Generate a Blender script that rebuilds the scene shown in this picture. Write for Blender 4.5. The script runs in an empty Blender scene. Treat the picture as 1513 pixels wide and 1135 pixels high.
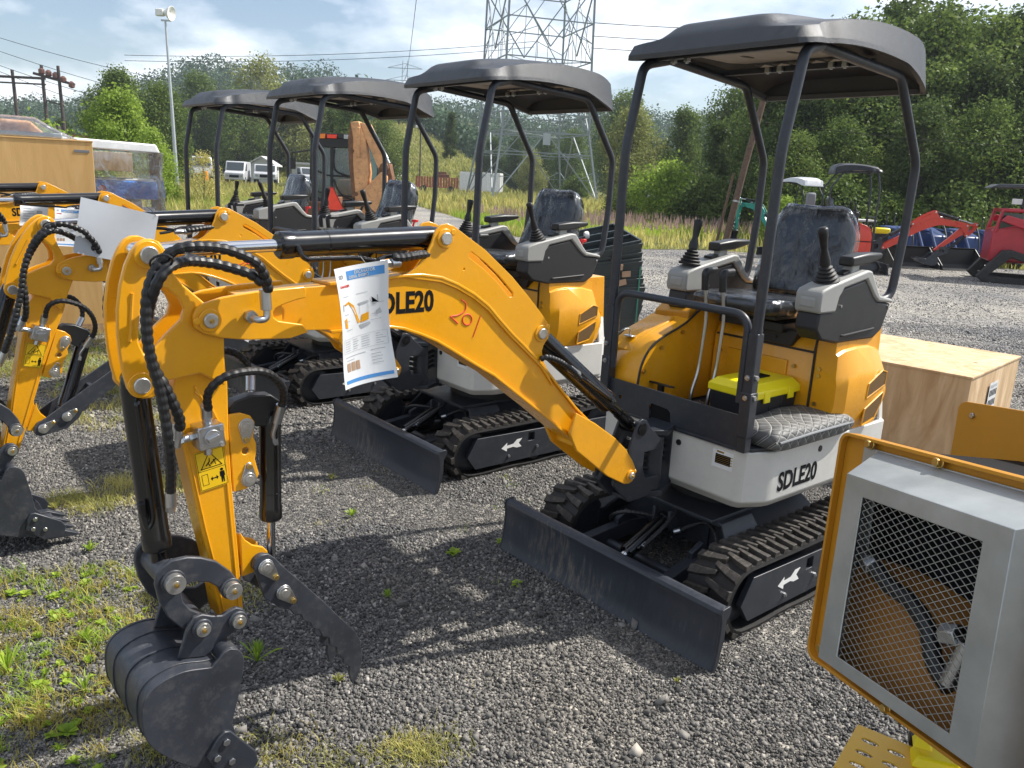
import bpy, bmesh, math, random
import numpy as np
from mathutils import Vector, Matrix, Quaternion, noise
from mathutils.geometry import delaunay_2d_cdt
R = math.radians
PI = math.pi
scene = bpy.context.scene
COL = scene.collection
random.seed(4)

# ------------------------------------------------------------------ materials
MATS = {}
def newmat(name):
    m = bpy.data.materials.new(name); m.use_nodes = True
    nt = m.node_tree; b = nt.nodes['Principled BSDF']
    MATS[name] = m
    return m, nt, b
def nd(nt, typ, **kw):
    n = nt.nodes.new(typ)
    for k, v in kw.items():
        if k.startswith('i_'):
            key = k[2:]
            n.inputs[int(key) if key.isdigit() else key].default_value = v
        else: setattr(n, k, v)
    return n
def lk(nt, a, b): nt.links.new(a, b)
def ramp(nt, stops, fac=None, interp='LINEAR'):
    r = nd(nt, 'ShaderNodeValToRGB'); r.color_ramp.interpolation = interp
    e = r.color_ramp.elements
    while len(e) > len(stops): e.remove(e[-1])
    while len(e) < len(stops): e.new(0.5)
    for i, (p, c) in enumerate(stops):
        e[i].position = p; e[i].color = (c[0], c[1], c[2], 1)
    if fac is not None: lk(nt, fac, r.inputs[0])
    return r
def c4(c): return (c[0], c[1], c[2], 1)
def coords(nt, scale=None):
    t = nd(nt, 'ShaderNodeTexCoord')
    return t.outputs['Object']
def simple(name, col, rough=.4, metal=0., var=.12, dirt=0., bump=.0, bscale=300., coat=0., nscale=6., spec=.5, rvar=.12, dirtcol=(.22, .19, .15)):
    m, nt, b = newmat(name)
    co = coords(nt)
    n1 = nd(nt, 'ShaderNodeTexNoise', i_Scale=nscale, i_Detail=6., i_Roughness=.6); lk(nt, co, n1.inputs['Vector'])
    lo = [max(0, c * (1 - var)) for c in col]; hi = [min(1, c * (1 + var)) for c in col]
    r = ramp(nt, [(.3, lo), (.7, hi)], n1.outputs['Fac'])
    out = r.outputs[0]
    if dirt > 0:
        n2 = nd(nt, 'ShaderNodeTexNoise', i_Scale=nscale * 4.5, i_Detail=8., i_Roughness=.7); lk(nt, co, n2.inputs['Vector'])
        rr = ramp(nt, [(.5, (0, 0, 0)), (.75, (dirt, dirt, dirt))], n2.outputs['Fac'])
        mx = nd(nt, 'ShaderNodeMix', data_type='RGBA'); lk(nt, rr.outputs[0], mx.inputs[0]); lk(nt, out, mx.inputs[6]); mx.inputs[7].default_value = c4(dirtcol)
        out = mx.outputs[2]
    lk(nt, out, b.inputs['Base Color'])
    n3 = nd(nt, 'ShaderNodeTexNoise', i_Scale=nscale * 2.2, i_Detail=5.); lk(nt, co, n3.inputs['Vector'])
    mr = nd(nt, 'ShaderNodeMapRange', i_3=max(.03, rough - rvar), i_4=min(1, rough + rvar)); lk(nt, n3.outputs['Fac'], mr.inputs[0])
    lk(nt, mr.outputs[0], b.inputs['Roughness'])
    b.inputs['Metallic'].default_value = metal
    b.inputs['Specular IOR Level'].default_value = spec
    if coat: b.inputs['Coat Weight'].default_value = coat; b.inputs['Coat Roughness'].default_value = .08
    if bump:
        n4 = nd(nt, 'ShaderNodeTexNoise', i_Scale=bscale, i_Detail=3.); lk(nt, co, n4.inputs['Vector'])
        bp = nd(nt, 'ShaderNodeBump', i_Strength=bump, i_Distance=.002); lk(nt, n4.outputs['Fac'], bp.inputs['Height']); lk(nt, bp.outputs[0], b.inputs['Normal'])
    return m
simple('yellow', (.77, .345, .006), .30, var=.06, coat=.25, bump=.22, bscale=45, dirt=.16, nscale=5, rvar=.16, dirtcol=(.50, .26, .06))
simple('shadeyellow', (.52, .23, .012), .42, var=.06, coat=.1, dirt=.06)  # yellow paint as it looks in shade; the darkening is in the colour
simple('cowl', (.30, .13, .02), .45, var=.2, dirt=.2)
simple('brightyellow', (.78, .47, .05), .45, var=.05, dirt=.1)
simple('toolyellow', (.92, .76, .01), .35, var=.04)
simple('white', (.62, .61, .57), .35, var=.05, dirt=.12, coat=.15)
simple('charcoal', (.024, .028, .037), .42, var=.15, dirt=.12, bump=.1, bscale=90)
simple('steelgrey', (.032, .036, .046), .42, var=.28, dirt=.38, rvar=.18, bump=.15, bscale=120, dirtcol=(.16, .15, .14))
simple('gloss_black', (.004, .004, .005), .2, var=.1, coat=.15, rvar=.06)
simple('black', (.009, .009, .010), .45, var=.2)
simple('plastic_black', (.013, .013, .015), .5, var=.2, bump=.3, bscale=500)
simple('canopy', (.034, .038, .045), .46, var=.12, bump=.9, bscale=420, dirt=.05, spec=.6)
simple('canopy_in', (.36, .32, .27), .6, var=.15)  # lining kept pale: light bounced off the ground is put in this colour
simple('console_grey', (.30, .30, .285), .5, var=.06, bump=.2, bscale=400)
simple('rubber', (.011, .010, .010), .62, var=.3, bump=.4, bscale=150, dirt=.18, dirtcol=(.075, .066, .056))
simple('dirtyrubber', (.030, .026, .023), .6, var=.45, bump=.5, bscale=150, dirt=.6, nscale=9, dirtcol=(.17, .145, .115))
simple('chrome', (.62, .62, .63), .12, metal=1., var=.05, rvar=.05)
simple('zinc', (.52, .53, .54), .32, metal=1., var=.12, dirt=.15)
simple('pinhead', (.55, .54, .51), .33, metal=.85, var=.15, dirt=.35, nscale=30)
simple('brass', (.58, .40, .13), .35, metal=1., var=.15)
simple('galv', (.42, .44, .43), .45, metal=.6, var=.16, nscale=9, dirt=.1, dirtcol=(.35, .38, .42))
simple('lead', (.30, .30, .29), .5, metal=.3)
simple('ink', (.006, .006, .007), .75, spec=.15, rvar=.05)
simple('redink', (.70, .05, .03), .6)
simple('whitepaint', (.78, .78, .76), .5)
simple('sticker', (.80, .50, .01), .35, var=.03)
simple('red', (.62, .045, .022), .32, var=.08, coat=.2)
simple('darkred', (.42, .015, .03), .35, var=.1, coat=.2)
simple('redknob', (.70, .02, .02), .4)
simple('teal', (.01, .27, .22), .4, var=.1)
simple('orange', (.64, .33, .14), .55, var=.25, dirt=.75, dirtcol=(.18, .08, .04), nscale=3)
simple('rust', (.17, .075, .035), .75, var=.35, dirt=.3, nscale=12)
simple('beacon', (.85, .22, .01), .3)
simple('reflector', (.9, .06, .02), .4)
simple('tyre', (.02, .02, .02), .8, var=.3, dirt=.25)
simple('pole_steel', (.45, .48, .50), .5, metal=.5, var=.1)
simple('tower_steel', (.27, .30, .31), .6, metal=.3, var=.1)
simple('pole_wood', (.12, .075, .05), .85, var=.3, nscale=14, bump=.6, bscale=60)
simple('pole_dark', (.07, .055, .05), .85, var=.3)
simple('insulator', (.16, .07, .05), .4)
simple('cardboard', (.42, .27, .17), .8, var=.12)
simple('paper', (.78, .79, .80), .3, var=.03, coat=.4)
simple('paperback', (.42, .44, .47), .35, var=.05)  # grey back of the sheet, its shade put into the colour
simple('paperblue', (.08, .28, .62), .35)
simple('papergrey', (.42, .44, .46), .4, var=.1)
simple('loaderblue', (.010, .035, .13), .4, var=.3)
simple('blue', (.02, .20, .70), .35, var=.25, nscale=12)
simple('tray', (.040, .052, .054), .34, var=.15, dirt=.15)
simple('strap', (.05, .22, .15), .5)
simple('carwhite', (.55, .56, .58), .3, coat=.3)
simple('siding', (.50, .50, .48), .7)
simple('roofbrown', (.22, .15, .12), .8)
simple('darkwall', (.10, .09, .085), .8)
simple('container_red', (.38, .09, .06), .7, var=.2)
simple('clothgrey', (.20, .21, .22), .8)

def wood(name, a, b_, scale=3.):
    m, nt, b = newmat(name); co = coords(nt)
    mp = nd(nt, 'ShaderNodeMapping'); mp.inputs['Scale'].default_value = (scale, scale, scale * .22); lk(nt, co, mp.inputs[0])
    n = nd(nt, 'ShaderNodeTexNoise', i_Scale=2.4, i_Detail=8., i_Roughness=.62, i_Distortion=1.4); lk(nt, mp.outputs[0], n.inputs['Vector'])
    r = ramp(nt, [(.3, a), (.52, [(x + y) / 2 for x, y in zip(a, b_)]), (.72, b_)], n.outputs['Fac'])
    v = nd(nt, 'ShaderNodeTexVoronoi', i_Scale=3.1); lk(nt, co, v.inputs['Vector'])
    rr = ramp(nt, [(0, (1, 1, 1)), (.035, (1, 1, 1)), (.05, (0, 0, 0))], v.outputs['Distance'])
    mx = nd(nt, 'ShaderNodeMix', data_type='RGBA'); lk(nt, rr.outputs[0], mx.inputs[0]); lk(nt, r.outputs[0], mx.inputs[6]); mx.inputs[7].default_value = (.10, .05, .025, 1)
    lk(nt, mx.outputs[2], b.inputs['Base Color']); b.inputs['Roughness'].default_value = .75
    n4 = nd(nt, 'ShaderNodeTexNoise', i_Scale=90., i_Detail=4.); lk(nt, mp.outputs[0], n4.inputs['Vector'])
    bp = nd(nt, 'ShaderNodeBump', i_Strength=.3, i_Distance=.003); lk(nt, n4.outputs['Fac'], bp.inputs['Height']); lk(nt, bp.outputs[0], b.inputs['Normal'])
    return m
def streaked(name, col, dirt):
    m, nt, b = newmat(name); co = coords(nt); mp = nd(nt, 'ShaderNodeMapping'); mp.inputs['Scale'].default_value = (1, 1, .10); lk(nt, co, mp.inputs[0])
    n = nd(nt, 'ShaderNodeTexNoise', i_Scale=60., i_Detail=6., i_Roughness=.7); lk(nt, mp.outputs[0], n.inputs['Vector'])
    n2 = nd(nt, 'ShaderNodeTexNoise', i_Scale=3.5, i_Detail=6., i_Roughness=.6); lk(nt, co, n2.inputs['Vector'])
    mu = nd(nt, 'ShaderNodeMath', operation='MULTIPLY'); lk(nt, n.outputs['Fac'], mu.inputs[0]); lk(nt, n2.outputs['Fac'], mu.inputs[1])
    r = ramp(nt, [(.18, col), (.30, [c * 1.35 for c in col]), (.42, dirt)], mu.outputs[0]); lk(nt, r.outputs[0], b.inputs['Base Color'])
    r2 = ramp(nt, [(.2, (.36,) * 3), (.4, (.62,) * 3)], mu.outputs[0]); lk(nt, r2.outputs[0], b.inputs['Roughness'])
    bp = nd(nt, 'ShaderNodeBump', i_Strength=.2, i_Distance=.002); lk(nt, n.outputs['Fac'], bp.inputs['Height']); lk(nt, bp.outputs[0], b.inputs['Normal'])
streaked('bladesteel', (.026, .030, .040), (.13, .115, .095))
wood('plywood', (.42, .26, .12), (.74, .55, .34))
wood('plywood_warm', (.62, .36, .12), (.80, .52, .22), 1.4)
wood('plank', (.40, .24, .13), (.58, .40, .24))

def film(name, tint=(.9, .93, .95), gloss=.35, rough=.12, scale=26., strength=1.0, fres=1.3, diff=.05, dist=2.2, zs=.45):
    m, nt, b = newmat(name); nt.nodes.remove(b)
    out = [n for n in nt.nodes if n.type == 'OUTPUT_MATERIAL'][0]
    co = coords(nt)
    mp = nd(nt, 'ShaderNodeMapping'); mp.inputs['Scale'].default_value = (1, 1, zs); lk(nt, co, mp.inputs[0])
    n = nd(nt, 'ShaderNodeTexNoise', i_Scale=scale, i_Detail=5., i_Distortion=dist); lk(nt, mp.outputs[0], n.inputs['Vector'])
    bp = nd(nt, 'ShaderNodeBump', i_Strength=strength, i_Distance=.02); lk(nt, n.outputs['Fac'], bp.inputs['Height'])
    g = nd(nt, 'ShaderNodeBsdfGlossy'); g.inputs['Color'].default_value = (.95, .97, 1, 1); g.inputs['Roughness'].default_value = rough; lk(nt, bp.outputs[0], g.inputs['Normal'])
    t = nd(nt, 'ShaderNodeBsdfTransparent'); t.inputs['Color'].default_value = c4(tint)
    d = nd(nt, 'ShaderNodeBsdfDiffuse'); d.inputs['Color'].default_value = (.7, .72, .74, 1); lk(nt, bp.outputs[0], d.inputs['Normal'])
    m0 = nd(nt, 'ShaderNodeMixShader'); m0.inputs[0].default_value = diff; lk(nt, t.outputs[0], m0.inputs[1]); lk(nt, d.outputs[0], m0.inputs[2])
    lw = nd(nt, 'ShaderNodeFresnel', i_IOR=1.5); lk(nt, bp.outputs[0], lw.inputs['Normal'])
    mth = nd(nt, 'ShaderNodeMath', operation='MULTIPLY_ADD'); lk(nt, lw.outputs[0], mth.inputs[0]); mth.inputs[1].default_value = fres; mth.inputs[2].default_value = gloss * .35
    mth.use_clamp = True
    m1 = nd(nt, 'ShaderNodeMixShader'); lk(nt, mth.outputs[0], m1.inputs[0]); lk(nt, m0.outputs[0], m1.inputs[1]); lk(nt, g.outputs[0], m1.inputs[2])
    lk(nt, m1.outputs[0], out.inputs[0])
    return m
film('film', gloss=.07, strength=1., fres=1.0, diff=.03, scale=16., rough=.13, dist=.7, zs=.22); film('wrap', (.92, .95, .97), .35, .12, 6., 1., diff=.08, fres=1.2)
def glass(name, col=(.30, .38, .38)):
    m, nt, b = newmat(name)
    b.inputs['Base Color'].default_value = c4(col); b.inputs['Roughness'].default_value = .05
    b.inputs['Alpha'].default_value = .55; b.inputs['Specular IOR Level'].default_value = .8
    return m
glass('glass', (.10, .15, .15)); glass('carglass', (.03, .04, .045)); MATS['carglass'].node_tree.nodes['Principled BSDF'].inputs['Alpha'].default_value = 1

def quilt():
    m, nt, b = newmat('quilt'); co = coords(nt)
    s = nd(nt, 'ShaderNodeSeparateXYZ'); lk(nt, co, s.inputs[0])
    def M(op, a, b2=None, v=None):
        n = nd(nt, 'ShaderNodeMath', operation=op); lk(nt, a, n.inputs[0])
        if b2 is not None: lk(nt, b2, n.inputs[1])
        elif v is not None: n.inputs[1].default_value = v
        return n.outputs[0]
    w = M('SUBTRACT', s.outputs[1], s.outputs[2])
    outs = []
    for sg in ('ADD', 'SUBTRACT'):
        u = M(sg, s.outputs[0], w); u = M('MULTIPLY', u, v=17.); f = M('FRACT', u); f = M('SUBTRACT', f, v=.5); f = M('ABSOLUTE', f)
        outs.append(f)
    mx = M('MAXIMUM', outs[0], outs[1])
    r = ramp(nt, [(.468, (.095, .094, .092)), (.480, (.42, .41, .38))], mx)
    lk(nt, r.outputs[0], b.inputs['Base Color']); b.inputs['Roughness'].default_value = .55
    hh = M('MULTIPLY', outs[0], outs[1])
    q = M('POWER', mx, v=4.)
    bp = nd(nt, 'ShaderNodeBump', i_Strength=1., i_Distance=.05); bp.invert = True; lk(nt, q, bp.inputs['Height']); lk(nt, bp.outputs[0], b.inputs['Normal'])
quilt()

def grille_mat(name, base, hole, sc):
    m, nt, b = newmat(name); co = coords(nt)
    v = nd(nt, 'ShaderNodeTexVoronoi', i_Scale=sc, i_Randomness=.0); lk(nt, co, v.inputs['Vector'])
    r = ramp(nt, [(.30, hole), (.36, base)], v.outputs['Distance']); lk(nt, r.outputs[0], b.inputs['Base Color']); b.inputs['Roughness'].default_value = .6
grille_mat('grille', (.16, .085, .02), (.006, .005, .004), 120.)

def leafmat(name, dark, light, trans=.35):
    m, nt, b = newmat(name); nt.nodes.remove(b)
    out = [n for n in nt.nodes if n.type == 'OUTPUT_MATERIAL'][0]
    g = nd(nt, 'ShaderNodeNewGeometry'); oi = nd(nt, 'ShaderNodeObjectInfo')
    co = coords(nt); n = nd(nt, 'ShaderNodeTexNoise', i_Scale=.9, i_Detail=2.); lk(nt, co, n.inputs['Vector'])
    a = nd(nt, 'ShaderNodeMath', operation='MULTIPLY_ADD'); lk(nt, g.outputs['Random Per Island'], a.inputs[0]); a.inputs[1].default_value = .55
    a2 = nd(nt, 'ShaderNodeMath', operation='MULTIPLY_ADD'); lk(nt, n.outputs['Fac'], a2.inputs[0]); a2.inputs[1].default_value = .7; a2.inputs[2].default_value = -.22
    lk(nt, a2.outputs[0], a.inputs[2])
    a3 = nd(nt, 'ShaderNodeMath', operation='MULTIPLY_ADD'); lk(nt, oi.outputs['Random'], a3.inputs[0]); a3.inputs[1].default_value = .25; lk(nt, a.outputs[0], a3.inputs[2])
    r = ramp(nt, [(.1, dark), (.95, light)], a3.outputs[0])
    d = nd(nt, 'ShaderNodeBsdfDiffuse'); lk(nt, r.outputs[0], d.inputs[0])
    t = nd(nt, 'ShaderNodeBsdfTranslucent'); lk(nt, r.outputs[0], t.inputs[0])
    gl = nd(nt, 'ShaderNodeBsdfGlossy'); gl.inputs['Roughness'].default_value = .45; gl.inputs['Color'].default_value = (.5, .5, .5, 1)
    mx = nd(nt, 'ShaderNodeMixShader'); mx.inputs[0].default_value = trans; lk(nt, d.outputs[0], mx.inputs[1]); lk(nt, t.outputs[0], mx.inputs[2])
    m2 = nd(nt, 'ShaderNodeMixShader'); m2.inputs[0].default_value = .02; lk(nt, mx.outputs[0], m2.inputs[1]); lk(nt, gl.outputs[0], m2.inputs[2])
    lk(nt, m2.outputs[0], out.inputs[0])
    return m
leafmat('leaf', (.050, .090, .022), (.22, .29, .07), .42)
leafmat('leaf_dark', (.028, .055, .020), (.14, .19, .05), .38)
leafmat('leaf_bright', (.14, .23, .03), (.38, .50, .08), .5)
leafmat('leaf_olive', (.16, .18, .05), (.40, .42, .15), .45)
leafmat('leaf_far', (.028, .060, .036), (.080, .130, .066), .25)
leafmat('grass', (.17, .20, .04), (.50, .47, .15), .45)
leafmat('weed', (.16, .28, .03), (.52, .66, .09), .5)
leafmat('drygrass', (.40, .34, .10), (.74, .68, .24), .45)
simple('bark', (.09, .07, .055), .9, var=.3, nscale=8, bump=.8, bscale=30)
simple('palebark', (.42, .40, .34), .85, var=.3, nscale=4)

# ------------------------------------------------------------------ mesh building
class MB:
    def __init__(s): s.v = []; s.f = []; s.m = []; s.cur = 0
    def add(s, vs, fs):
        o = len(s.v); s.v += [tuple(v) for v in vs]; s.f += [tuple(i + o for i in f) for f in fs]; s.m += [s.cur] * len(fs); return s
    def mat(s, i): s.cur = i; return s
    def box(s, c, d, rot=None):
        hx, hy, hz = d[0] / 2, d[1] / 2, d[2] / 2
        vs = [Vector((x, y, z)) for x in (-hx, hx) for y in (-hy, hy) for z in (-hz, hz)]
        if rot is not None: vs = [rot @ v for v in vs]
        c = Vector(c)
        return s.add([v + c for v in vs], [(0, 1, 3, 2), (4, 6, 7, 5), (0, 4, 5, 1), (2, 3, 7, 6), (0, 2, 6, 4), (1, 5, 7, 3)])
    def bx(s, x0, x1, y0, y1, z0, z1): return s.box(((x0 + x1) / 2, (y0 + y1) / 2, (z0 + z1) / 2), (abs(x1 - x0), abs(y1 - y0), abs(z1 - z0)))
    def prism(s, poly, a, b, ax='y', holes=None):
        def mk(p, t):
            if ax == 'y': return (p[0], t, p[1])
            if ax == 'x': return (t, p[0], p[1])
            return (p[0], p[1], t)
        loops = [poly] + (holes or [])
        if not holes:
            n = len(poly); vs = [mk(p, a) for p in poly] + [mk(p, b) for p in poly]
            fs = [tuple(range(n)), tuple(range(2 * n - 1, n - 1, -1))] + [(i, i + n, (i + 1) % n + n, (i + 1) % n) for i in range(n)]
            return s.add(vs, fs)
        pts = []; idx = []
        for l in loops:
            o = len(pts); pts += [Vector(p) for p in l]; idx.append([o + i for i in range(len(l))])
        res = delaunay_2d_cdt(pts, [], idx, 2, 1e-7)
        vv, ff = res[0], res[2]; n = len(vv)
        vs = [mk(p, a) for p in vv] + [mk(p, b) for p in vv]
        fs = [tuple(f) for f in ff] + [tuple(i + n for i in reversed(f)) for f in ff]
        from collections import Counter
        ec = Counter()
        for f in ff:
            for i in range(len(f)): ec[frozenset((f[i], f[(i + 1) % len(f)]))] += 1
        for f in ff:
            for i in range(len(f)):
                e = (f[i], f[(i + 1) % len(f)])
                if ec[frozenset(e)] == 1: fs.append((e[0], e[0] + n, e[1] + n, e[1]))
        return s.add(vs, fs)
    def cyl(s, p0, p1, r0, r1=None, n=20, caps=True):
        r1 = r0 if r1 is None else r1
        return s.tube([p0, p1], [r0, r1], n, caps)
    def tube(s, pts, r, n=12, caps=True):
        pts = [Vector(p) for p in pts]; k = len(pts)
        rr = r if isinstance(r, (list, tuple)) else [r] * k
        vs = []; u = None
        for i in range(k):
            t = (pts[min(i + 1, k - 1)] - pts[max(i - 1, 0)]).normalized()
            if u is None:
                u = t.orthogonal().normalized()
            else:
                u = (u - t * u.dot(t))
                u = u.normalized() if u.length > 1e-6 else t.orthogonal().normalized()
            w = t.cross(u)
            for j in range(n):
                a = 2 * PI * j / n; vs.append(pts[i] + (u * math.cos(a) + w * math.sin(a)) * rr[i])
        fs = [(i * n + j, i * n + (j + 1) % n, (i + 1) * n + (j + 1) % n, (i + 1) * n + j) for i in range(k - 1) for j in range(n)]
        if caps: fs += [tuple(range(n - 1, -1, -1)), tuple(range((k - 1) * n, k * n))]
        return s.add(vs, fs)
    def lathe(s, prof, o, d=(0, 0, 1), n=24):
        o = Vector(o); d = Vector(d).normalized(); u = d.orthogonal().normalized(); w = d.cross(u); k = len(prof)
        vs = [o + d * h + (u * math.cos(2 * PI * j / n) + w * math.sin(2 * PI * j / n)) * max(r, 1e-5) for (r, h) in prof for j in range(n)]
        fs = [(i * n + j, i * n + (j + 1) % n, (i + 1) * n + (j + 1) % n, (i + 1) * n + j) for i in range(k - 1) for j in range(n)]
        fs += [tuple(range(n - 1, -1, -1)), tuple(range((k - 1) * n, k * n))]
        return s.add(vs, fs)
    def loft(s, secs, closed=True, caps=True):
        n = len(secs[0]); vs = [p for sec in secs for p in sec]; k = len(secs)
        fs = [(i * n + j, i * n + (j + 1) % n, (i + 1) * n + (j + 1) % n, (i + 1) * n + j) for i in range(k - 1) for j in range(n if closed else n - 1)]
        if caps: fs += [tuple(range(n - 1, -1, -1)), tuple(range((k - 1) * n, k * n))]
        return s.add(vs, fs)
    def merge(s, other):
        return s.add(other.v, other.f)
    def xf(s, M):
        s.v = [tuple(M @ Vector(v)) for v in s.v]; return s

def mesh_from(name, mb, mats, smooth=True, ang=32):
    me = bpy.data.meshes.new(name); me.from_pydata(mb.v, [], mb.f)
    for m in mats: me.materials.append(MATS[m])
    if len(mats) > 1: me.polygons.foreach_set('material_index', mb.m)
    bm = bmesh.new(); bm.from_mesh(me); bmesh.ops.recalc_face_normals(bm, faces=bm.faces); bm.to_mesh(me); bm.free()
    if smooth:
        me.polygons.foreach_set('use_smooth', [True] * len(me.polygons)); me.set_sharp_from_angle(angle=R(ang))
    me.update(); return me
def link(name, me, parent=None, M=None, bevel=0., seg=2):
    o = bpy.data.objects.new(name, me); COL.objects.link(o)
    if parent is not None: o.parent = parent
    if M is not None: o.matrix_local = M
    if bevel and me is not None:
        b = o.modifiers.new('bevel', 'BEVEL'); b.width = bevel; b.segments = seg; b.limit_method = 'ANGLE'; b.angle_limit = R(38); b.use_clamp_overlap = True
    return o
def obj(name, mb, mat, parent=None, bevel=.0, M=None, ang=32):
    if name in SPLIT and parent is not None and parent.get('label') is None or name in SPLIT and parent is not None:
        pc = pieces(mb)
        if len(pc) > 1: return [link(name, mesh_from(name, q, mat if isinstance(mat, (list, tuple)) else [mat], True, ang), parent, M, bevel) for q in pc][0]
    mats = mat if isinstance(mat, (list, tuple)) else [mat]
    return link(name, mesh_from(name, mb, mats, True, ang), parent, M, bevel)
def tag(o, label=None, cat=None, group=None, kind=None):
    if label: o['label'] = label
    if cat: o['category'] = cat
    if group: o['group'] = group
    if kind: o['kind'] = kind
    return o
def thing(name, label, cat, loc=(0, 0, 0), rz=0, group=None):
    o = bpy.data.objects.new(name, None); COL.objects.link(o); o.location = loc; o.rotation_euler = (0, 0, rz); o.empty_display_size = .1
    return tag(o, label, cat, group)
def cr(pts, n=6):
    P = [Vector(p) for p in pts]; out = []
    for i in range(len(P) - 1):
        a, b, c, d = P[max(i - 1, 0)], P[i], P[i + 1], P[min(i + 2, len(P) - 1)]
        for j in range(n):
            t = j / n
            out.append(.5 * ((2 * b) + (c - a) * t + (2 * a - 5 * b + 4 * c - d) * t * t + (3 * b - a - 3 * c + d) * t ** 3))
    out.append(P[-1]); return out
def bend(pts, r, n=6):
    "polyline with rounded corners of radius r"
    P = [Vector(p) for p in pts]; out = [P[0]]
    for i in range(1, len(P) - 1):
        a = (P[i - 1] - P[i]); b = (P[i + 1] - P[i]); rr = min(r, a.length * .48, b.length * .48)
        a = P[i] + a.normalized() * rr; b = P[i] + b.normalized() * rr
        for j in range(n + 1):
            t = j / n; out.append(a * (1 - t) ** 2 + P[i] * 2 * t * (1 - t) + b * t * t)
    out.append(P[-1]); return out
def hose(pts, r=.011, pitch=.020, n=10):
    "hydraulic hose with a spiral guard: the radius swells once per turn"
    P = cr(pts, 10); d = [0]
    for i in range(1, len(P)): d.append(d[-1] + (P[i] - P[i - 1]).length)
    L = d[-1]; k = max(8, int(L / (pitch / 5))); Q = []; rr = []; j = 0
    for i in range(k + 1):
        t = L * i / k
        while j < len(d) - 2 and d[j + 1] < t: j += 1
        u = (t - d[j]) / max(1e-6, d[j + 1] - d[j]); Q.append(P[j].lerp(P[j + 1], u))
        rr.append(r * (.80 + .26 * abs(math.sin(PI * t / pitch)) ** .6))
    return MB().tube(Q, rr, n)
def txt(s, size, cx=1., bold=.0, spacing=1., align='LEFT'):
    cu = bpy.data.curves.new('t', 'FONT'); cu.body = s; cu.size = size; cu.offset = bold; cu.space_character = spacing; cu.align_x = align; cu.resolution_u = 3; cu.extrude = .0004
    o = bpy.data.objects.new('t', cu); COL.objects.link(o); dg = bpy.context.evaluated_depsgraph_get()
    me = bpy.data.meshes.new_from_object(o.evaluated_get(dg)); mb = MB(); mb.add([(v.co.x * cx, v.co.y, v.co.z) for v in me.vertices], [tuple(p.vertices) for p in me.polygons])
    bpy.data.objects.remove(o); bpy.data.curves.remove(cu); bpy.data.meshes.remove(me); return mb
def pieces(mb):
    "split a builder into its separate pieces (clusters of touching islands)"
    n = len(mb.v); par = list(range(n))
    def fd(a):
        while par[a] != a: par[a] = par[par[a]]; a = par[a]
        return a
    for f in mb.f:
        for i in f[1:]: par[fd(i)] = fd(f[0])
    isl = {}
    for i in range(n): isl.setdefault(fd(i), []).append(i)
    bb = {k: [(min(mb.v[i][a] for i in L) - .0015, max(mb.v[i][a] for i in L) + .0015) for a in range(3)] for k, L in isl.items()}
    ks = list(isl); g = {k: k for k in ks}
    def fg(a):
        while g[a] != a: a = g[a]
        return a
    for i, a in enumerate(ks):
        for b in ks[i + 1:]:
            if all(bb[a][q][0] <= bb[b][q][1] and bb[b][q][0] <= bb[a][q][1] for q in range(3)): g[fg(a)] = fg(b)
    out = {}
    for k in ks: out.setdefault(fg(k), []).append(k)
    res = []
    for L in out.values():
        S_ = set(i for k in L for i in isl[k]); m = {}; o = MB()
        for i in sorted(S_): m[i] = len(o.v); o.v.append(mb.v[i])
        for f in mb.f:
            if f[0] in S_: o.f.append(tuple(m[i] for i in f)); o.m.append(0)
        res.append(o)
    return res
SPLIT = {'mounting_lug', 'plug', 'weld_bead', 'bolt', 'fitting', 'hose_fitting', 'post', 'crossarm', 'banner', 'bracket', 'seam', 'rim', 'strap', 'side_cutter', 'cross_brace', 'canopy_post', 'frame', 'grille', 'grille_frame', 'bar', 'wheel', 'rib', 'pedal', 'brace', 'hydraulic_tube', 'print_band', 'picture', 'pivot_tube', 'deck_board'}
def axisM(p0, p1):
    "matrix whose +Z runs from p0 to p1"
    p0 = Vector(p0); d = Vector(p1) - p0
    return Matrix.Translation(p0) @ d.to_track_quat('Z', 'Y').to_matrix().to_4x4()
def offset_poly(poly, dz):
    return [(p[0], p[1] + dz) for p in poly]
# ------------------------------------------------------------------ the mini excavator (X forward, Y to its left, Z up)
K = []
ARMG = ('boom', 'stick', 'bucket', 'link', 'thumb')
def P(name, mb, mat, grp='body', parent=None, bevel=.0015, label=None, ang=32):
    if grp in ARMG: mb.v = [(v[0], (v[1] * .77 if abs(v[1]) < .0696 else v[1] - math.copysign(.016, v[1])), v[2]) for v in mb.v]
    if grp == 'bucket': mb.v = [(v[0], v[1] * .95 + .008, v[2]) for v in mb.v]
    if name in SPLIT:
        pc = pieces(mb)
        if len(pc) > 1:
            for q in pc[1:]: K.append(dict(name=name, me=mesh_from(name, q, [mat], True, ang), parent=parent, grp=grp, bevel=bevel, label=label, mat=mat))
            mb = pc[0]
    mats = mat if isinstance(mat, (list, tuple)) else [mat]
    K.append(dict(name=name, me=mesh_from(name, mb, mats, True, ang), parent=parent, grp=grp, bevel=bevel, label=label, mat=mats[0]))
    return len(K) - 1
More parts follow.
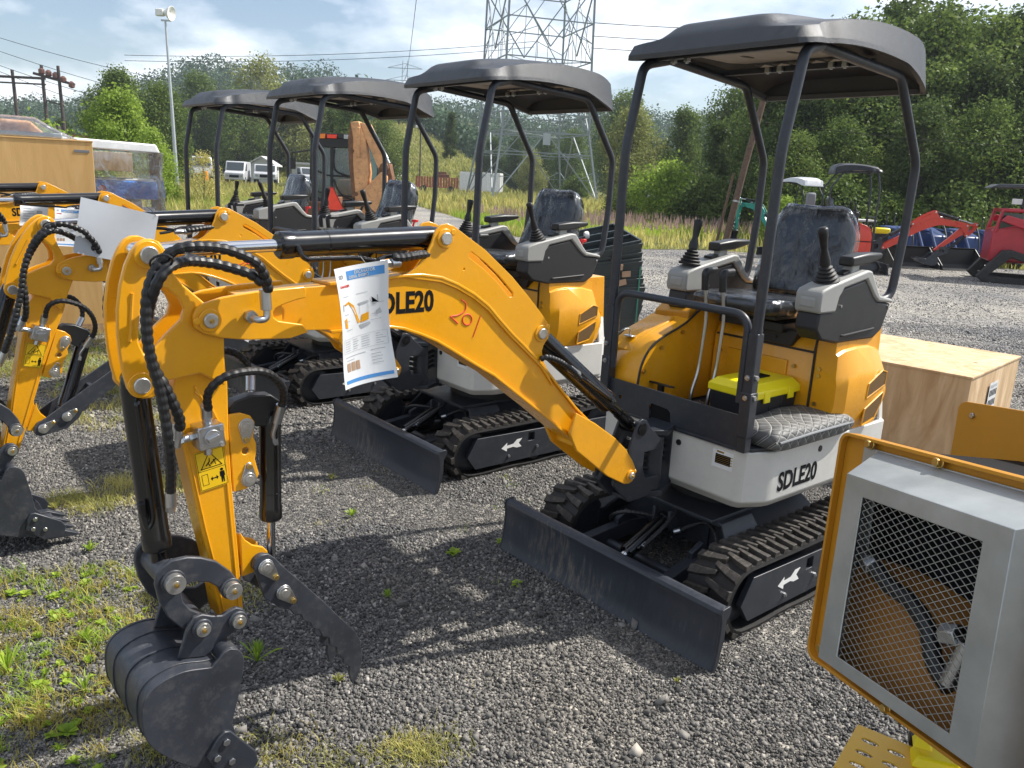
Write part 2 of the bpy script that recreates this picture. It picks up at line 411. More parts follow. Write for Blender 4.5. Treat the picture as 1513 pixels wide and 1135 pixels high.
def instance(root, G, skip=(), swap=None):
    objs = []
    for d in K:
        if d['name'] in skip or (d['parent'] is not None and objs[d['parent']] is None): objs.append(None); continue
        if d['parent'] is None: o = link(d['name'], d['me'], root, G[d['grp']], d['bevel'])
        else:
            p = objs[d['parent']]; M = G[K[d['parent']]['grp']].inverted() @ G[d['grp']]
            o = link(d['name'], d['me'], p, M, d['bevel'])
        if swap:
            for i, sl in enumerate(o.material_slots):
                nm = sl.material.name if sl.material else ''
                if nm in swap: sl.link = 'OBJECT'; sl.material = MATS[swap[nm]]
        if d['label']: o['label'] = d['label']
        objs.append(o)
    return objs

# ---- undercarriage
def track(ys):
    y0, y1 = (.325, .535) if ys > 0 else (-.535, -.325)
    fc, rc, rf, rb = (.075, .150), (-1.02, .155), .128, .132
    path = []
    for i in range(13): a = -PI / 2 + PI * i / 12; path.append((fc[0] + rf * math.cos(a), fc[1] + rf * math.sin(a)))
    for i in range(1, 14): t = i / 14; path.append((fc[0] + (rc[0] - fc[0]) * t, fc[1] + rf + (rc[1] + rb - fc[1] - rf) * t - .010 * math.sin(PI * t) + .01 * t))
    for i in range(13): a = PI / 2 + PI * i / 12; path.append((rc[0] + rb * math.cos(a), rc[1] + rb * math.sin(a)))
    for i in range(1, 14): t = i / 14; path.append((rc[0] + (fc[0] - rc[0]) * t, rc[1] - rb + (fc[1] - rf - rc[1] + rb) * t + .004 * math.sin(t * 19)))
    n = len(path); b = MB()
    P2 = [Vector((p[0], 0, p[1])) for p in path]
    nor = []
    for i in range(n):
        t = (P2[(i + 1) % n] - P2[i - 1]).normalized(); nor.append(Vector((t.z, 0, -t.x)))
    secs = []
    for i in range(n):
        q = P2[i]; m = nor[i]; th = .017
        secs.append([(q.x, y0, q.z), (q.x, y1, q.z), (q.x + m.x * th, y1 - .004, q.z + m.z * th), (q.x + m.x * th, y0 + .004, q.z + m.z * th)])
    secs.append(secs[0]); b.loft(secs, True, False)
    # chevron lugs
    L = [0]
    for i in range(1, n + 1): L.append(L[-1] + (P2[i % n] - P2[i - 1]).length)
    tot = L[-1]; N = 48; lug = MB(); random.seed(3)
    def at(s):
        s %= tot
        for i in range(n):
            if L[i + 1] >= s:
                u = (s - L[i]) / (L[i + 1] - L[i]); q = P2[i].lerp(P2[(i + 1) % n], u); m = (nor[i] * (1 - u) + nor[(i + 1) % n] * u).normalized(); return q, m
    w = y1 - y0; ym = (y0 + y1) / 2
    for k in range(N):
        s0 = tot * k / N
        for half in (0, 1):
            # each lug is a kinked bar: outer end wide, inner end narrow, the two halves staggered
            st = s0 + (tot / N / 2 if half else 0)
            ya, yb = (y1 - .002, ym - .012) if half == 0 else (y0 + .002, ym + .012)
            for (ta, tb, da, db_, wa, wb) in ((0, .42, 0, .006, .017, .015), (.42, 1, .006, .021, .015, .010)):
                ring = []
                for (t, dd, ww) in ((ta, da, wa), (tb, db_, wb)):
                    y = ya + (yb - ya) * t
                    for (ss, hh) in ((-ww * 1.15, .014), (-ww * .8, .036), (ww * .8, .036), (ww * 1.15, .014)):
                        q, m = at(st + dd + ss); q = q + m * hh; ring.append((q.x, y, q.z))
                lug.loft([ring[:4], ring[4:]], True, True)
    return b, lug
for ys in (1, -1):
    b, lug = track(ys); t = P('track', b, 'rubber', bevel=0); P('tread', lug, 'dirtyrubber', parent=t, bevel=.0015)
    s = ys
    fr = MB().prism([(.118, .131), (.058, .050), (-1.06, .054), (-1.12, .12), (-1.05, .215), (.050, .237)], s * .500, s * .526,
                    holes=[[(-.340, .212), (-.340, .160), (-.392, .160), (-.392, .212)]])
    fr.bx(-1.0, .0, s * .37, s * .499, .07, .20)
    f = P('track_frame', fr, 'charcoal', bevel=.002)
    if s > 0:
        ar = MB().prism([(-.132, .146), (-.174, .176), (-.174, .158), (-.222, .162), (-.250, .186), (-.290, .188), (-.264, .162), (-.288, .136), (-.250, .134), (-.222, .144), (-.174, .140), (-.174, .122)], .5265, .5275)
        P('arrow_decal', ar, 'whitepaint', parent=f, bevel=0)
        for (x, z) in ((-.19, .092), (-.414, .118), (-.66, .11), (-.90, .11)):
            P('bolt', MB().cyl((x, .525, z), (x, .533, z), .010, n=6).cyl((x, .533, z), (x, .538, z), .006, n=10), 'zinc', parent=f, bevel=0)
    P('idler_wheel', MB().lathe([(.03, -.05), (.10, -.05), (.126, -.035), (.126, .035), (.10, .05), (.03, .05)], (.075, s * .43, .150), (0, 1, 0), 32), 'charcoal')
    P('drive_sprocket', MB().lathe([(.03, -.05), (.10, -.05), (.128, -.03), (.128, .03), (.10, .05), (.03, .05)], (-1.02, s * .43, .155), (0, 1, 0), 14), 'charcoal')
    for x in (-.18, -.42, -.66, -.88): P('track_roller', MB().lathe([(.02, -.07), (.042, -.07), (.042, -.03), (.03, -.02), (.03, .02), (.042, .03), (.042, .07), (.02, .07)], (x, s * .43, .062), (0, 1, 0), 18), 'black', bevel=0)
cb = MB().loft([[(-.14, y, .30), (-.14, y, .17), (-.84, y, .17), (-.84, y, .30)] for y in (-.16, .16)])
for s in (1, -1):
    cb.loft([[(-.15, s * .16, .33), (-.15, s * .16, .18), (-.80, s * .16, .18), (-.80, s * .16, .33)], [(-.12, s * .38, .16), (-.12, s * .38, .08), (-.84, s * .38, .08), (-.84, s * .38, .16)]])
    cb.loft([[(-.05, s * .10, .345), (-.05, s * .10, .325), (-.30, s * .1, .325), (-.30, s * .1, .345)], [(-.08, s * .26, .335), (-.08, s * .26, .315), (-.30, s * .26, .315), (-.30, s * .26, .335)], [(-.02, s * .37, .20), (-.02, s * .37, .18), (-.30, s * .37, .18), (-.30, s * .37, .20)]])
cb.bx(-.84, -.04, -.24, .24, .335, .352)
for s in (1, -1): cb.prism([(-.14, .16), (-.02, .25), (.05, .22), (.05, .17), (-.06, .11), (-.14, .10)], s * .20, s * .225)
cb.prism([(-.14, .20), (-.02, .33), (.0, .33), (.0, .26), (-.08, .18)], -.05, -.035); cb.prism([(-.14, .20), (-.02, .33), (.0, .33), (.0, .26), (-.08, .18)], .035, .05)
P('carbody', cb, 'charcoal', bevel=.004)
P('slew_ring', MB().lathe([(.1, 0), (.27, 0), (.27, .05), (.24, .06), (.24, .11), (.1, .11)], (-.45, 0, .352), n=40), 'black')
# ---- dozer blade
prof = [(.408, .000), (.391, .035), (.383, .075), (.379, .118), (.376, .165), (.377, .200), (.384, .226), (.378, .240), (.362, .247), (.340, .245), (.334, .233), (.345, .224), (.356, .205), (.358, .165), (.361, .118), (.366, .075), (.375, .035), (.392, .000)]
bl = P('dozer_blade', MB().prism(prof, -.612, .612), 'bladesteel', bevel=.001, ang=60)
endp = [(.410, -.002), (.393, .035), (.385, .075), (.381, .118), (.378, .165), (.379, .200), (.387, .230), (.379, .246), (.338, .250), (.328, .240), (.335, .215), (.350, .195), (.352, .118), (.370, .035), (.388, -.002)]
for s in (1, -1): P('end_plate', MB().prism(endp, s * .612, s * .622), 'charcoal', parent=bl)
for s in (1, -1):
    P('blade_arm', MB().loft([[(.356, s * y, .07), (.356, s * y, .15), (.356, s * (y + .05), .15), (.356, s * (y + .05), .07)] for y in (.22,)] + [[(-.02, s * .19, .13), (-.02, s * .19, .20), (-.02, s * .24, .20), (-.02, s * .24, .13)], [(-.13, s * .18, .13), (-.13, s * .18, .19), (-.13, s * .23, .19), (-.13, s * .23, .13)]]), 'charcoal', parent=bl, bevel=.003)
P('crossbar', MB().cyl((.10, -.22, .115), (.10, .22, .115), .022), 'charcoal', parent=bl)
bc = P('blade_cylinder', MB().cyl((-.03, 0, .275), (.21, 0, .175), .033).cyl((-.045, 0, .28), (-.02, 0, .27), .036).tube(bend([(.18, .035, .20), (.10, .045, .235), (.0, .045, .28)], .03), .007), 'gloss_black')
P('rod', MB().cyl((.20, 0, .178), (.35, 0, .118), .017), 'chrome', parent=bc)
P('fitting', MB().cyl((.14, .048, .222), (.165, .05, .210), .011, n=6).cyl((-.01, .07, .245), (-.03, .09, .255), .012, n=8), 'zinc', parent=bc)
P('blade_hose', hose([(-.03, .09, .255), (-.10, .16, .30), (-.08, .24, .27), (-.02, .30, .16), (-.10, .24, .12)], .010), 'black')
P('blade_hose', hose([(.165, .05, .210), (.05, .055, .27), (-.08, .04, .33), (-.14, .02, .34)], .010), 'black')
P('blade_hose', hose([(-.03, -.06, .27), (.05, -.16, .27), (.06, -.24, .22), (-.02, -.26, .15)], .009), 'black')
# ---- base of the house
def chamf(zb, zt, ins, bot):
    pl = [(0, .36), (-.012, .385), (-.105, .432), (-.14, .440), (-1.02, .440), (-1.18, .30), (-1.18, -.30), (-1.02, -.44), (-.14, -.44), (-.105, -.432), (-.012, -.385), (0, -.36)]
    def sc(p, k): return (p[0] - (k if p[0] > -.5 else -k), p[1] - math.copysign(k, p[1]))
    return [[(*sc(p, ins), bot) for p in pl], [(*p, zb) for p in pl], [(*p, zt) for p in pl]]
bs = P('base_cover', MB().loft(chamf(.487, .700, .035, .447)), 'white', bevel=.006)
P('slot_plate', MB().bx(-.02, .004, -.125, .022, .440, .712), 'charcoal', bevel=.003)
t = txt('SDLE20', .112, .82, .0032); t.xf(Matrix.Translation((-.172, .4415, .523)) @ Matrix.Rotation(PI, 4, 'Z') @ Matrix.Rotation(PI / 2, 4, 'X')); LT = t
P('lettering', t, 'ink', parent=bs, bevel=0)
P('plug', MB().cyl((-.47, .439, .655), (-.47, .443, .655), .014).cyl((-.0, .058, .655), (.004, .058, .655), .013), 'black', parent=bs, bevel=0)
pl = MB().bx(-.001, .002, .235, .335, .606, .682)
pp = P('data_plate', pl, 'whitepaint', parent=bs, bevel=0)
pm = MB().bx(.002, .003, .250, .323, .625, .665); P('plate_print', pm, 'ink', parent=bs, bevel=0)
pt = MB()
for i in range(5): pt.bx(.003, .0035, .254, .319, .629 + i * .0075, .6305 + i * .0075)
for i in range(4): pt.bx(.002, .0025, .322, .333, .628 + i * .011, .632 + i * .011)
pt.bx(.002, .0025, .255, .29, .671, .678)
P('plate_rows', pt, 'brass', parent=bs, bevel=0)
# ---- rear counterweight
cw = [(-.99, .43), (-1.06, .41), (-1.17, .30), (-1.20, 0), (-1.17, -.30), (-1.06, -.41), (-.99, -.43), (-1.0, -.2), (-1.0, .2)]
P('counterweight', MB().loft([[(p[0], p[1], .460) for p in cw], [(p[0], p[1], .70) for p in cw], [(p[0] + .01, p[1] * .96, .845) for p in cw]]), 'white', bevel=.01)
# ---- floor, front panel
P('floor_plate', MB().loft([[(0.012, .33, z), (-.03, .395, z), (-.14, .425, z), (-.98, .425, z), (-.98, -.425, z), (-.14, -.425, z), (-.03, -.395, z), (.012, -.33, z)] for z in (.702, .716)]), 'charcoal', bevel=.003)
P('floor_mat', MB().bx(-.44, -.02, -.19, .36, .717, .724), 'quilt', bevel=.002)
fp = [(-.392, .73), (-.392, .862), (-.380, .868), (-.355, .853), (.33, .853), (.372, .858), (.372, .73)]
notch = [(-.105, .732), (-.115, .775), (-.10, .790), (-.01, .785), (.005, .775), (.012, .732)]
P('front_panel', MB().prism([(-.392, .717), (-.392, .866), (-.383, .868), (-.350, .853), (.33, .850), (.372, .856), (.372, .717), (.012, .717), (.005, .772), (-.01, .785), (-.10, .790), (-.113, .777), (-.107, .717)], .006, .012, ax='x', holes=[[(-.286 + .009 * math.cos(a), .775 + .009 * math.sin(a)) for a in [PI * 2 * i / 10 for i in range(10)]]]), 'charcoal', bevel=.0012)
P('kick_plate', MB().bx(-.03, .004, -.11, .01, .70, .79), 'ink', bevel=0)
P('guard_rail', MB().tube(bend([(.006, -.352, .90), (.006, -.352, 1.245), (.006, .335, 1.245), (.006, .335, .90)], .075, 8), .0165, 14), 'charcoal', bevel=0)
for s in (1, -1):
    q = P('front_post', MB().box((.008, s * .376, .945), (.042, .042, .475)).box((.008, s * .376, 1.19), (.034, .034, .02)), 'charcoal', bevel=.004)
    P('collar', MB().box((.008, s * .376, .86), (.048, .048, .18)), 'charcoal', parent=q, bevel=.003)
    for z in (1.01, .93): P('bolt', MB().cyl((.028, s * .376, z), (.037, s * .376, z), .011, n=6).cyl((.037, s * .376, z), (.045, s * .376, z), .006, n=8).cyl((.008, s * .396, z), (.008, s * .406, z), .010, n=6), 'zinc', parent=q, bevel=0)
    P('canopy_post', MB().tube(bend([(.010, s * .377, 1.16), (.002, s * .381, 1.857), (-.070, s * .381, 2.205), (-.20, s * .36, 2.236)], .045, 6), .0205, 16), 'charcoal', bevel=0)
    P('canopy_post', MB().tube(bend([(-.86, s * .372, 1.258), (-1.00, s * .385, 1.262), (-1.033, s * .386, 1.55)], .085, 8) + bend([(-1.034, s * .386, 1.6), (-1.037, s * .387, 1.855), (-.80, s * .377, 2.195), (-.55, s * .365, 2.212)], .04, 6) + [Vector((-.19, s * .352, 2.238))], .0190, 16), 'charcoal', bevel=0)
# ---- canopy: a moulded plastic roof, raised dome, turned-down rim
def canopy():
    nx, ny = 44, 36; X0, X1, W = .012, -1.000, .437
    def dome(x, y):
        t = (X0 - x) / (X0 - X1); a = abs(y) / W
        base = 2.258 + .085 * math.sin(PI * min(1, t * .78 + .02)) ** .8 + .008
        base -= .030 * max(0, (t - .82) / .18) ** 2
        e = max(0, (a - .62) / .38); base -= .018 * e * e
        # central dome, wide at the front, pinched then flared
        wd = .56 - .16 * math.sin(PI * min(1, t * 1.15)) ** 2 + .10 * t
        d = 1 / (1 + math.exp((a - wd) * 26)); f = min(1, max(0, (t - .0) / .09)); f = f * f * (3 - 2 * f)
        r = 1 - max(0, (t - .86) / .14) ** 2 * .6
        z = base + .050 * d * f * r
        # side lobes rise behind the front third
        l = 1 / (1 + math.exp(-(a - wd - .02) * 40)) * math.sin(PI * min(1, max(0, (t - .12) / .88))) ** .6
        return z + .020 * l
    def outline(t):  # half width along the length
        w = W * (1 - .10 * max(0, (t - .80) / .20) ** 2 - .09 * max(0, 1 - t / .10) ** 2 - .05 * math.exp(-((t - .15) / .04) ** 2))
        return w
    def rim(t): # lower edge height
        return 2.214 + .033 * math.sin(PI * min(1, t * 1.15)) - .072 * max(0, (t - .72) / .28) ** 1.2
    V = []; idx = {}
    secs = []
    for i in range(nx + 1):
        t = i / nx; x = X0 + (X1 - X0) * t; w = outline(t); zr = rim(t); ring = []
        for j in range(ny + 1):
            y = -w + 2 * w * j / ny; k = min(1, (w - abs(y)) / .020); e = min(1, min(t, 1 - t) * 1.0 / .022)
            z = dome(x, y); m = min((1 - (1 - k) ** 2.2) ** .5, (1 - (1 - e) ** 2.2) ** .5); z = zr + .018 + (z - zr - .018) * m
            ring.append((x, y, z))
        secs.append((ring, zr, w, x))
    b = MB(); n = ny + 1
    top = [p for s in secs for p in s[0]]
    fs = [(i * n + j, i * n + j + 1, (i + 1) * n + j + 1, (i + 1) * n + j) for i in range(nx) for j in range(ny)]
    o = len(b.v); b.add(top, fs)
    # rim: outer wall down, lip in, inner liner
    per = [(i, 0) for i in range(nx + 1)] + [(nx, j) for j in range(1, ny + 1)] + [(i, ny) for i in range(nx - 1, -1, -1)] + [(0, j) for j in range(ny - 1, 0, -1)]
    loops = []
    for (i, j) in per:
        ring, zr, w, x = secs[i]; p = ring[j]; cx, cy = -.5, 0; d = Vector((cx - p[0], cy - p[1], 0)); 
        ix = (.016 if i == 0 else (-.016 if i == nx else 0)); iy = (.016 if j == 0 else (-.016 if j == ny else 0))
        loops.append([p, (p[0] + ix * -.25, p[1] - iy * .25, zr), (p[0] - ix * 1.2, p[1] + iy * 1.2, zr + .002), (p[0] - ix * 1.7, p[1] + iy * 1.7, zr + .022)])
    L = len(loops); b.add([q for l in loops for q in l], [(a * 4 + k, ((a + 1) % L) * 4 + k, ((a + 1) % L) * 4 + k + 1, a * 4 + k + 1) for a in range(L) for k in range(3)])
    inner = MB()
    secs2 = []
    for (ring, zr, w, x) in secs[2:-2]:
        ww = w - .026; secs2.append([(x, -ww + 2 * ww * j / 14, min(zr + .022 + .05 * (1 - abs(-1 + 2 * j / 14) ** 6), dome(x, -ww + 2 * ww * j / 14) - .02)) for j in range(15)])
    inner.loft(secs2, False, False)
    return b, inner
b, inner = canopy()
cp = P('canopy', b, 'canopy', bevel=0, ang=50)
P('canopy_liner', inner, 'plastic_black', parent=cp, bevel=0)
P('headliner', MB().prism([(-.12, -.24), (-.12, .24), (-.20, .27), (-.50, .27), (-.56, .22), (-.56, -.22), (-.50, -.27), (-.20, -.27)], 2.255, 2.261, ax='z', holes=[[(-.40 + .045 * math.cos(a), c + .02 * math.sin(a)) for a in [2 * PI * i / 12 for i in range(12)]] for c in (-.10, .12)]), 'canopy_in', parent=cp, bevel=.002)
for i in range(6): P('vent_slot', MB().loft([[(-.66, -.24 + i * .085, 2.262), (-.66, -.21 + i * .085, 2.252), (-.66, -.19 + i * .085, 2.262)], [(-.80, -.22 + i * .085, 2.262), (-.80, -.19 + i * .085, 2.250), (-.80, -.17 + i * .085, 2.262)]]), 'canopy_in', parent=cp, bevel=0)
P('cross_brace', MB().bx(-.60, -.575, -.37, .37, 2.214, 2.238).bx(-.14, -.115, -.36, .36, 2.224, 2.244), 'charcoal', parent=cp, bevel=.003)
for (x, y) in ((-.56, -.1), (-.56, -.04), (-.56, .2), (-.56, .26), (-.13, -.2), (-.13, -.27)): P('bracket', MB().box((x, y, 2.222), (.02, .022, .022)).cyl((x, y, 2.22), (x, y, 2.205), .007, n=8), 'zinc', parent=cp, bevel=.001)
# ---- hoods
hc = P('centre_hood', MB().loft([[(-.540, y, .72), (-.548, y, 1.035), (-.565, y, 1.075), (-.60, y, 1.105), (-1.12, y, 1.115), (-1.15, y, .72)] for y in (-.215, .312)]), 'yellow', bevel=.004)
P('seam', MB().bx(-.555, -.540, -.20, .305, 1.038, 1.046), 'black', parent=hc, bevel=0)
P('access_panel', MB().bx(-.552, -.534, -.13, .19, .80, .985), 'yellow', parent=hc, bevel=.004)
for y in (-.17, .225): P('bolt', MB().cyl((-.552, y, .965), (-.532, y, .965), .009, n=10), 'brass', parent=hc, bevel=0)
P('seat_bracket', MB().loft([[(-.535, .05, 1.05), (-.535, .20, 1.05), (-.535, .23, 1.12), (-.535, .02, 1.12)], [(-.60, .05, 1.05), (-.60, .20, 1.05), (-.60, .23, 1.12), (-.60, .02, 1.12)]]).cyl((-.536, .12, 1.08), (-.529, .12, 1.08), .009, n=6), 'black', bevel=.002)
def podsec(x, zb, zsh, ztop, yi, yo, yt):
    return [(x, yi, zb), (x, yo - .025, zb), (x, yo, zb + .10), (x, yo, zsh - .125), (x, yo - .008, zsh - .09), (x, yt + .012, zsh + .004), (x, yt, zsh + .012), (x, yt, ztop), (x, yi, ztop)]
lp = MB().loft([podsec(-.545, .720, 1.040, 1.128, .320, .432, .408), podsec(-.60, .715, 1.055, 1.140, .320, .456, .408), podsec(-.70, .705, 1.060, 1.145, .320, .458, .406), podsec(-.82, .690, 1.055, 1.140, .320, .458, .402), podsec(-.93, .70, 1.03, 1.09, .320, .456, .39), podsec(-.985, .73, .975, .99, .232, .440, .33), podsec(-1.02, .80, .90, .93, .25, .40, .30)])
lh = P('side_hood', lp, 'yellow', bevel=.006, ang=18, label='yellow side hood with grille openings')
P('seam', MB().tube([(-.541, .316, .725), (-.541, .316, 1.06), (-.543, .318, 1.10), (-.545, .320, 1.13)], .0055, 8).tube(bend([(-.548, .33, 1.132), (-.548, .420, 1.133), (-.82, .418, 1.145)], .02), .005, 8), 'black', parent=lh, bevel=0)
for z in (.78, .82, .945, .975): P('bolt', MB().cyl((-.552, .345, z), (-.538, .345, z), .0095, n=12), 'brass', parent=lh, bevel=0)
gr = MB().prism([(-.770, .840), (-.775, .905), (-.885, .955), (-.925, .945), (-.925, .885)], .4575, .4605)
gr.prism([(-.762, .725), (-.772, .790), (-.915, .850), (-.912, .80), (-.868, .745)], .4575, .4605)
P('grille', gr, 'grille', parent=lh, bevel=0)
fr = MB()
for pl in ([(-.770, .840), (-.775, .905), (-.885, .955), (-.925, .945), (-.925, .885)], [(-.762, .715), (-.772, .790), (-.915, .850), (-.912, .80), (-.868, .735)]):
    fr.tube([(p[0], .4585, p[1]) for p in pl + [pl[0]]], .0045, 8)
P('grille_frame', fr, 'yellow', parent=lh, bevel=0)
# right hood: rounds down toward the front
secs = []
for (x, zt, yo) in ((-.015, .800, -.400), (-.022, .868, -.425), (-.040, .950, -.440), (-.085, 1.010, -.450), (-.16, 1.050, -.455), (-.27, 1.085, -.457), (-.33, 1.105, -.457), (-.42, 1.155, -.457), (-.62, 1.160, -.457), (-.98, 1.150, -.455), (-1.03, 1.10, -.43)):
    secs.append([(x, -.222, .722), (x, -.222, zt), (x, -.30, zt + .004), (x, -.37, zt - .006), (x, yo + .035, zt - .032), (x, yo + .008, zt - .07), (x, yo, zt - .13 if zt > .9 else zt - .06), (x, yo, .722)])
rh = P('side_hood', MB().loft(secs), 'yellow', bevel=.010, label='yellow right-hand hood rounded down over the tank')
seam = [(-.018, -.217, .735), (-.022, -.217, .865), (-.042, -.217, .945), (-.09, -.217, 1.008), (-.165, -.217, 1.048), (-.275, -.217, 1.085), (-.33, -.217, 1.108), (-.42, -.217, 1.158), (-.50, -.217, 1.162)]
P('seam', MB().tube(cr(seam, 4), .0055, 8), 'black', parent=rh, bevel=0)
for (x, z) in ((-.055, .90), (-.16, 1.00), (-.30, 1.06)): P('bolt', MB().cyl((x, -.223, z), (x, -.210, z), .009, n=12), 'brass', parent=rh, bevel=0)
P('tank_lid', MB().loft([[(-.055, y, .975), (-.10, y, 1.022), (-.17, y, 1.062), (-.27, y, 1.095), (-.325, y, 1.118), (-.325, y, 1.05), (-.1, y, .96)] for y in (-.432, -.425, -.30, -.292)]), 'yellow', parent=rh, bevel=.01)
P('lid_latch', MB().box((-.10, -.36, 1.035), (.03, .05, .006)).tube(bend([(-.10, -.36, 1.03), (-.10, -.36, 1.07), (-.07, -.36, 1.075), (-.05, -.38, 1.05)], .02), .0035, 8), 'zinc', parent=rh, bevel=.001)
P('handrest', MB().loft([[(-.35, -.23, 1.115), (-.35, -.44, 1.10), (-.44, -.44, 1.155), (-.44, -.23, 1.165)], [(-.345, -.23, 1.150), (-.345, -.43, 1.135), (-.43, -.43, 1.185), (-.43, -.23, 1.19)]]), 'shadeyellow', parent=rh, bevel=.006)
# ---- seat
P('seat_base', MB().bx(-.88, -.50, -.17, .17, 1.105, 1.150).bx(-.86, -.52, -.12, .12, 1.15, 1.178), 'black', bevel=.006)
def cushion(x0, x1, wy, zf, amp=.012, rnd=0):
    b = MB(); nx, ny = 14, 12; secs = []
    for i in range(nx + 1):
        t = i / nx; x = x0 + (x1 - x0) * t; ring = []
        for j in range(ny):
            a = 2 * PI * j / ny; e = .36
            yy = wy * (1 - rnd * max(0, (t - .62) / .38) ** 3) * math.copysign(abs(math.cos(a)) ** e, math.cos(a)); h = math.copysign(abs(math.sin(a)) ** .6, math.sin(a))
            k = (1 - abs(2 * t - 1) ** 7) ** .5 if 0 < t < 1 else .45
            ring.append((x, yy * (.93 + .07 * k), zf(t) + h * .040 * k + (amp * (abs(yy) / wy) ** 3 if h > 0 else 0)))
        secs.append(ring)
    return b.loft(secs)
sc = cushion(-.345, -.81, .205, lambda t: 1.222 - .02 * t)
st = P('seat', MB().bx(-.82, -.40, -.19, .19, 1.170, 1.192), 'black', bevel=.008)
P('seat_cushion', sc, 'plastic_black', parent=st, bevel=0, ang=70)
bk = cushion(0, .405, .200, lambda t: .0 + .03 * math.sin(PI * t), .040, .22)
Mb = Matrix.Translation((-.80, 0, 1.255)) @ Matrix.Rotation(R(-112), 4, 'Y')
P('backrest', MB().merge(bk).xf(Mb), 'plastic_black', parent=st, bevel=0, ang=70)
pan = MB()
for y in (-.09, .0, .09): pan.tube([(.03, y, .062 if y else .055), (.37, y, .07)], .012 if y else .02, 8)
def swell(mb, M, k, amp, seed):
    c = sum((Vector(v) for v in mb.v), Vector()) / len(mb.v); out = MB(); vs = []
    for v in mb.v:
        v = Vector(v); d = v - c; n_ = noise.noise(v * 9 + Vector((seed, 0, 0))); vs.append(c + d * k + d.normalized() * (amp * (.6 + n_)))
    out.add(vs, mb.f); return out.xf(M)
P('seat_wrap', swell(sc, Matrix(), 1.03, .012, 3), 'film', parent=st, bevel=0, ang=80)
P('backrest_wrap', swell(bk, Mb, 1.06, .016, 7), 'film', parent=st, bevel=0, ang=80)
# ---- consoles with joysticks and armrests
for s, yc in ((1, .362), (-1, -.318)):
    y0, y1 = yc - .058, yc + .058
    up = [(-.352, 1.238), (-.343, 1.255), (-.345, 1.318), (-.362, 1.334), (-.43, 1.352), (-.70, 1.404), (-.735, 1.400), (-.80, 1.325), (-.835, 1.290), (-.955, 1.268), (-.965, 1.250), (-.83, 1.262), (-.79, 1.285), (-.70, 1.365), (-.52, 1.335), (-.49, 1.30), (-.475, 1.238)]
    lo = [(-.362, 1.242), (-.352, 1.17), (-.40, 1.125), (-.53, 1.100), (-.84, 1.098), (-.905, 1.130), (-.958, 1.248), (-.83, 1.262), (-.79, 1.285), (-.70, 1.365), (-.52, 1.335), (-.48, 1.30), (-.47, 1.242)]
    c = P('console', MB().prism(lo, y0 + .006, y1 - .006), 'plastic_black', bevel=.010)
    P('console_cover', MB().prism(up, y0, y1), 'console_grey', parent=c, bevel=.009)
    P('console_pad', MB().prism([(-.357, 1.25), (-.339, 1.26), (-.339, 1.30), (-.357, 1.31)], yc - .035, yc + .035), 'console_grey', parent=c, bevel=.008)
    P('switch', MB().box((-.60, yc - .01, 1.392), (.05, .045, .012), Matrix.Rotation(R(11), 3, 'Y')), 'black', parent=c, bevel=.002)
    P('bolt', MB().cyl((-.52, y1 - .008, 1.26), (-.52, y1 - .003, 1.26), .006, n=8).cyl((-.93, y1 - .008, 1.235), (-.93, y1 - .002, 1.235), .006, n=8), 'zinc', parent=c, bevel=0)
    bx_ = -.47 if s > 0 else -.43; base = Vector((bx_, yc, 1.355)); tip = Vector((-.392, yc - .005, 1.578)) if s > 0 else Vector((-.455, yc + .01, 1.566))
    d = (tip - base).normalized(); bt = MB()
    prof = [(.052, 0)]
    for i in range(5): h = .004 + i * .0145; r0 = .052 - i * .0062; prof += [(r0, h), (r0 + .002, h + .005), (r0 - .008, h + .010), (r0 - .009, h + .0125)]
    prof += [(.020, .080), (.018, .09)]
    bt.lathe(prof, base, d, 22)
    j = P('joystick', bt, 'rubber', parent=c, bevel=0, ang=50)
    L = (tip - base).length; sd = Vector((.12, 0, 0)) * (1 if s > 0 else .2)
    P('joystick_grip', MB().tube([base + d * .078, base + d * .10, base + d * (L * .60), base + d * (L * .74), base + d * (L * .9) , tip - d * .006, tip], [.0225, .022, .0135, .0165, .0200, .0205, .014], 16), 'black', parent=j, bevel=0, ang=60)
    ar = MB().loft([[(-.600, yc - .034, 1.418), (-.600, yc + .034, 1.418), (-.600, yc + .034, 1.458), (-.600, yc - .034, 1.458)], [(-.73, yc - .036, 1.424), (-.73, yc + .036, 1.424), (-.73, yc + .036, 1.472), (-.73, yc - .036, 1.472)], [(-.86, yc - .030, 1.448), (-.86, yc + .030, 1.448), (-.86, yc + .03, 1.472), (-.86, yc - .03, 1.472)]])
    P('armrest', ar, 'black', parent=c, bevel=.009)
    P('armrest_post', MB().box((-.66, yc, 1.40), (.06, .04, .05)), 'console_grey', parent=c, bevel=.006)
P('safety_lever', MB().tube([(-.86, .33, 1.27), (-.88, .32, 1.33), (-.90, .31, 1.345)], .009, 8).box((-.90, .31, 1.35), (.05, .02, .02)), 'redknob', bevel=.003)
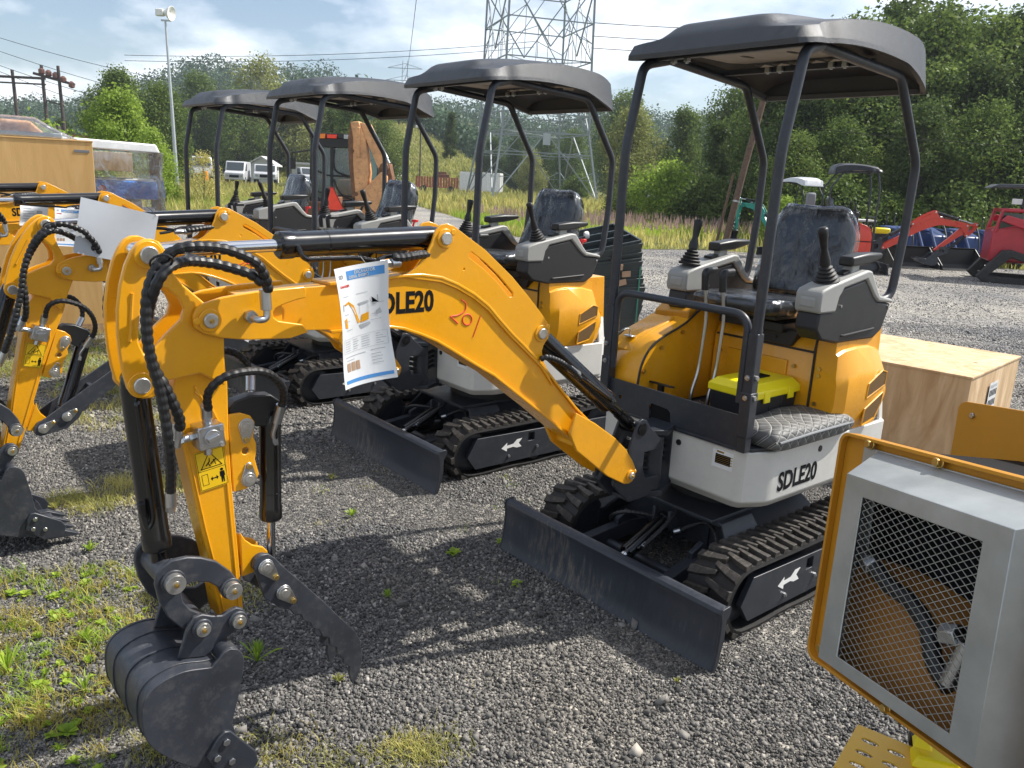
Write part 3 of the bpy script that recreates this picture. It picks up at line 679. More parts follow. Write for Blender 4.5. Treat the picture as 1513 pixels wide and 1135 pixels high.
# ---- travel levers and pedals
for y, dx in ((-.105, 0), (-.025, -.02)):
    tl = P('travel_lever', MB().tube(bend([(-.262 + dx, y, .735), (-.262 + dx, y, .80), (-.312 + dx, y - .01, .90), (-.318 + dx, y, 1.15), (-.288 + dx, y - .01, 1.34)], .04), .0085, 12), 'zinc', bevel=0)
    P('lever_grip', MB().tube(bend([(-.297 + dx, y - .008, 1.27), (-.288 + dx, y - .01, 1.352), (-.385 + dx, y - .03, 1.352)], .022), .0165, 14), 'black', parent=tl, bevel=0)
for (x, y, z) in ((-.12, -.165, .845), (-.34, .02, .79)):
    pd = P('pedal', MB().box((x, y, z), (.035, .13, .008), Matrix.Rotation(R(-12), 3, 'Y')), 'plastic_black', bevel=.002)
    P('pedal_stem', MB().bx(x - .01, x + .01, y - .013, y + .013, .722, z), 'black', parent=pd)
# ---- swing post
sw = [(.283, .790), (.262, .800), (.235, .790), (.214, .762), (.130, .690), (.130, .655), (.232, .655), (.236, .590), (.214, .540), (.130, .535), (.130, .505), (.195, .455), (.305, .452), (.405, .545), (.405, .60), (.330, .66), (.326, .69)]
sb = MB()
for s in (1, -1): sb.prism(sw, s * .043 + .016, s * .055 + .016)
sb.cyl((.12, .016, .465), (.12, .016, .70), .045, n=28).bx(.11, .25, -.027, .059, .655, .69).bx(.11, .24, -.027, .059, .505, .535).bx(.20, .30, -.027, .059, .452, .468)
g = P('swing_bracket', sb, 'charcoal', bevel=.003)
P('mounting_lug', MB().prism([(-.02, -.105), (.10, -.075), (.165, -.04), (.165, .04), (.10, .075), (-.02, .022)], .705, .728, ax='z').prism([(-.02, -.105), (.10, -.075), (.165, -.04), (.165, .04), (.10, .075), (-.02, .022)], .438, .462, ax='z'), 'charcoal', parent=g, bevel=.003)
hz = MB()
for z in (.56, .59, .62, .65): hz.merge(hose([(.0, -.03, z), (.10, .02, z - .005), (.20, .02, z + .01), (.24, -.03, z + .04)], .011))
P('hose_bundle', hz, 'black', bevel=0)
NBODY = len(K)

# ------------------------------------------------------------------ boom, stick, bucket, thumb
BF, BS, BT, BL, SU, SW, SV, SK = (.341, .585), (1.998, 1.335), (1.272, 1.524), (.853, 1.200), (2.128, 1.495), (2.162, 1.189), (1.972, .528), (1.979, .615)
BKP, LKC, THP, THB, THT = (2.067, .538), (2.126, .680), (1.873, .640), (1.823, .547), (1.815, 1.045)
def pin(x, z, y, grp, par, r=.020, boss='yellow', head='pinhead', flat=True, ear=None):
    s = 1 if y > 0 else -1; b = MB().cyl((x, y - s * .002, z), (x, y + s * .007, z), r * 1.55, n=26)
    if ear is not None:
        a = R(ear); e = (x + r * 1.75 * math.cos(a), z + r * 1.75 * math.sin(a)); b.cyl((e[0], y - s * .002, e[1]), (e[0], y + s * .009, e[1]), r * .5, n=12)
    i = P('pin_boss', b, boss, grp, par, bevel=.002)
    h = MB().cyl((x, y + s * .006, z), (x, y + s * .016, z), r, n=24 if not flat else 22)
    P('pin', h, head, grp, par, bevel=.0025)
    return i
def nipple(x, z, y, grp, par): P('grease_nipple', MB().cyl((x, y, z), (x, y + .006, z), .006, n=6).cyl((x, y + .006, z), (x, y + .010, z), .003, n=8), 'brass', grp, par, bevel=0)
top = [(1.905, 1.386), (1.745, 1.397), (1.657, 1.400), (1.489, 1.406), (1.426, 1.413), (1.355, 1.414), (1.281, 1.403), (1.219, 1.380), (1.154, 1.347), (1.092, 1.305), (1.045, 1.260), (.989, 1.209), (.926, 1.158), (.839, 1.083), (.751, .994), (.656, .900), (.552, .814)]
bot = [(1.905, 1.284), (1.730, 1.282), (1.654, 1.277), (1.456, 1.275), (1.409, 1.266), (1.351, 1.245), (1.290, 1.219), (1.232, 1.186), (1.167, 1.147), (1.104, 1.110), (1.052, 1.081), (.944, 1.003), (.829, .920), (.705, .825), (.604, .753)]
bm_ = MB().prism(top + bot[::-1], -.053, .053)
boom = P('boom', bm_, 'yellow', 'boom', bevel=.0015, ang=20)
def strip(line, y, t, dn):
    secs = []
    for i, p in enumerate(line):
        a = Vector(line[max(i - 1, 0)]); c = Vector(line[min(i + 1, len(line) - 1)]); d = (c - a).normalized(); n = Vector((-d.y, d.x)) * dn
        q = Vector(p); secs.append([(q.x, -y, q.y), (q.x, y, q.y), (q.x + n.x * t, y, q.y + n.y * t), (q.x + n.x * t, -y, q.y + n.y * t)])
    return MB().loft(secs)
P('flange', strip(top[2:], .066, .009, -1), 'yellow', 'boom', boom, bevel=.002, ang=20)
P('flange', strip(bot[2:], .066, .009, 1), 'yellow', 'boom', boom, bevel=.002, ang=20)
gus = [(1.424, 1.414), (1.376, 1.438), (1.343, 1.472), (1.32, 1.511), (1.307, 1.546), (1.29, 1.563), (1.263, 1.568), (1.238, 1.560), (1.18, 1.526), (1.114, 1.488), (1.057, 1.445), (.997, 1.400), (.934, 1.344), (.869, 1.282), (.825, 1.236), (.810, 1.205), (.817, 1.179), (.836, 1.158), (.843, 1.138), (.836, 1.105), (.810, 1.066), (.780, 1.005), (.839, 1.075), (.926, 1.148), (.989, 1.199), (1.045, 1.250), (1.092, 1.295), (1.154, 1.337), (1.219, 1.370), (1.281, 1.393), (1.355, 1.404)]
def slot(p, w):
    n = len(p); L = []; Rr = []
    for i in range(n):
        a = Vector(p[max(i - 1, 0)]); c = Vector(p[min(i + 1, n - 1)]); d = (c - a).normalized(); nn = Vector((-d.y, d.x)) * w; q = Vector(p[i]); L.append(tuple(q + nn)); Rr.append(tuple(q - nn))
    d0 = (Vector(p[0]) - Vector(p[1])).normalized() * w; d1 = (Vector(p[-1]) - Vector(p[-2])).normalized() * w
    return L + [tuple(Vector(p[-1]) + d1)] + Rr[::-1] + [tuple(Vector(p[0]) + d0)]
sl = slot([(1.172, 1.474), (1.112, 1.437), (1.054, 1.393), (.996, 1.340)], .010)
gp = []
for s in (1, -1): gp.append(P('gusset_plate', MB().prism(gus, s * .0535, s * .0635, holes=[sl, [(1.196 + .004 * math.cos(a), 1.43 + .004 * math.sin(a)) for a in [2 * PI * i / 8 for i in range(8)]]]), 'yellow', 'boom', boom, bevel=.002))
fork = [(.702, .822), (.673, .894), (.568, .838), (.447, .759), (.376, .699), (.332, .646), (.307, .606), (.307, .578), (.320, .556), (.341, .549), (.371, .553), (.473, .607), (.658, .746)]
fk = MB()
for s in (1, -1): fk.prism(fork, s * .0745, s * .0885)
fk.loft([[(.640, y, .750), (.640, y, .860), (.590, y, .835), (.60, y, .735)] for y in (-.0745, .0745)])
P('boom_foot', fk, 'yellow', 'boom', boom, bevel=.003)
sf = [(2.034, 1.318), (2.036, 1.348), (2.027, 1.366), (2.011, 1.376), (1.963, 1.389), (1.905, 1.396), (1.863, 1.400), (1.742, 1.405), (1.737, 1.396), (1.739, 1.375), (1.766, 1.371), (1.806, 1.360), (1.824, 1.353), (1.832, 1.342), (1.830, 1.329), (1.817, 1.319), (1.75, 1.305), (1.733, 1.282), (1.785, 1.270), (1.899, 1.276), (1.967, 1.287), (2.014, 1.303)]
sfm = MB()
for s in (1, -1): sfm.prism(sf, s * .075, s * .088)
sfm.prism([(1.875, 1.284), (1.875, 1.385), (1.80, 1.36), (1.80, 1.30)], -.0745, .0745)
P('stick_fork', sfm, 'yellow', 'boom', boom, bevel=.003)
for s in (1, -1):
    pin(*BT, s * .0635, 'boom', boom, .019, ear=145); pin(*BL, s * .0635, 'boom', boom, .019, ear=140); pin(*BF, s * .0885, 'boom', boom, .015, ear=150); pin(*BS, s * .088, 'boom', boom, .0185, ear=0)
nipple(*BF, .103, 'boom', boom); nipple(*BS, .103, 'boom', boom)
t = txt('SDLE20', .086, .80, .0030); t.xf(Matrix.Translation((1.522, .0536, 1.309)) @ Matrix.Rotation(PI, 4, 'Z') @ Matrix.Rotation(PI / 2, 4, 'X'))
P('lettering', t, 'ink', 'boom', boom, bevel=0)
CH = []  # the red marker number is only on the first two machines: see below
def a201(x, y): return (1.235 - .00052 * (x - 540), .0545, 1.287 - .00004 * (x - 540) - .00043 * (y - 740))
m2 = MB().tube(cr([a201(*p) for p in ((612, 622), (648, 648), (645, 700), (595, 735), (535, 745))], 4) + [Vector(a201(595, 798))], .0021, 6)
m2.tube(cr([a201(665 + 36 * math.cos(a), 768 + 40 * math.sin(a)) for a in [2 * PI * i / 10 - 1 for i in range(11)]], 3), .0021, 6).tube([a201(768, 738), a201(748, 800), a201(714, 900)], .0017, 6)
P('marker_number', m2, 'redink', 'boom', boom, bevel=0)
# elbow fitting on the fork + hydraulic tubes
P('fitting', MB().cyl((1.897, .088, 1.338), (1.897, .108, 1.338), .017, n=6).tube(bend([(1.897, .10, 1.338), (1.897, .130, 1.334), (1.868, .130, 1.334), (1.868, .128, 1.37)], .014), .009, 12).cyl((1.869, .128, 1.358), (1.871, .127, 1.410), .0145, n=14), 'zinc', 'boom', boom, bevel=.001)
# stick
hd = [(2.118, 1.531), (2.135, 1.530), (2.150, 1.522), (2.165, 1.503), (2.180, 1.472), (2.194, 1.425), (2.203, 1.370), (2.206, 1.314), (2.204, 1.265), (2.199, 1.218), (2.192, 1.183), (2.181, 1.163), (2.159, 1.154), (2.135, 1.152), (2.122, 1.163), (2.105, 1.19), (2.02, 1.20), (1.958, 1.16), (1.955, 1.31), (1.975, 1.36), (2.0, 1.374), (2.055, 1.426), (2.078, 1.458), (2.088, 1.505), (2.100, 1.524)]
hole = [(2.119, 1.422), (2.088, 1.414), (2.064, 1.392), (2.052, 1.364), (2.060, 1.338), (2.100, 1.302), (2.138, 1.262), (2.150, 1.262), (2.160, 1.29), (2.157, 1.330), (2.147, 1.393), (2.135, 1.417)]
sk = P('stick', MB().prism([(1.924, .500), (1.934, .70), (1.944, .89), (1.947, 1.03), (1.945, 1.16), (1.955, 1.29), (2.02, 1.27), (2.075, 1.19), (2.09, 1.13), (2.084, 1.092), (2.066, 1.013), (2.049, .897), (2.03, .776), (2.013, .684), (1.991, .505)], -.050, .050), 'yellow', 'stick', bevel=.003)
for s in (1, -1):
    P('stick_head', MB().prism(hd, s * .052, s * .072, holes=[hole]), 'yellow', 'stick', sk, bevel=.004)
P('weld_bead', MB().tube(cr([(2.168, .0725, 1.408), (2.171, .0715, 1.38), (2.176, .0715, 1.33), (2.180, .0725, 1.295)], 5), .0045, 8).tube([(1.960, .051, 1.17), (1.99, .0515, 1.22), (2.03, .0515, 1.245)], .004, 8).tube([(1.985, .051, 1.05), (2.012, .0515, 1.13), (2.03, .0515, 1.165)], .004, 8), 'yellow', 'stick', sk, bevel=0)
P('rim', MB().tube([(1.9375, .052, .52), (1.947, .052, .70), (1.957, .052, .89), (1.960, .052, 1.03), (1.995, .052, 1.115), (2.03, .052, 1.15)], .0028, 8).tube([(1.98, .052, .52), (2.002, .052, .684), (2.019, .052, .776), (2.038, .052, .897), (2.055, .052, 1.013), (2.072, .052, 1.092)], .0022, 8), 'yellow', 'stick', sk, bevel=0)
for s in (1, -1):
    pin(*SU, s * .072, 'stick', sk, .021, ear=None); pin(*SW, s * .072, 'stick', sk, .020)
tb = MB()
for s in (1, -1): tb.prism([(1.945, 1.075), (1.911, 1.075), (1.885, 1.064), (1.872, 1.043), (1.878, 1.004), (1.870, .985), (1.870, .962), (1.875, .940), (1.865, .896), (1.877, .871), (1.905, .859), (1.938, .858)], s * .030, s * .042, holes=[[(1.901 + .010 * math.cos(a), .968 + .010 * math.sin(a)) for a in [2 * PI * i / 12 for i in range(12)]]])
P('thumb_bracket', tb, 'yellow', 'stick', sk, bevel=.0025)
def keeper(x, z, dx, dz, y, grp, par):
    L = math.hypot(dx, dz); u = (dx / L, dz / L); n = (-u[1], u[0]); pl = []
    for i in range(11): a = PI / 2 + PI * i / 10; pl.append((x + .0225 * (math.cos(a) * u[0] + math.sin(a) * n[0]), z + .0225 * (math.cos(a) * u[1] + math.sin(a) * n[1])))
    for i in range(7): a = -PI / 2 + PI * i / 6; pl.append((x + dx + .011 * (math.cos(a) * u[0] + math.sin(a) * n[0]), z + dz + .011 * (math.cos(a) * u[1] + math.sin(a) * n[1])))
    k = P('keeper_plate', MB().prism(pl, y, y + .005), 'zinc', grp, par, bevel=.0015)
    P('pin', MB().cyl((x, y + .005, z), (x, y + .010, z), .0185, n=24).cyl((x, y + .010, z), (x, y + .012, z), .011, n=20), 'pinhead', grp, par, bevel=.002)
    P('bolt', MB().cyl((x + dx, y + .005, z + dz), (x + dx, y + .013, z + dz), .0085, n=6), 'brass', grp, par, bevel=.001)
keeper(1.897, 1.036, .002, -.036, .042, 'stick', sk); keeper(1.895, .888, -.001, .036, .042, 'stick', sk)
P('thumb_lug', MB().prism([(1.938, 1.085), (1.92, 1.105), (1.88, 1.115), (1.82, 1.11), (1.795, 1.09), (1.790, 1.04), (1.83, 1.02), (1.875, 1.03), (1.90, 1.06), (1.938, 1.07)], -.029, .029), 'black', 'stick', sk, bevel=.004)
lt = MB()
for s in (1, -1): lt.prism([(1.925, .740), (1.912, .715), (1.892, .695), (1.862, .681), (1.849, .665), (1.847, .640), (1.860, .622), (1.891, .612), (1.925, .608)], s * .036, s * .049)
P('thumb_mount', lt, 'yellow', 'stick', sk, bevel=.0025)
# valve block + sticker on the near face of the stick
vb = MB().box((2.013, .083, 1.043), (.066, .058, .060), Matrix.Rotation(R(4), 3, 'Y'))
v = P('valve_block', vb, 'zinc', 'stick', sk, bevel=.003)
P('valve_cap', MB().cyl((2.013, .112, 1.043), (2.013, .119, 1.043), .021, n=24).box((2.013, .124, 1.043), (.030, .010, .012), Matrix.Rotation(R(20), 3, 'Y')), 'zinc', 'stick', v, bevel=.001)
bb = MB()
for (dx, dz) in ((.024, .021), (-.024, .021), (.024, -.021), (-.024, -.021)): bb.cyl((2.013 + dx, .112, 1.043 + dz), (2.013 + dx, .117, 1.043 + dz), .0058, n=10)
P('bolt', bb, 'pinhead', 'stick', v, bevel=0)
P('fitting', MB().cyl((2.013, .083, 1.010), (2.013, .083, .990), .011, n=6).cyl((2.045, .083, 1.045), (2.063, .085, 1.043), .012, n=6).cyl((2.063, .085, 1.043), (2.088, .090, 1.040), .010, n=14).cyl((2.080, .0895, 1.041), (2.108, .098, 1.038), .012, n=6).cyl((2.100, .102, 1.030), (2.097, .105, 1.060), .012, n=6).cyl((2.097, .106, 1.055), (2.096, .110, 1.095), .0145, n=14)
  .cyl((2.013, .083, 1.070), (2.015, .088, 1.092), .012, n=6).cyl((2.015, .088, 1.090), (2.020, .10, 1.125), .0145, n=14), 'zinc', 'stick', v, bevel=.001)
stk = P('warning_sticker', MB().prism([(2.0405, .988), (2.027, .882), (1.952, .892), (1.9655, .998)], .0535, .0542), 'sticker', 'stick', sk, bevel=0)
def lin(p, q, w, y=.0543): 
    a = Vector(p); b_ = Vector(q); d = (b_ - a).normalized(); n = Vector((-d.y, d.x)) * w / 2; e = d * w / 2
    return [tuple(a + n - e), tuple(b_ + n + e), tuple(b_ - n + e), tuple(a - n - e)]
pr = MB()
def S(u, w_): # sticker coordinates: u across (0 left .. 1 right), w down
    a = Vector((2.0405, .988)).lerp(Vector((1.9655, .998)), u); b_ = Vector((2.027, .882)).lerp(Vector((1.952, .892)), u); return tuple(a.lerp(b_, w_))
for (p, q) in (((.03, .02), (.97, .02)), ((.97, .02), (.97, .98)), ((.97, .98), (.03, .98)), ((.03, .98), (.03, .02)), ((.03, .50), (.97, .50)), ((.12, .60), (.32, .60)), ((.32, .60), (.32, .87)), ((.32, .87), (.12, .87)), ((.12, .87), (.12, .60))):
    pr.prism(lin(S(*p), S(*q), .0011), .0542, .0546)
for (p, q) in (((.14, .45), (.50, .06)), ((.50, .06), (.86, .45)), ((.86, .45), (.14, .45))): pr.prism(lin(S(*p), S(*q), .0022), .0542, .0546)
for (p, q, w) in (((.33, .38), (.45, .30), .003), ((.45, .30), (.47, .22), .0025), ((.40, .33), (.46, .41), .0025), ((.50, .36), (.66, .28), .003), ((.60, .27), (.66, .40), .002)): pr.prism(lin(S(*p), S(*q), w), .0542, .0546)
pr.prism(lin(S(.46, .75), S(.62, .75), .003), .0542, .0546)
pr.prism([S(.40, .75), S(.47, .69), S(.47, .81)], .0542, .0546); pr.prism([S(.68, .75), S(.61, .69), S(.61, .81)], .0542, .0546)
pr.prism([S(.74, .63), S(.90, .63), S(.91, .76), S(.88, .76), S(.87, .92), S(.83, .92), S(.82, .80), S(.80, .92), S(.76, .92), S(.76, .76), S(.73, .76)], .0542, .0546)
cx, cz = S(.82, .585); pr.prism([(cx + .0042 * math.cos(a), cz + .0042 * math.sin(a)) for a in [2 * PI * i / 10 for i in range(10)]], .0542, .0546)
P('pictogram', pr, 'ink', 'stick', stk, bevel=0)
# bucket link, bucket, thumb
C = [(2.150, .722), (2.126, .735), (2.085, .733), (2.051, .722), (2.012, .700), (1.975, .660), (1.953, .622), (1.957, .600), (1.979, .588), (2.002, .600), (2.010, .625), (2.035, .648), (2.075, .662), (2.098, .655), (2.106, .640), (2.102, .612), (2.085, .585), (2.052, .560), (2.045, .540), (2.055, .520), (2.078, .515), (2.110, .540), (2.140, .580), (2.160, .630), (2.168, .680), (2.163, .708)]
bl_ = MB()
for s in (1, -1): bl_.prism(C, s * .088, s * .104)
bl_.cyl((2.126, -.088, .68), (2.126, .088, .68), .030, n=20).cyl((2.067, -.088, .538), (2.067, .088, .538), .024, n=18)
lkp = P('bucket_link', bl_, 'steelgrey', 'link', bevel=.003)
for (x, z, r, y) in ((2.126, .680, .025, .104), (1.979, .615, .023, .104)):
    P('bushing', MB().cyl((x, y, z), (x, y + .008, z), r * 1.25, n=24), 'steelgrey', 'link', lkp, bevel=.002); P('pin', MB().cyl((x, y + .008, z), (x, y + .028, z), r, n=26).cyl((x, y + .028, z), (x, y + .029, z), r * .4, n=12), 'pinhead', 'link', lkp, bevel=.004); nipple(x, z, y + .029, 'link', lkp)
side0 = [(2.014, .484), (1.996, .476), (1.983, .458), (1.979, .434), (1.995, .349), (2.018, .262), (1.990, .150), (1.993, .098), (2.055, .128), (2.139, .189), (2.205, .260), (2.236, .315), (2.242, .375), (2.232, .427), (2.195, .456), (2.136, .465), (2.066, .449), (2.045, .468), (2.033, .480)]
side = side0[:7] + [(1.993, .098)] + [(q.x, q.z) for q in cr([(p[0], 0, p[1]) for p in side0[8:17]], 4)] + side0[17:]
bk_ = MB()
for s in (1, -1): bk_.prism(side, s * .172, s * .182)
sh = [(2.040, .445), (2.070, .447), (2.136, .463), (2.195, .454), (2.230, .426), (2.240, .375), (2.234, .316), (2.203, .262), (2.138, .191), (2.055, .130), (1.975, .090)]
sh = [(q.x, q.z) for q in cr([(p[0], 0, p[1]) for p in sh], 4)]
shp = []
for i, p in enumerate(sh):
    a = Vector(sh[max(i - 1, 0)]); c = Vector(sh[min(i + 1, len(sh) - 1)]); d = (c - a).normalized(); n = Vector((d.y, -d.x)) * .007; shp.append((p[0] + n.x, p[1] + n.y))
bk_.prism(sh + shp[::-1], -.172, .172)
def wear(y0, y1):
    o = []; i_ = []
    for i, p in enumerate(sh[1:-1]):
        k = i + 1; a = Vector(sh[k - 1]); c = Vector(sh[k + 1]); d = (c - a).normalized(); n = Vector((-d.y, d.x)); i_.append((p[0] - n.x * .001, p[1] - n.y * .001)); o.append((p[0] + n.x * .0035, p[1] + n.y * .0035))
    return MB().prism(i_ + o[::-1], y0, y1)
bu = P('bucket', bk_, 'steelgrey', 'bucket', bevel=.002, ang=40)
for (a, b_) in ((-.135, -.095), (-.03, .035), (.10, .14)): P('wear_strip', wear(a, b_), 'steelgrey', 'bucket', bu, bevel=.001, ang=40)
P('torque_tube', MB().cyl((2.014, -.172, .456), (2.014, .172, .456), .027, n=24), 'steelgrey', 'bucket', bu)
ears = MB()
for s in (1, -1): ears.prism([(2.128, .468), (2.099, .555), (2.085, .572), (2.062, .573), (2.037, .560), (2.010, .552), (1.990, .560), (1.972, .563), (1.953, .552), (1.945, .530), (1.955, .505), (1.990, .490), (2.02, .470), (2.06, .45)], s * .107, s * .122)
P('ear', ears, 'steelgrey', 'bucket', bu, bevel=.003)
for (x, z) in (BKP, SV):
    P('bushing', MB().cyl((x, .122, z), (x, .132, z), .026, n=24), 'steelgrey', 'bucket', bu, bevel=.003); P('pin', MB().cyl((x, .132, z), (x, .142, z), .0185, n=22).cyl((x, .142, z), (x, .143, z), .010, n=12), 'pinhead', 'bucket', bu, bevel=.003); nipple(x, z, .143, 'bucket', bu)
for s in (1, -1):
    cu = P('side_cutter', MB().prism([(2.095, .200), (2.062, .245), (2.045, .256), (2.028, .250), (1.960, .155), (1.955, .120), (1.985, .088), (2.055, .115)], s * .182, s * .196), 'charcoal', 'bucket', bu, bevel=.003)
    P('bolt', MB().cyl((2.042, s * .196, .225), (2.042, s * .203, .225), .010, n=6).cyl((2.068, s * .196, .188), (2.068, s * .203, .188), .010, n=6).cyl((2.030, s * .196, .160), (2.030, s * .203, .160), .010, n=6), 'zinc', 'bucket', cu, bevel=.001)
for y in (-.15, -.05, .05, .15):
    P('tooth', MB().loft([[(2.03, y - .024, .130), (2.03, y + .024, .130), (2.045, y + .024, .100), (2.045, y - .024, .100)], [(1.975, y - .022, .105), (1.975, y + .022, .105), (1.990, y + .022, .072), (1.990, y - .022, .072)], [(1.925, y - .018, .046), (1.925, y + .018, .046), (1.928, y + .018, .040), (1.928, y - .018, .040)]]), 'charcoal', 'bucket', bu, bevel=.002)
thp = [(1.908, .650), (1.902, .668), (1.885, .678), (1.864, .675), (1.844, .656), (1.823, .627), (1.763, .555), (1.691, .468), (1.654, .418), (1.59, .338), (1.572, .297), (1.567, .235), (1.574, .197), (1.590, .166), (1.600, .160), (1.608, .180), (1.613, .207), (1.611, .226), (1.633, .244), (1.634, .265), (1.654, .285), (1.655, .307), (1.678, .325), (1.680, .349), (1.702, .363), (1.711, .386), (1.735, .402), (1.740, .421), (1.764, .439), (1.768, .456), (1.793, .467), (1.803, .485), (1.830, .497), (1.878, .545)]
th = MB()
for s in (1, -1): th.prism(thp, s * .080, s * .092)
tho = P('thumb', th, 'steelgrey', 'thumb', bevel=.002)
P('pivot_tube', MB().cyl((1.873, -.080, .640), (1.873, .080, .640), .027).cyl((1.823, -.080, .547), (1.823, .080, .547), .018).bx(1.70, 1.72, -.08, .08, .42, .44).bx(1.60, 1.615, -.08, .08, .27, .30), 'steelgrey', 'thumb', tho)
keeper(1.873, .640, -.026, -.037, .092, 'thumb', tho); keeper(1.823, .547, -.026, -.032, .092, 'thumb', tho)
# cylinders, modelled along +Z
def ram(nm, r, L, rr, gb, gr, lab=None, tube=True):
    b = MB().lathe([(r * .5, -.02), (r * .75, -.015), (r * .9, 0), (r * .95, .012), (r, .02), (r, L - .045), (r * 1.07, L - .04), (r * 1.07, L - .006), (r * .9, L)], (0, 0, 0), n=32)
    b.cyl((0, -r * .8, 0), (0, r * .8, 0), r * .72, n=20)
    i = P(nm, b, 'gloss_black', gb, bevel=.001)
    P('weld_ring', MB().lathe([(r * .9, L * .72), (r * 1.012, L * .722), (r * 1.012, L * .728), (r * .9, L * .73)], (0, 0, 0), n=32), 'gloss_black', gb, i, bevel=0)
    return i
i = ram('arm_cylinder', .0345, .512, .0165, 'armc', 'armr')
P('hydraulic_tube', MB().tube(bend([(.0, .034, .47), (.036, .045, .46), (.040, .045, .30), (.052, .055, .245), (.052, .065, .235)], .02), .0075, 10).tube(bend([(.034, .02, .05), (.042, .04, .06), (.042, .045, .21), (.058, .055, .26), (.062, .06, .31)], .02), .0065, 10), 'gloss_black', 'armc', i, bevel=0)
P('fitting', MB().cyl((.060, .060, .245), (.060, .060, .20), .012, n=6).cyl((.060, .060, .20), (.060, .058, .17), .0145, n=14), 'zinc', 'armc', i, bevel=.001)
P('rod', MB().cyl((0, 0, 0), (0, 0, .38), .0165, n=24).cyl((0, -.03, 0), (0, .03, 0), .026, n=20), 'chrome', 'armr', i, bevel=0)
i = ram('boom_cylinder', .040, .535, .019, 'boomc', 'boomr')
P('hydraulic_tube', MB().tube(bend([(.0, .038, .50), (.0, .052, .48), (-.015, .052, .30), (-.02, .05, .26)], .02), .007, 10), 'gloss_black', 'boomc', i, bevel=0)
P('fitting', MB().cyl((-.024, .055, .20), (-.018, .054, .255), .0135, n=14), 'zinc', 'boomc', i, bevel=.001)
P('rod', MB().cyl((0, 0, .01), (0, 0, .30), .020, n=24).cyl((0, -.055, 0), (0, .055, 0), .026, n=20).cyl((0, 0, .02), (0, 0, .12), .0235, n=20), 'gloss_black', 'boomr', i, bevel=0)
i = ram('bucket_cylinder', .0335, .455, .0165, 'bukc', 'bukr')
P('hydraulic_tube', MB().tube(bend([(.0, .030, .035), (-.012, .045, .045), (-.012, .045, .35), (-.03, .045, .375), (-.034, .042, .33)], .02), .008, 10).tube(bend([(-.034, .042, .33), (-.036, .045, .30)], .01), .010, 10), 'gloss_black', 'bukc', i, bevel=0)
P('rod', MB().cyl((0, 0, .02), (0, 0, .25), .0165, n=24), 'chrome', 'bukr', i, bevel=0)
P('rod_eye', MB().cyl((0, 0, .01), (0, 0, .085), .021, n=22).cyl((0, -.085, 0), (0, .085, 0), .027, n=22), 'gloss_black', 'bukr', i, bevel=.002)
i = ram('thumb_cylinder', .0295, .305, .012, 'thmc', 'thmr')
P('rod', MB().cyl((0, 0, 0), (0, 0, .40), .012, n=20), 'chrome', 'thmr', i, bevel=0)
NARM = len(K)

def groups(pose):
    s = pose.get('swing', .03); db, ts, tk, tt = pose['boom'], pose['stick'], pose['bucket'], pose['thumb']
    A = Matrix.Translation((.12, .016, 0)) @ Matrix.Rotation(s, 4, 'Z') @ Matrix.Translation((-.12, 0, 0))
    T = lambda p, sg=1: Matrix.Translation((sg * p[0], 0, sg * p[1]))
    Ry = lambda a: Matrix.Rotation(-a, 4, 'Y')
    Mb_ = T(BF) @ Ry(db) @ T(BF, -1)
    S2 = Mb_ @ Vector((BS[0], 0, BS[1])); Ms = T((S2.x, S2.z)) @ Ry(ts) @ T(BS, -1)
    V2 = Ms @ Vector((SV[0], 0, SV[1])); Mk = T((V2.x, V2.z)) @ Ry(tk) @ T(SV, -1)
    H2 = Ms @ Vector((THP[0], 0, THP[1])); Mt = T((H2.x, H2.z)) @ Ry(tt) @ T(THP, -1)
    K2 = Ms @ Vector((SK[0], 0, SK[1])); Ml = T((K2.x, K2.z)) @ Ry(pose.get('link', ts)) @ T(SK, -1)
    v = lambda M, p, y=0: M @ Vector((p[0], y, p[1]))
    G = {'body': Matrix(), 'boom': A @ Mb_, 'stick': A @ Ms, 'bucket': A @ Mk, 'thumb': A @ Mt, 'link': A @ Ml}
    def ax(p, q): 
        d = (q - p).normalized(); z = d; y = Vector((0, 1, 0)); x = y.cross(z).normalized(); m = Matrix((x, y, z)).transposed().to_4x4(); m.translation = p; return A @ m
    bt, su = v(Mb_, BT), v(Ms, SU); G['armc'] = ax(bt, su); G['armr'] = ax(su, bt)
    l, f = v(Mb_, BL), Vector((.262, 0, .757)); G['boomc'] = ax(l, f); G['boomr'] = ax(f, l)
    w, c = v(Ms, SW), v(Ml, LKC); G['bukc'] = ax(w, c); G['bukr'] = ax(c, w)
    h, t = v(Ms, THT), v(Mt, THB) if tt > -1 else v(Mt, THB); G['thmc'] = ax(h, t); G['thmr'] = ax(t, h)
    return G, A, Mb_, Ms
POSE1 = dict(boom=0, stick=0, bucket=0, thumb=0, link=0)
POSE2 = dict(boom=-.063, stick=R(22), bucket=R(-22), thumb=R(-84), link=R(14))
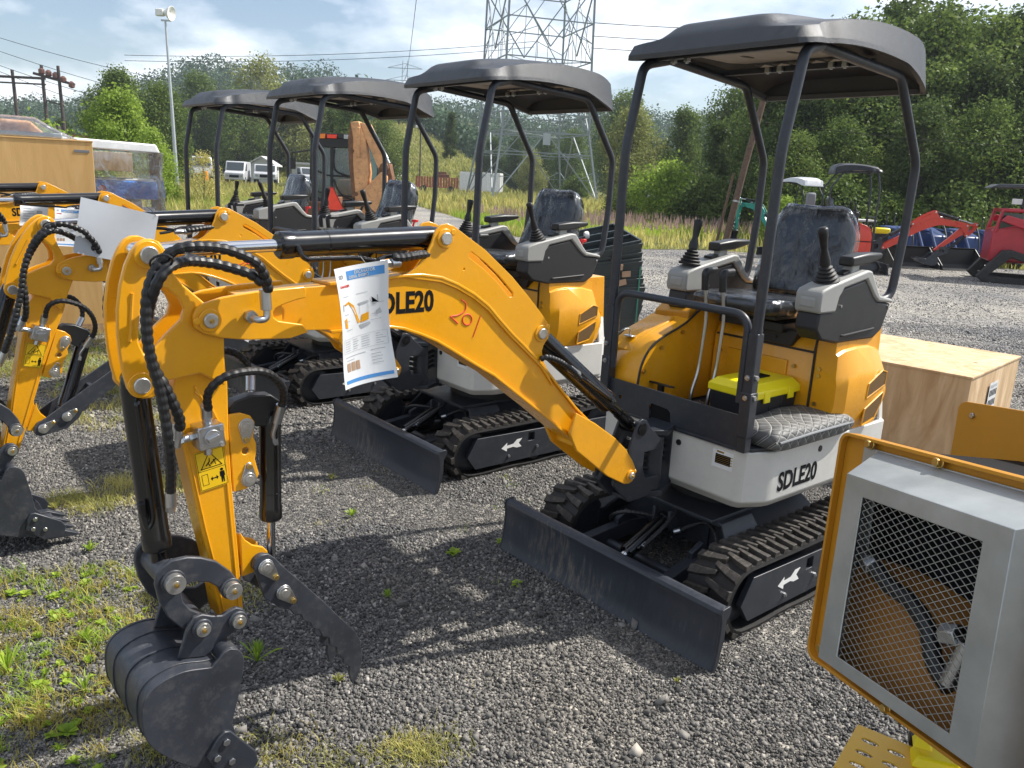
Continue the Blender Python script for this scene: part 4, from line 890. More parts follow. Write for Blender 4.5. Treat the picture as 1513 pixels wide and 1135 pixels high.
H_ = dict(
 h1=[(1.87, .127, 1.405), (1.872, .13, 1.42), (1.883, .14, 1.446), (1.909, .15, 1.480), (1.952, .155, 1.503), (2.002, .16, 1.518), (2.058, .165, 1.523), (2.098, .16, 1.516), (2.13, .15, 1.49), (2.154, .15, 1.45), (2.167, .15, 1.401), (2.17, .15, 1.332), (2.164, .15, 1.268), (2.15, .15, 1.203), (2.142, .15, 1.136), (2.136, .15, 1.069), (2.128, .13, .994), (2.122, .10, .925)],
 h2=[(1.886, .135, 1.427), (1.913, .12, 1.45), (1.964, .10, 1.468), (2.012, .10, 1.479), (2.07, .13, 1.486), (2.122, .17, 1.477), (2.150, .17, 1.44), (2.158, .13, 1.373), (2.160, .12, 1.308), (2.150, .12, 1.245), (2.130, .13, 1.196), (2.110, .13, 1.143), (2.098, .12, 1.108), (2.095, .11, 1.082)],
 h3=[(1.872, .127, 1.412), (1.887, .12, 1.447), (1.93, .10, 1.455), (1.99, .09, 1.475), (2.05, .07, 1.49)],
 h4=[(2.088, -.10, 1.50), (2.116, -.14, 1.477), (2.149, -.15, 1.417), (2.165, -.15, 1.367), (2.167, -.15, 1.315), (2.16, -.14, 1.281), (2.146, -.10, 1.231)],
 th1=[(2.020, .10, 1.118), (2.030, .12, 1.150), (2.028, .14, 1.181), (2.002, .15, 1.206), (1.960, .15, 1.215), (1.903, .14, 1.209), (1.855, .12, 1.183), (1.819, .09, 1.143), (1.803, .06, 1.102), (1.805, .05, 1.082)],
 th2=[(1.940, -.05, 1.222), (1.90, -.07, 1.222), (1.865, -.08, 1.205), (1.840, -.085, 1.177), (1.832, -.08, 1.145)])
def hoses(root, A, Mb_, Ms, pose):
    def X(p):
        w = min(1, max(0, (p[0] - 1.87) / .14)); v = Vector(p); a = Mb_ @ v; b = Ms @ v; return A @ a.lerp(b, w * w * (3 - 2 * w))
    for k in ('h1', 'h2', 'h3', 'h4'):
        obj('hydraulic_hose', hose([X(p) for p in H_[k]], .0125 if k != 'h3' else .0105, .021), 'black', root)
    for k in ('th1', 'th2'): obj('hydraulic_hose', hose([A @ Ms @ Vector(p) for p in H_[k]], .0105, .019), 'black', root)
    MM = A @ Ms
    f = obj('hose_fitting', MB().cyl((1.805, .05, 1.085), (1.813, .035, 1.035), .014, n=14).tube(bend([(1.813, .035, 1.037), (1.822, .028, .998), (1.812, .020, .975)], .015), .007, 10).cyl((1.814, .021, .985), (1.812, .020, .968), .012, n=6).cyl((1.832, -.08, 1.145), (1.842, -.06, 1.105), .013, n=14).cyl((1.842, -.06, 1.105), (1.85, -.045, 1.075), .007), 'zinc', root, M=MM)
    obj('hose_fitting', MB().cyl((2.122, .10, .93), (2.121, .092, .885), .0135, n=14).cyl((2.121, .092, .885), (2.120, .085, .868), .012, n=6), 'zinc', root, M=MM)
    obj('cable_tie', MB().tube([Vector((2.135, .165, 1.49)) + Vector((0.018 * math.cos(a), .0, .018 * math.sin(a))) @ Matrix.Rotation(.6, 3, 'Y') + Vector((0, .03 * math.sin(a), 0)) for a in [2 * PI * i / 14 for i in range(15)]], .0028, 6), 'black', root, M=MM)
    B_ = A @ Mb_
    obj('hydraulic_hose', hose([(1.465, .06, 1.475), (1.44, .065, 1.472), (1.36, .05, 1.478), (1.30, .02, 1.470), (1.25, -.02, 1.44)], .013, .019), 'black', root, M=B_)
    obj('hydraulic_hose', hose([(.855, .055, 1.110), (.835, .068, 1.118), (.77, .074, 1.094), (.70, .070, 1.050), (.655, .060, 1.018)], .010, .014), 'black', root, M=B_)
EXC = {1: (.6854, 3.3567, -2.4416), 2: (-.4823, 4.9364, -2.4466), 3: (-1.7245, 6.2732, -2.4344), 4: (-2.9435, 7.694, -2.4262)}
ELAB = {1: 'yellow mini excavator nearest the camera, its bucket in front and a toolbox on its floor',
        2: 'yellow mini excavator directly behind the nearest one, its boom passing left behind the raised stick',
        3: 'yellow mini excavator third in the row, its boom cut off at the left edge',
        4: 'yellow mini excavator farthest away in the row, beside the tall plywood crate'}
roots = {}; AR = {}
for k, (x, y, yaw) in EXC.items():
    r = thing('mini_excavator', ELAB[k], 'excavator', (x, y, 0), yaw, 'yellow mini excavators parked side by side')
    pose = POSE1 if k == 1 else POSE2
    G, A, Mb_, Ms = groups(pose)
    instance(r, G, skip=() if k <= 2 else ('marker_number',))
    hoses(r, A, Mb_, Ms, pose)
    roots[k] = r; AR[k] = (A, Mb_, Ms)
def inroot(k, M): # world matrix of a spot in machine k
    x, y, yaw = EXC[k]; return Matrix.Translation((x, y, 0)) @ Matrix.Rotation(yaw, 4, 'Z') @ M
# ------------------------------------------------------------------ loose things on the machines
def on(k, nm, label, cat, M, group=None):
    t = thing(nm, label, cat, group=group); t.matrix_world = inroot(k, M); return t
def arcbox(): pass
t = on(1, 'toolbox', 'black toolbox with a bright yellow lid on the floor of the nearest excavator', 'toolbox', Matrix.Translation((-.376, .145, .7245)))
obj('body', MB().loft([[(-.150, -.108, 0), (.150, -.108, 0), (.150, .108, 0), (-.150, .108, 0)], [(-.160, -.116, .135), (.160, -.116, .135), (.160, .116, .135), (-.160, .116, .135)]]), 'plastic_black', t, .006)
obj('rib', MB().bx(-.05, -.042, .1095, .117, .01, .12).bx(.042, .05, .1095, .117, .01, .12), 'black', t, .002)
ld = obj('lid', MB().loft([[(-.170, -.124, .133), (.170, -.124, .133), (.170, .124, .133), (-.170, .124, .133)], [(-.170, -.124, .165), (.170, -.124, .165), (.170, .124, .165), (-.170, .124, .165)], [(-.150, -.090, .195), (.150, -.090, .195), (.150, .090, .195), (-.150, .090, .195)]]), 'toolyellow', t, .006)
obj('handle', MB().bx(-.06, .06, -.025, .035, .1952, .201), 'ink', ld, .002)
for x in (-.09, .09): obj('latch', MB().loft([[(x - .02, .120, .112), (x + .02, .120, .112), (x + .02, .132, .117), (x - .02, .132, .117)], [(x - .02, .122, .165), (x + .02, .122, .165), (x + .02, .129, .163), (x - .02, .129, .163)]]), 'toolyellow', ld, .003)
t = on(1, 'quilted_mat', 'folded grey quilted mat with pale diamond stitching beside the yellow toolbox', 'mat', Matrix.Translation((-.365, .362, .703)))
def pillow(lx, ly, h, seed):
    secs = []; n = 18
    for i in range(25):
        u = i / 24; x = -lx + 2 * lx * u; e = (1 - abs(2 * u - 1) ** 10) ** .5 if 0 < u < 1 else .55; ring = []
        for j in range(n):
            a = 2 * PI * j / n; yy = ly * math.copysign(abs(math.cos(a)) ** .35, math.cos(a)) * (.88 + .12 * e); zz = h / 2 + h / 2 * math.copysign(abs(math.sin(a)) ** .45, math.sin(a)) * e
            if math.sin(a) > 0: zz += .012 * noise.noise((x * 7, yy * 7, seed)) - .014 * max(0, yy / ly) ** 2
            ring.append((x, yy, max(0, zz)))
        secs.append(ring)
    return MB().loft(secs)
obj('cover', pillow(.30, .120, .100, 2.), 'quilt', t, 0, ang=70)
obj('fold', MB().tube(cr([(.28, .117, .05), (.20, .124, .056), (.05, .126, .060), (-.15, .124, .058), (-.29, .11, .05)], 6), .006, 8), 'clothgrey', t, 0)
# laminated spec sheet hanging from the arm cylinder of the nearest machine
def sheet(w, h, nx=14, ny=18, amp=.012, curl=.03):
    V = []; 
    for j in range(ny + 1):
        for i in range(nx + 1):
            u, v = i / nx, j / ny; V.append((u * w, curl * (u - .5) ** 2 * 2 + amp * math.sin(v * 5 + u * 2) - .012 * v, -v * h))
    F = [(j * (nx + 1) + i, j * (nx + 1) + i + 1, (j + 1) * (nx + 1) + i + 1, (j + 1) * (nx + 1) + i) for j in range(ny) for i in range(nx)]
    return V, F, nx, ny
def sheetmesh(w, h, parts, **kw):
    "one bent sheet; parts=(name, mat, u0,v0,u1,v1) are printed areas that lie on it"
    def at(u, v, off):
        return (u * w, kw.get('curl', .03) * (u - .5) ** 2 * 2 + kw.get('amp', .012) * math.sin(v * 5 + u * 2) - .012 * v + off, -v * h)
    return at
def printed(at, rects, off):
    b = MB()
    for (u0, v0, u1, v1) in rects:
        n = max(1, int(abs(u1 - u0) * 14)); m = max(1, int(abs(v1 - v0) * 18)); o = len(b.v); V = []
        for j in range(m + 1):
            for i in range(n + 1): V.append(at(u0 + (u1 - u0) * i / n, v0 + (v1 - v0) * j / m, off))
        b.add(V, [(j * (n + 1) + i, j * (n + 1) + i + 1, (j + 1) * (n + 1) + i + 1, (j + 1) * (n + 1) + i) for j in range(m) for i in range(n)])
    return b
def quad(at, pts, off): 
    return MB().add([at(u, v, off) for u, v in pts], [tuple(range(len(pts)))])
def spec_sheet(t, w, h, full=True):
    at = sheetmesh(w, h, None); b = MB(); n, m = 14, 18
    for off in (0, -.0012): b.merge(printed(at, [(0, 0, 1, 1)], off))
    s = obj('laminate', b, 'paper', t, 0, ang=80)
    obj('banner', printed(at, [(.22, .035, .93, .105), (.05, .935, .95, .965)], .0006), 'paperblue', s, 0)
    def T(st, sz, u, v, mat, nm, cx=.85, off=.0009):
        m = txt(st, sz, cx, .0004); m.v = [at((p[0]) / w + u, v - p[1] / h, off) for p in m.v]; obj(nm, m, mat, s, 0)
    T('EXCAVATOR', .0125, .37, .066, 'whitepaint', 'print'); T('DIESEL ENGINE', .0105, .26, .096, 'whitepaint', 'print')
    T('SD', .014, .06, .085, 'papergrey', 'print')
    L = []
    for (u, v, l) in ((.08, .225, .12), (.36, .225, .24), (.70, .335, .22), (.08, .43, .12), (.08, .37, .1), (.68, .425, .18), (.66, .475, .2), (.12, .505, .14)): L.append((u, v, u + l, v + .004))
    for r in range(5):
        v = .60 + r * .020
        for (u, l) in ((.08, .12), (.26, .10 + .03 * (r % 2)), (.45, .17), (.74, .08 + .05 * (r % 3))): L.append((u, v, u + l, v + .005))
    for r in range(5): L.append((.62, .73 + r * .026 + (.01 if r else 0), .62 + (.26 if r == 0 else .2 - .02 * (r % 2)), .736 + r * .026 + (.01 if r else 0)))
    L += [(.08, .735, .52, .741), (.10, .765, .28, .770)]
    for e in ((.045, .582, .95, .5845), (.045, .700, .95, .7025), (.045, .582, .05, .7025), (.945, .582, .95, .7025)): L.append(e)
    obj('small_print', printed(at, L, .0008), 'papergrey', s, 0)
    T('DANGER', .0085, .06, .155, 'redink', 'print')
    pict = MB()
    pict.merge(quad(at, [(.10, .285), (.19, .27), (.30, .315), (.43, .47), (.38, .475), (.27, .345), (.19, .29), (.11, .30)], .0008)); pict.merge(quad(at, [(.46, .41), (.62, .40), (.62, .465), (.44, .475)], .0008)); pict.merge(quad(at, [(.07, .41), (.13, .40), (.15, .49), (.09, .48)], .0008))
    obj('picture', pict, 'yellow', s, 0)
    p2 = MB(); p2.merge(quad(at, [(.38, .305), (.60, .30), (.62, .312), (.42, .325)], .0009)); p2.merge(quad(at, [(.40, .49), (.62, .485), (.66, .505), (.46, .53)], .0008)); p2.merge(quad(at, [(.07, .285), (.09, .28), (.08, .34), (.06, .34)], .0008)); p2.merge(quad(at, [(.66, .28), (.68, .28), (.69, .325), (.78, .32), (.78, .27), (.80, .27), (.82, .335), (.72, .35)], .0008)); p2.merge(quad(at, [(.76, .405), (.84, .385), (.88, .43), (.78, .44)], .0008))
    for k in (.42, .60): p2.merge(printed(at, [(k, .31, k + .008, .40)], .0009))
    obj('picture', p2, 'papergrey', s, 0)
    p3 = MB()
    for i in range(3): p3.merge(printed(at, [(.10 + i * .10, .79, .18 + i * .10, .865)], .0008))
    obj('photo_strip', p3, 'cardboard', s, 0)
    return s
Aw = AR[1][0]
# local frame: u runs along -X of the arm, hangs down, printed side faces +Y
def hang(k, x, y, z, w, tilt, lean=0):
    return Matrix.Translation((x, y, z)) @ Matrix.Rotation(PI, 4, 'Z') @ Matrix.Rotation(R(tilt), 4, 'Y') @ Matrix.Rotation(R(lean), 4, 'X') @ Matrix.Diagonal((1, -1, 1, 1))
def handed(mb_objs): pass
t = on(1, 'spec_sheet', 'laminated white sheet with blue banner hung by a tie below the nearest arm cylinder', 'sign', AR[1][0] @ hang(1, 1.690, .118, 1.455, 0, -8))
t.scale.y = -1 if False else t.scale.y
spec_sheet(t, .160, .340)
tt = MB().tube(bend([(.105, .0, -.012), (.10, .012, .012), (.098, -.02, .02), (.106, .004, -.01)], .004), .0014, 6).tube([(.105, .002, -.012), (.098, .014, -.030)], .0014, 6)
obj('tie', tt, 'black', t, 0)
t = on(2, 'spec_sheet', 'pale sheet seen from its blank back, slanting across the second boom', 'sign', Matrix.Translation((0, 0, 0)))
b = MB(); c4s = [(1.967, .185, 1.545), (1.645, .165, 1.468), (1.70, .185, 1.235), (2.022, .205, 1.315)]
n = 10; V = []
for j in range(n + 1):
    for i in range(n + 1):
        u, v = i / n, j / n; p = Vector(c4s[0]).lerp(Vector(c4s[1]), u).lerp(Vector(c4s[3]).lerp(Vector(c4s[2]), u), v); p.y += .015 * math.sin(u * 4 + v * 2); V.append(p)
for off in (0, .0012): b.add([v + Vector((0, off, 0)) for v in V], [(j * (n + 1) + i, j * (n + 1) + i + 1, (j + 1) * (n + 1) + i + 1, (j + 1) * (n + 1) + i) for j in range(n) for i in range(n)])
s_ = obj('laminate', b, 'paperback', t, 0, ang=80)
g = MB()
for r in range(9):
    for q in range(2):
        u0, v0 = .10 + q * .20, .12 + r * .055; g.add([Vector(V[0]).lerp(V[n], uu).lerp(Vector(V[-n - 1]).lerp(V[-1], uu), vv) + Vector((0, .024 * 1 - .004, 0)) * 0 + Vector((0, .0016 + .015 * math.sin(uu * 4 + vv * 2) - (.015 * math.sin(4 * uu) * 0), 0)) for uu, vv in ((u0, v0), (u0 + .15, v0), (u0 + .15, v0 + .014), (u0, v0 + .014))], [(0, 1, 2, 3)])
obj('tie', MB().tube([(1.66, .165, 1.468), (1.655, .08, 1.49), (1.66, .03, 1.50)], .0016, 6), 'black', t, 0)
t = on(3, 'spec_sheet', 'white sheet with blue banner hanging under the third arm cylinder', 'sign', AR[3][0] @ hang(3, 1.645, .10, 1.405, 0, 4)); spec_sheet(t, .168, .235)
t = on(3, 'warranty_card', 'small white printed card hanging left of the blue banner sheet', 'sign', AR[3][0] @ hang(3, 1.83, .10, 1.415, 0, 4)); at = sheetmesh(.15, .12, None); s_ = obj('card', printed(at, [(0, 0, 1, 1)], 0).merge(printed(at, [(0, 0, 1, 1)], -.001)), 'paper', t, 0, ang=80)
obj('small_print', printed(at, [(.1, .1 + i * .13, .1 + .3 + .1 * (i % 3), .14 + i * .13) for i in range(6)] + [(.6, .2, .8, .5)], .0006), 'papergrey', s_, 0)

# ------------------------------------------------------------------ plywood crates and pallets
def crate(nm, label, o, d1, d2, L1, L2, h, mat, runners=True, z0=.0):
    "o = a bottom corner, d1,d2 unit directions"
    t = thing(nm, label, 'crate', (o[0], o[1], z0)); e1 = Vector((*d1, 0)); e2 = Vector((*d2, 0)); k = .1 if runners else 0
    def slab(a0, a1, b0, b1, za, zb):
        p = [e1 * a + e2 * b for a, b in ((a0, b0), (a1, b0), (a1, b1), (a0, b1))]
        return MB().loft([[(*q.xy, za) for q in p], [(*q.xy, zb) for q in p]])
    th = .014
    for (nm2, a) in (('side_panel', (0, L1, 0, th)), ('side_panel', (0, L1, L2 - th, L2)), ('end_panel', (0, th, th + .001, L2 - th - .001)), ('end_panel', (L1 - th, L1, th + .001, L2 - th - .001))): obj(nm2, slab(*a, k, h - .001), mat, t, .002)
    obj('lid', slab(-.006, L1 + .006, -.006, L2 + .006, h, h + .014), mat, t, .002)
    if runners:
        obj('base_panel', slab(0, L1, 0, L2, k - .018, k - .001), 'plank', t, .003)
        for f in (.0, .45, .9): obj('runner', slab(0, L1, L2 * f, L2 * f + .08, 0, k - .019), 'plank', t, .004)
        for f in (.0, .5, .95): obj('runner', slab(L1 * f, L1 * f + .09, -.001, L2, .0, k - .0195) if False else slab(L1 * f * .93, L1 * f * .93 + .09, .09, L2 - .14, .012, k - .0195), 'plank', t, .004)
    return t, slab
d1 = Vector((-.72, .69)).normalized(); d2 = Vector((.69, .72)).normalized()
t, slab = crate('plywood_crate', 'low sunlit plywood crate on the gravel behind the nearest excavator', (2.689, 4.663), d1, d2, 1.30, 1.07, .70, 'plywood')
obj('batten', slab(-.001, 1.301, -.004, -.0005, .10, .22), 'plank', t, .001)
lb = slab(-.0095, -.0085, .40, .58, .34, .62); lo = obj('label', lb, 'paper', t, 0)
lq = MB()
for i, ln in enumerate((5, 5, 4)):
    for j in range(ln): lq.merge(slab(-.0105, -.0096, .42 + j * .032, .438 + j * .032, .53 - i * .065, .57 - i * .065))
obj('print', lq, 'ink', lo, 0); obj('print_band', slab(-.0105, -.0096, .42, .56, .585, .605), 'papergrey', lo, 0)
ob = Vector((-.87, -.50)).normalized(); oc = Vector((-.50, .87)).normalized()
t, slab = crate('plywood_crate', 'tall orange-toned plywood crate on wooden runners at the left edge', (-4.145, 8.101), ob, oc, 2.4, 1.1, 1.86, 'plywood_warm')
obj('strap_stub', slab(.03, .16, -.004, -.0008, 1.76, 1.785), 'clothgrey', t, .001)
# film-wrapped pallets behind
t = thing('wrapped_pallet', 'film-wrapped pallets with blue cartons and a white top cover behind the tall crate', 'pallet', (-6.78, 11.8, 0), R(27))
obj('top_cover', MB().loft([[(-1.5, -.55, 1.90), (1.52, -.55, 1.83), (1.52, .55, 1.83), (-1.5, .55, 1.90)], [(-1.5, -.53, 2.04), (1.47, -.53, 1.95), (1.47, .55, 1.95), (-1.5, .55, 2.04)]]), 'whitepaint', t, .02)
obj('end_board', MB().bx(-1.5, 1.15, -.56, .5, 1.56, 1.815), 'plywood', t, .004)
obj('post', MB().bx(1.42, 1.50, -.5, -.42, .0, 1.83).bx(1.42, 1.50, .42, .5, .0, 1.83).bx(-1.5, -1.42, -.5, -.42, .0, 1.83).bx(-1.5, -1.42, .42, .5, 0, 1.83), 'darkwall', t, .004)
for z in (1.33, .90): 
    cn = obj('carton', MB().bx(-1.48, 1.46, -.52, .5, z - .15, z + .10), 'blue', t, .015)
    obj('carton_top', MB().bx(-1.47, 1.45, -.51, .49, z + .101, z + .125), 'whitepaint', cn, .006)
    obj('emblem', MB().cyl((.75, -.521, z - .02), (.75, -.525, z - .02), .05), 'redink', cn)
for z in (1.10, .66, .10): obj('deck_board', MB().bx(-1.46, 1.25, -.54, .48, z - .06, z + .05), 'plank', t, .01)
def wrap(x0, x1, y0, y1, z0, z1, seed):
    b = MB(); n = 26; secs = []
    for k in range(18):
        z = z0 + (z1 - z0) * k / 17; ring = []
        for i in range(n * 4):
            u = (i % n) / n; sd_ = i // n
            p = [(x0 + (x1 - x0) * u, y0), (x1, y0 + (y1 - y0) * u), (x1 - (x1 - x0) * u, y1), (x0, y1 - (y1 - y0) * u)][sd_]
            q = .02 * noise.noise((p[0] * 2.2 + seed, p[1] * 3, z * 5)); ring.append((p[0] * (1 + q), p[1] * (1 + q * 2), z))
        secs.append(ring)
    return b.loft(secs, True, False)
obj('wrap_film', wrap(-1.53, 1.55, -.60, .57, .1, 1.84, 1.), 'wrap', t, 0, ang=80)
t = thing('wrapped_machine_part', 'orange-red part bundled in clear film on top of the tall crate', 'bundle', (-5.0, 8.05, 1.876), R(30))
obj('part', MB().loft([[(-.55, -.3, .0), (.42, -.3, .0), (.42, .3, .0), (-.55, .3, .0)], [(-.55, -.26, .16), (.26, -.26, .15), (.26, .26, .15), (-.55, .26, .16)]]), 'orange', t, .02)
obj('tray', MB().bx(-.55, .52, -.33, .33, .0, .05), 'galv', t, .01)
obj('wrap_film', MB().loft([[(-.60, -.36, .0), (.66, -.36, .0), (.66, .36, .0), (-.6, .36, .0)], [(-.60, -.34, .08), (.50, -.34, .07), (.50, .34, .07), (-.6, .34, .08)], [(-.58, -.28, .20), (.30, -.28, .185), (.30, .28, .185), (-.58, .28, .20)]]), 'wrap', t, .02)
# ------------------------------------------------------------------ stacked trays strapped to a pallet
ang = R(12); TC = (.83, 8.10)
t = thing('pallet', 'wooden pallet under the stacked dark green trays', 'pallet', (*TC, 0), ang)
for y in (-.36, 0, .36): obj('bearer', MB().bx(-.40, .40, y - .04, y + .04, 0, .09), 'plank', t, .004)
for i in range(6): obj('deck_board', MB().bx(-.42 + i * .15, -.32 + i * .15, -.42, .42, .0905, .108), 'plank', t, .003)
def traymesh(L, W, h, ins):
    b = MB(); w = .012; o = [(-L, -W), (L, -W), (L, W), (-L, W)]
    def ring(k, z): return [(x - math.copysign(k, x), y - math.copysign(k, y), z) for x, y in o]
    b.loft([ring(ins, 0), ring(.004, h - .03), ring(-.028, h - .024), ring(-.028, h), ring(w, h), ring(w + .004, h - .03), ring(ins + w, .012)], True, True)
    for y in (-.11, .13): b.bx(-L + .012, L - .012, y - .010, y + .010, h - .040, h - .004)
    return b
tm = mesh_from('tray', traymesh(.335, .40, .27, .055), ['tray'], True); tb_ = mesh_from('tray', traymesh(.335, .40, .52, .12), ['tray'], True); r8 = random.Random(8)
names = ['lowest and deepest', 'second lowest', 'third', 'fourth', 'fifth', 'third highest', 'second highest', 'topmost open']
zz_ = .11; TM = {}
for i in range(8):
    o = link('tray', tb_ if i == 0 else tm, None, None, .003)
    TM[i] = Matrix.Translation((TC[0] + r8.uniform(-.010, .010) - .004 * i, TC[1] + r8.uniform(-.012, .012), zz_)) @ Matrix.Rotation(R(15) * (i / 7) ** 1.3, 4, Vector((.72, -.7, 0))) @ Matrix.Rotation(ang + R(r8.uniform(-1.5, 1.5)), 4, 'Z')
    o.matrix_world = TM[i]; zz_ += (.34 if i == 0 else .082)
    tag(o, '%s dark green plastic tray in the strapped stack on the pallet' % names[i], 'tray', 'nested dark green trays stacked on a pallet')
for i, (k, x) in enumerate(((3, .10), (4, .16), (5, .08), (6, .06))):
    o = obj('cardboard_piece', MB().box((0, 0, 0), (.085, .010, .055), Matrix.Rotation(.2 * i - .2, 3, 'Y')), 'cardboard', None, .002); o.matrix_world = TM[k] @ Matrix.Translation((x, -.418, .215))
    tag(o, 'scrap of brown cardboard, %s one wedged between the nested trays' % ['lowest', 'second lowest', 'second highest', 'highest'][i], 'cardboard', 'cardboard scraps between the trays')
o = obj('cleat', MB().lathe([(.01, -.02), (.035, -.02), (.04, 0), (.035, .02), (.01, .02)], (0, 0, 0), (1, 0, 0), 18), 'whitepaint', None); o.matrix_world = TM[7] @ Matrix.Translation((-.05, .14, .27)); tag(o, 'small white roller lying on the topmost tray', 'roller')
st = obj('strap', MB().bx(.24, .255, -.418, -.413, .1, .97).bx(.24, .255, .413, .418, .1, .97).bx(.24, .255, -.413, .413, .1095, .1125), 'strap', None, 0); st.matrix_world = Matrix.Translation((*TC, 0)) @ Matrix.Rotation(ang, 4, 'Z'); tag(st, 'green strap binding the lower trays to their pallet', 'strap')
o = obj('cardboard_sheet', MB().loft([[(.42, .0, .1), (.42, .36, .1), (.428, .36, .1), (.428, .0, .1)], [(.43, .0, .7), (.43, .36, .72), (.438, .36, .72), (.438, .0, .7)], [(.41, .02, 1.0), (.41, .33, 1.02), (.418, .33, 1.02), (.418, .02, 1.0)], [(.37, .06, 1.20), (.37, .28, 1.22), (.378, .28, 1.22), (.378, .06, 1.20)]]), 'cardboard', None, .001); o.matrix_world = Matrix.Translation((*TC, 0)) @ Matrix.Rotation(ang, 4, 'Z'); tag(o, 'tall sheet of brown cardboard bent against the end of the trays', 'cardboard')
t = thing('caster_bracket', 'black bracket with two white wheels beside the tray stack', 'bracket', (.70, 7.30, 0), ang)
obj('bracket', MB().bx(-.02, .02, -.06, .06, .0, .80).bx(-.03, .03, -.09, .09, .62, .66), 'black', t, .004)
for z in (.52, .28): obj('wheel', MB().lathe([(.012, -.022), (.045, -.022), (.05, -.015), (.05, .015), (.045, .022), (.012, .022)], (.045, 0, z), (1, .2, 0), 22), 'whitepaint', t, .002)

# ------------------------------------------------------------------ foreground machine: galvanised guard over expanded mesh
q = 1.36
Mr = Matrix(((.2475, .9661, .073), (-.9588, .2333, .1623), (.1398, -.1102, .984)))
o0 = Vector((.57961765 * q, 1.25 * q, 1.7025 + (1.22895747 - 1.7025) * q))
t = thing('engine_guard_machine', 'yellow machine with galvanised guard over expanded mesh in the right foreground', 'machine')
t.matrix_world = Matrix.Translation(o0) @ Mr.to_4x4() @ Matrix.Diagonal((q, q, q, 1))
# x across (toward the camera), y into the machine, z up
def plate_round(x0, x1, z0, z1, r=.03, n=6):
    pl = []
    for (cx, cz, a0) in ((x1 - r, z1 - r, 0), (x0 + r, z1 - r, 90), (x0 + r, z0 + r, 180), (x1 - r, z0 + r, 270)):
        for i in range(n + 1): a = R(a0 + 90 * i / n); pl.append((cx + r * math.cos(a), cz + r * math.sin(a)))
    return pl
fr = MB().prism(plate_round(-.192, .62, -.352, .085, .022), .098, .110, holes=[plate_round(-.14, .50, -.30, .03, .01)])
fr.prism(plate_round(-.192, .62, -.352, .085, .022), .085, .0975, holes=[plate_round(-.186, .614, -.346, .079, .018)])
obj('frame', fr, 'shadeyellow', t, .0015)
gw = [(0, 0), (.245, 0), (.245, -.270), (0, -.270)]
g = MB().prism([(-.046, .030), (.292, .030), (.292, -.292), (-.046, -.292)], 0, .003, holes=[gw])
# bevelled cheeks from the flat face back to the flange
fa = [(-.046, .001, .030), (.292, .001, .030), (.292, .001, -.292), (-.046, .001, -.292)]; ba = [(-.090, .090, .066), (.330, .090, .066), (.330, .090, -.322), (-.064, .090, -.322)]
gm = MB().add(fa + ba, [(0, 1, 5, 4), (1, 2, 6, 5), (2, 3, 7, 6), (3, 0, 4, 7)])
g.merge(gm); g.prism([(-.128, .068), (.36, .068), (.36, -.338), (-.128, -.338)], .090, .0935, holes=[[(-.088, .064), (.328, .064), (.328, -.320), (-.062, -.320)]])
gd = obj('guard', g, 'galv', t, .0012)
ms = MB(); px, pz = .0105, .0062
# expanded metal: strands in both diagonals, clipped to the opening
for sg in (1, -1):
    for k in range(-50, 60):
        c0 = k * .0122; a = None; pts = []
        sl = .62 * sg
        # line z = -c + sl*x ... clip to window
        xs = []
        for x in (0, .245):
            z = -c0 + sl * (x) - (.0 if sg > 0 else 0)
            xs.append((x, z))
        (xa, za), (xb, zb) = xs
        def clip(xa, za, xb, zb):
            tt0, tt1 = 0., 1.; dx, dz = xb - xa, zb - za
            for p_, q_ in ((-dz, za + .270), (dz, -za)):
                if abs(p_) < 1e-9:
                    if q_ < 0: return None
                else:
                    r_ = q_ / p_
                    if p_ < 0: tt0 = max(tt0, r_)
                    else: tt1 = min(tt1, r_)
            return None if tt0 >= tt1 else ((xa + dx * tt0, za + dz * tt0), (xa + dx * tt1, za + dz * tt1))
        cpt = clip(xa, za, xb, zb)
        if cpt: ms.tube([(cpt[0][0], .004, cpt[0][1]), (cpt[1][0], .004, cpt[1][1])], .00062, 4, False)
obj('mesh_screen', ms, 'galv', gd, 0)
for (x, z) in ((-.108, .075), (.055, .0755), (.25, .0755), (-.150, -.320), (.03, -.345), (.24, -.345)): obj('bolt', MB().cyl((x, .086, z), (x, .078, z), .0075, n=6).cyl((x, .0905, z), (x, .086, z), .0095, n=16), 'brass', t, .001)
obj('dark_backing', MB().bx(-.186, .61, .12, .50, -.34, .06), 'ink', t, .004)  # black box stands in for the dark space behind the mesh
obj('inner_cowl', MB().loft([[(x, .050 + .4 * (x - .05) ** 2, -.300), (x, .060 + .4 * (x - .05) ** 2, -.13 - .9 * (x - .02) ** 2), (x, .12, -.115 - .9 * (x - .02) ** 2), (x, .12, -.335)] for x in [-.07 + .30 * i / 12 for i in range(13)]]), 'cowl', t, .001)
ih = obj('inner_hose', MB().tube(cr([(.02, .030, -.112), (.06, .030, -.128), (.10, .032, -.135), (.14, .035, -.160), (.165, .035, -.205), (.20, .035, -.228)], 6), .0135, 12), 'black', t, 0)
obj('fitting', MB().cyl((-.03, .030, -.095), (.045, .030, -.122), .0120, n=8).cyl((.0, .030, -.106), (.018, .030, -.112), .0165, n=6), 'zinc', ih, .002)
obj('fitting', MB().cyl((.195, .035, -.225), (.215, .04, -.155), .014, n=14).cyl((.17, .04, -.160), (.20, .04, -.150), .018, n=6), 'zinc', ih, .002)
sk2 = obj('hazard_sticker', MB().bx(.228, .243, .10, .101, -.10, -.05), 'whitepaint', t, 0); obj('hazard_band', MB().bx(.229, .242, .0995, .0999, -.072, -.058).bx(.229, .242, .0995, .0999, -.096, -.085), 'redink', sk2, 0)
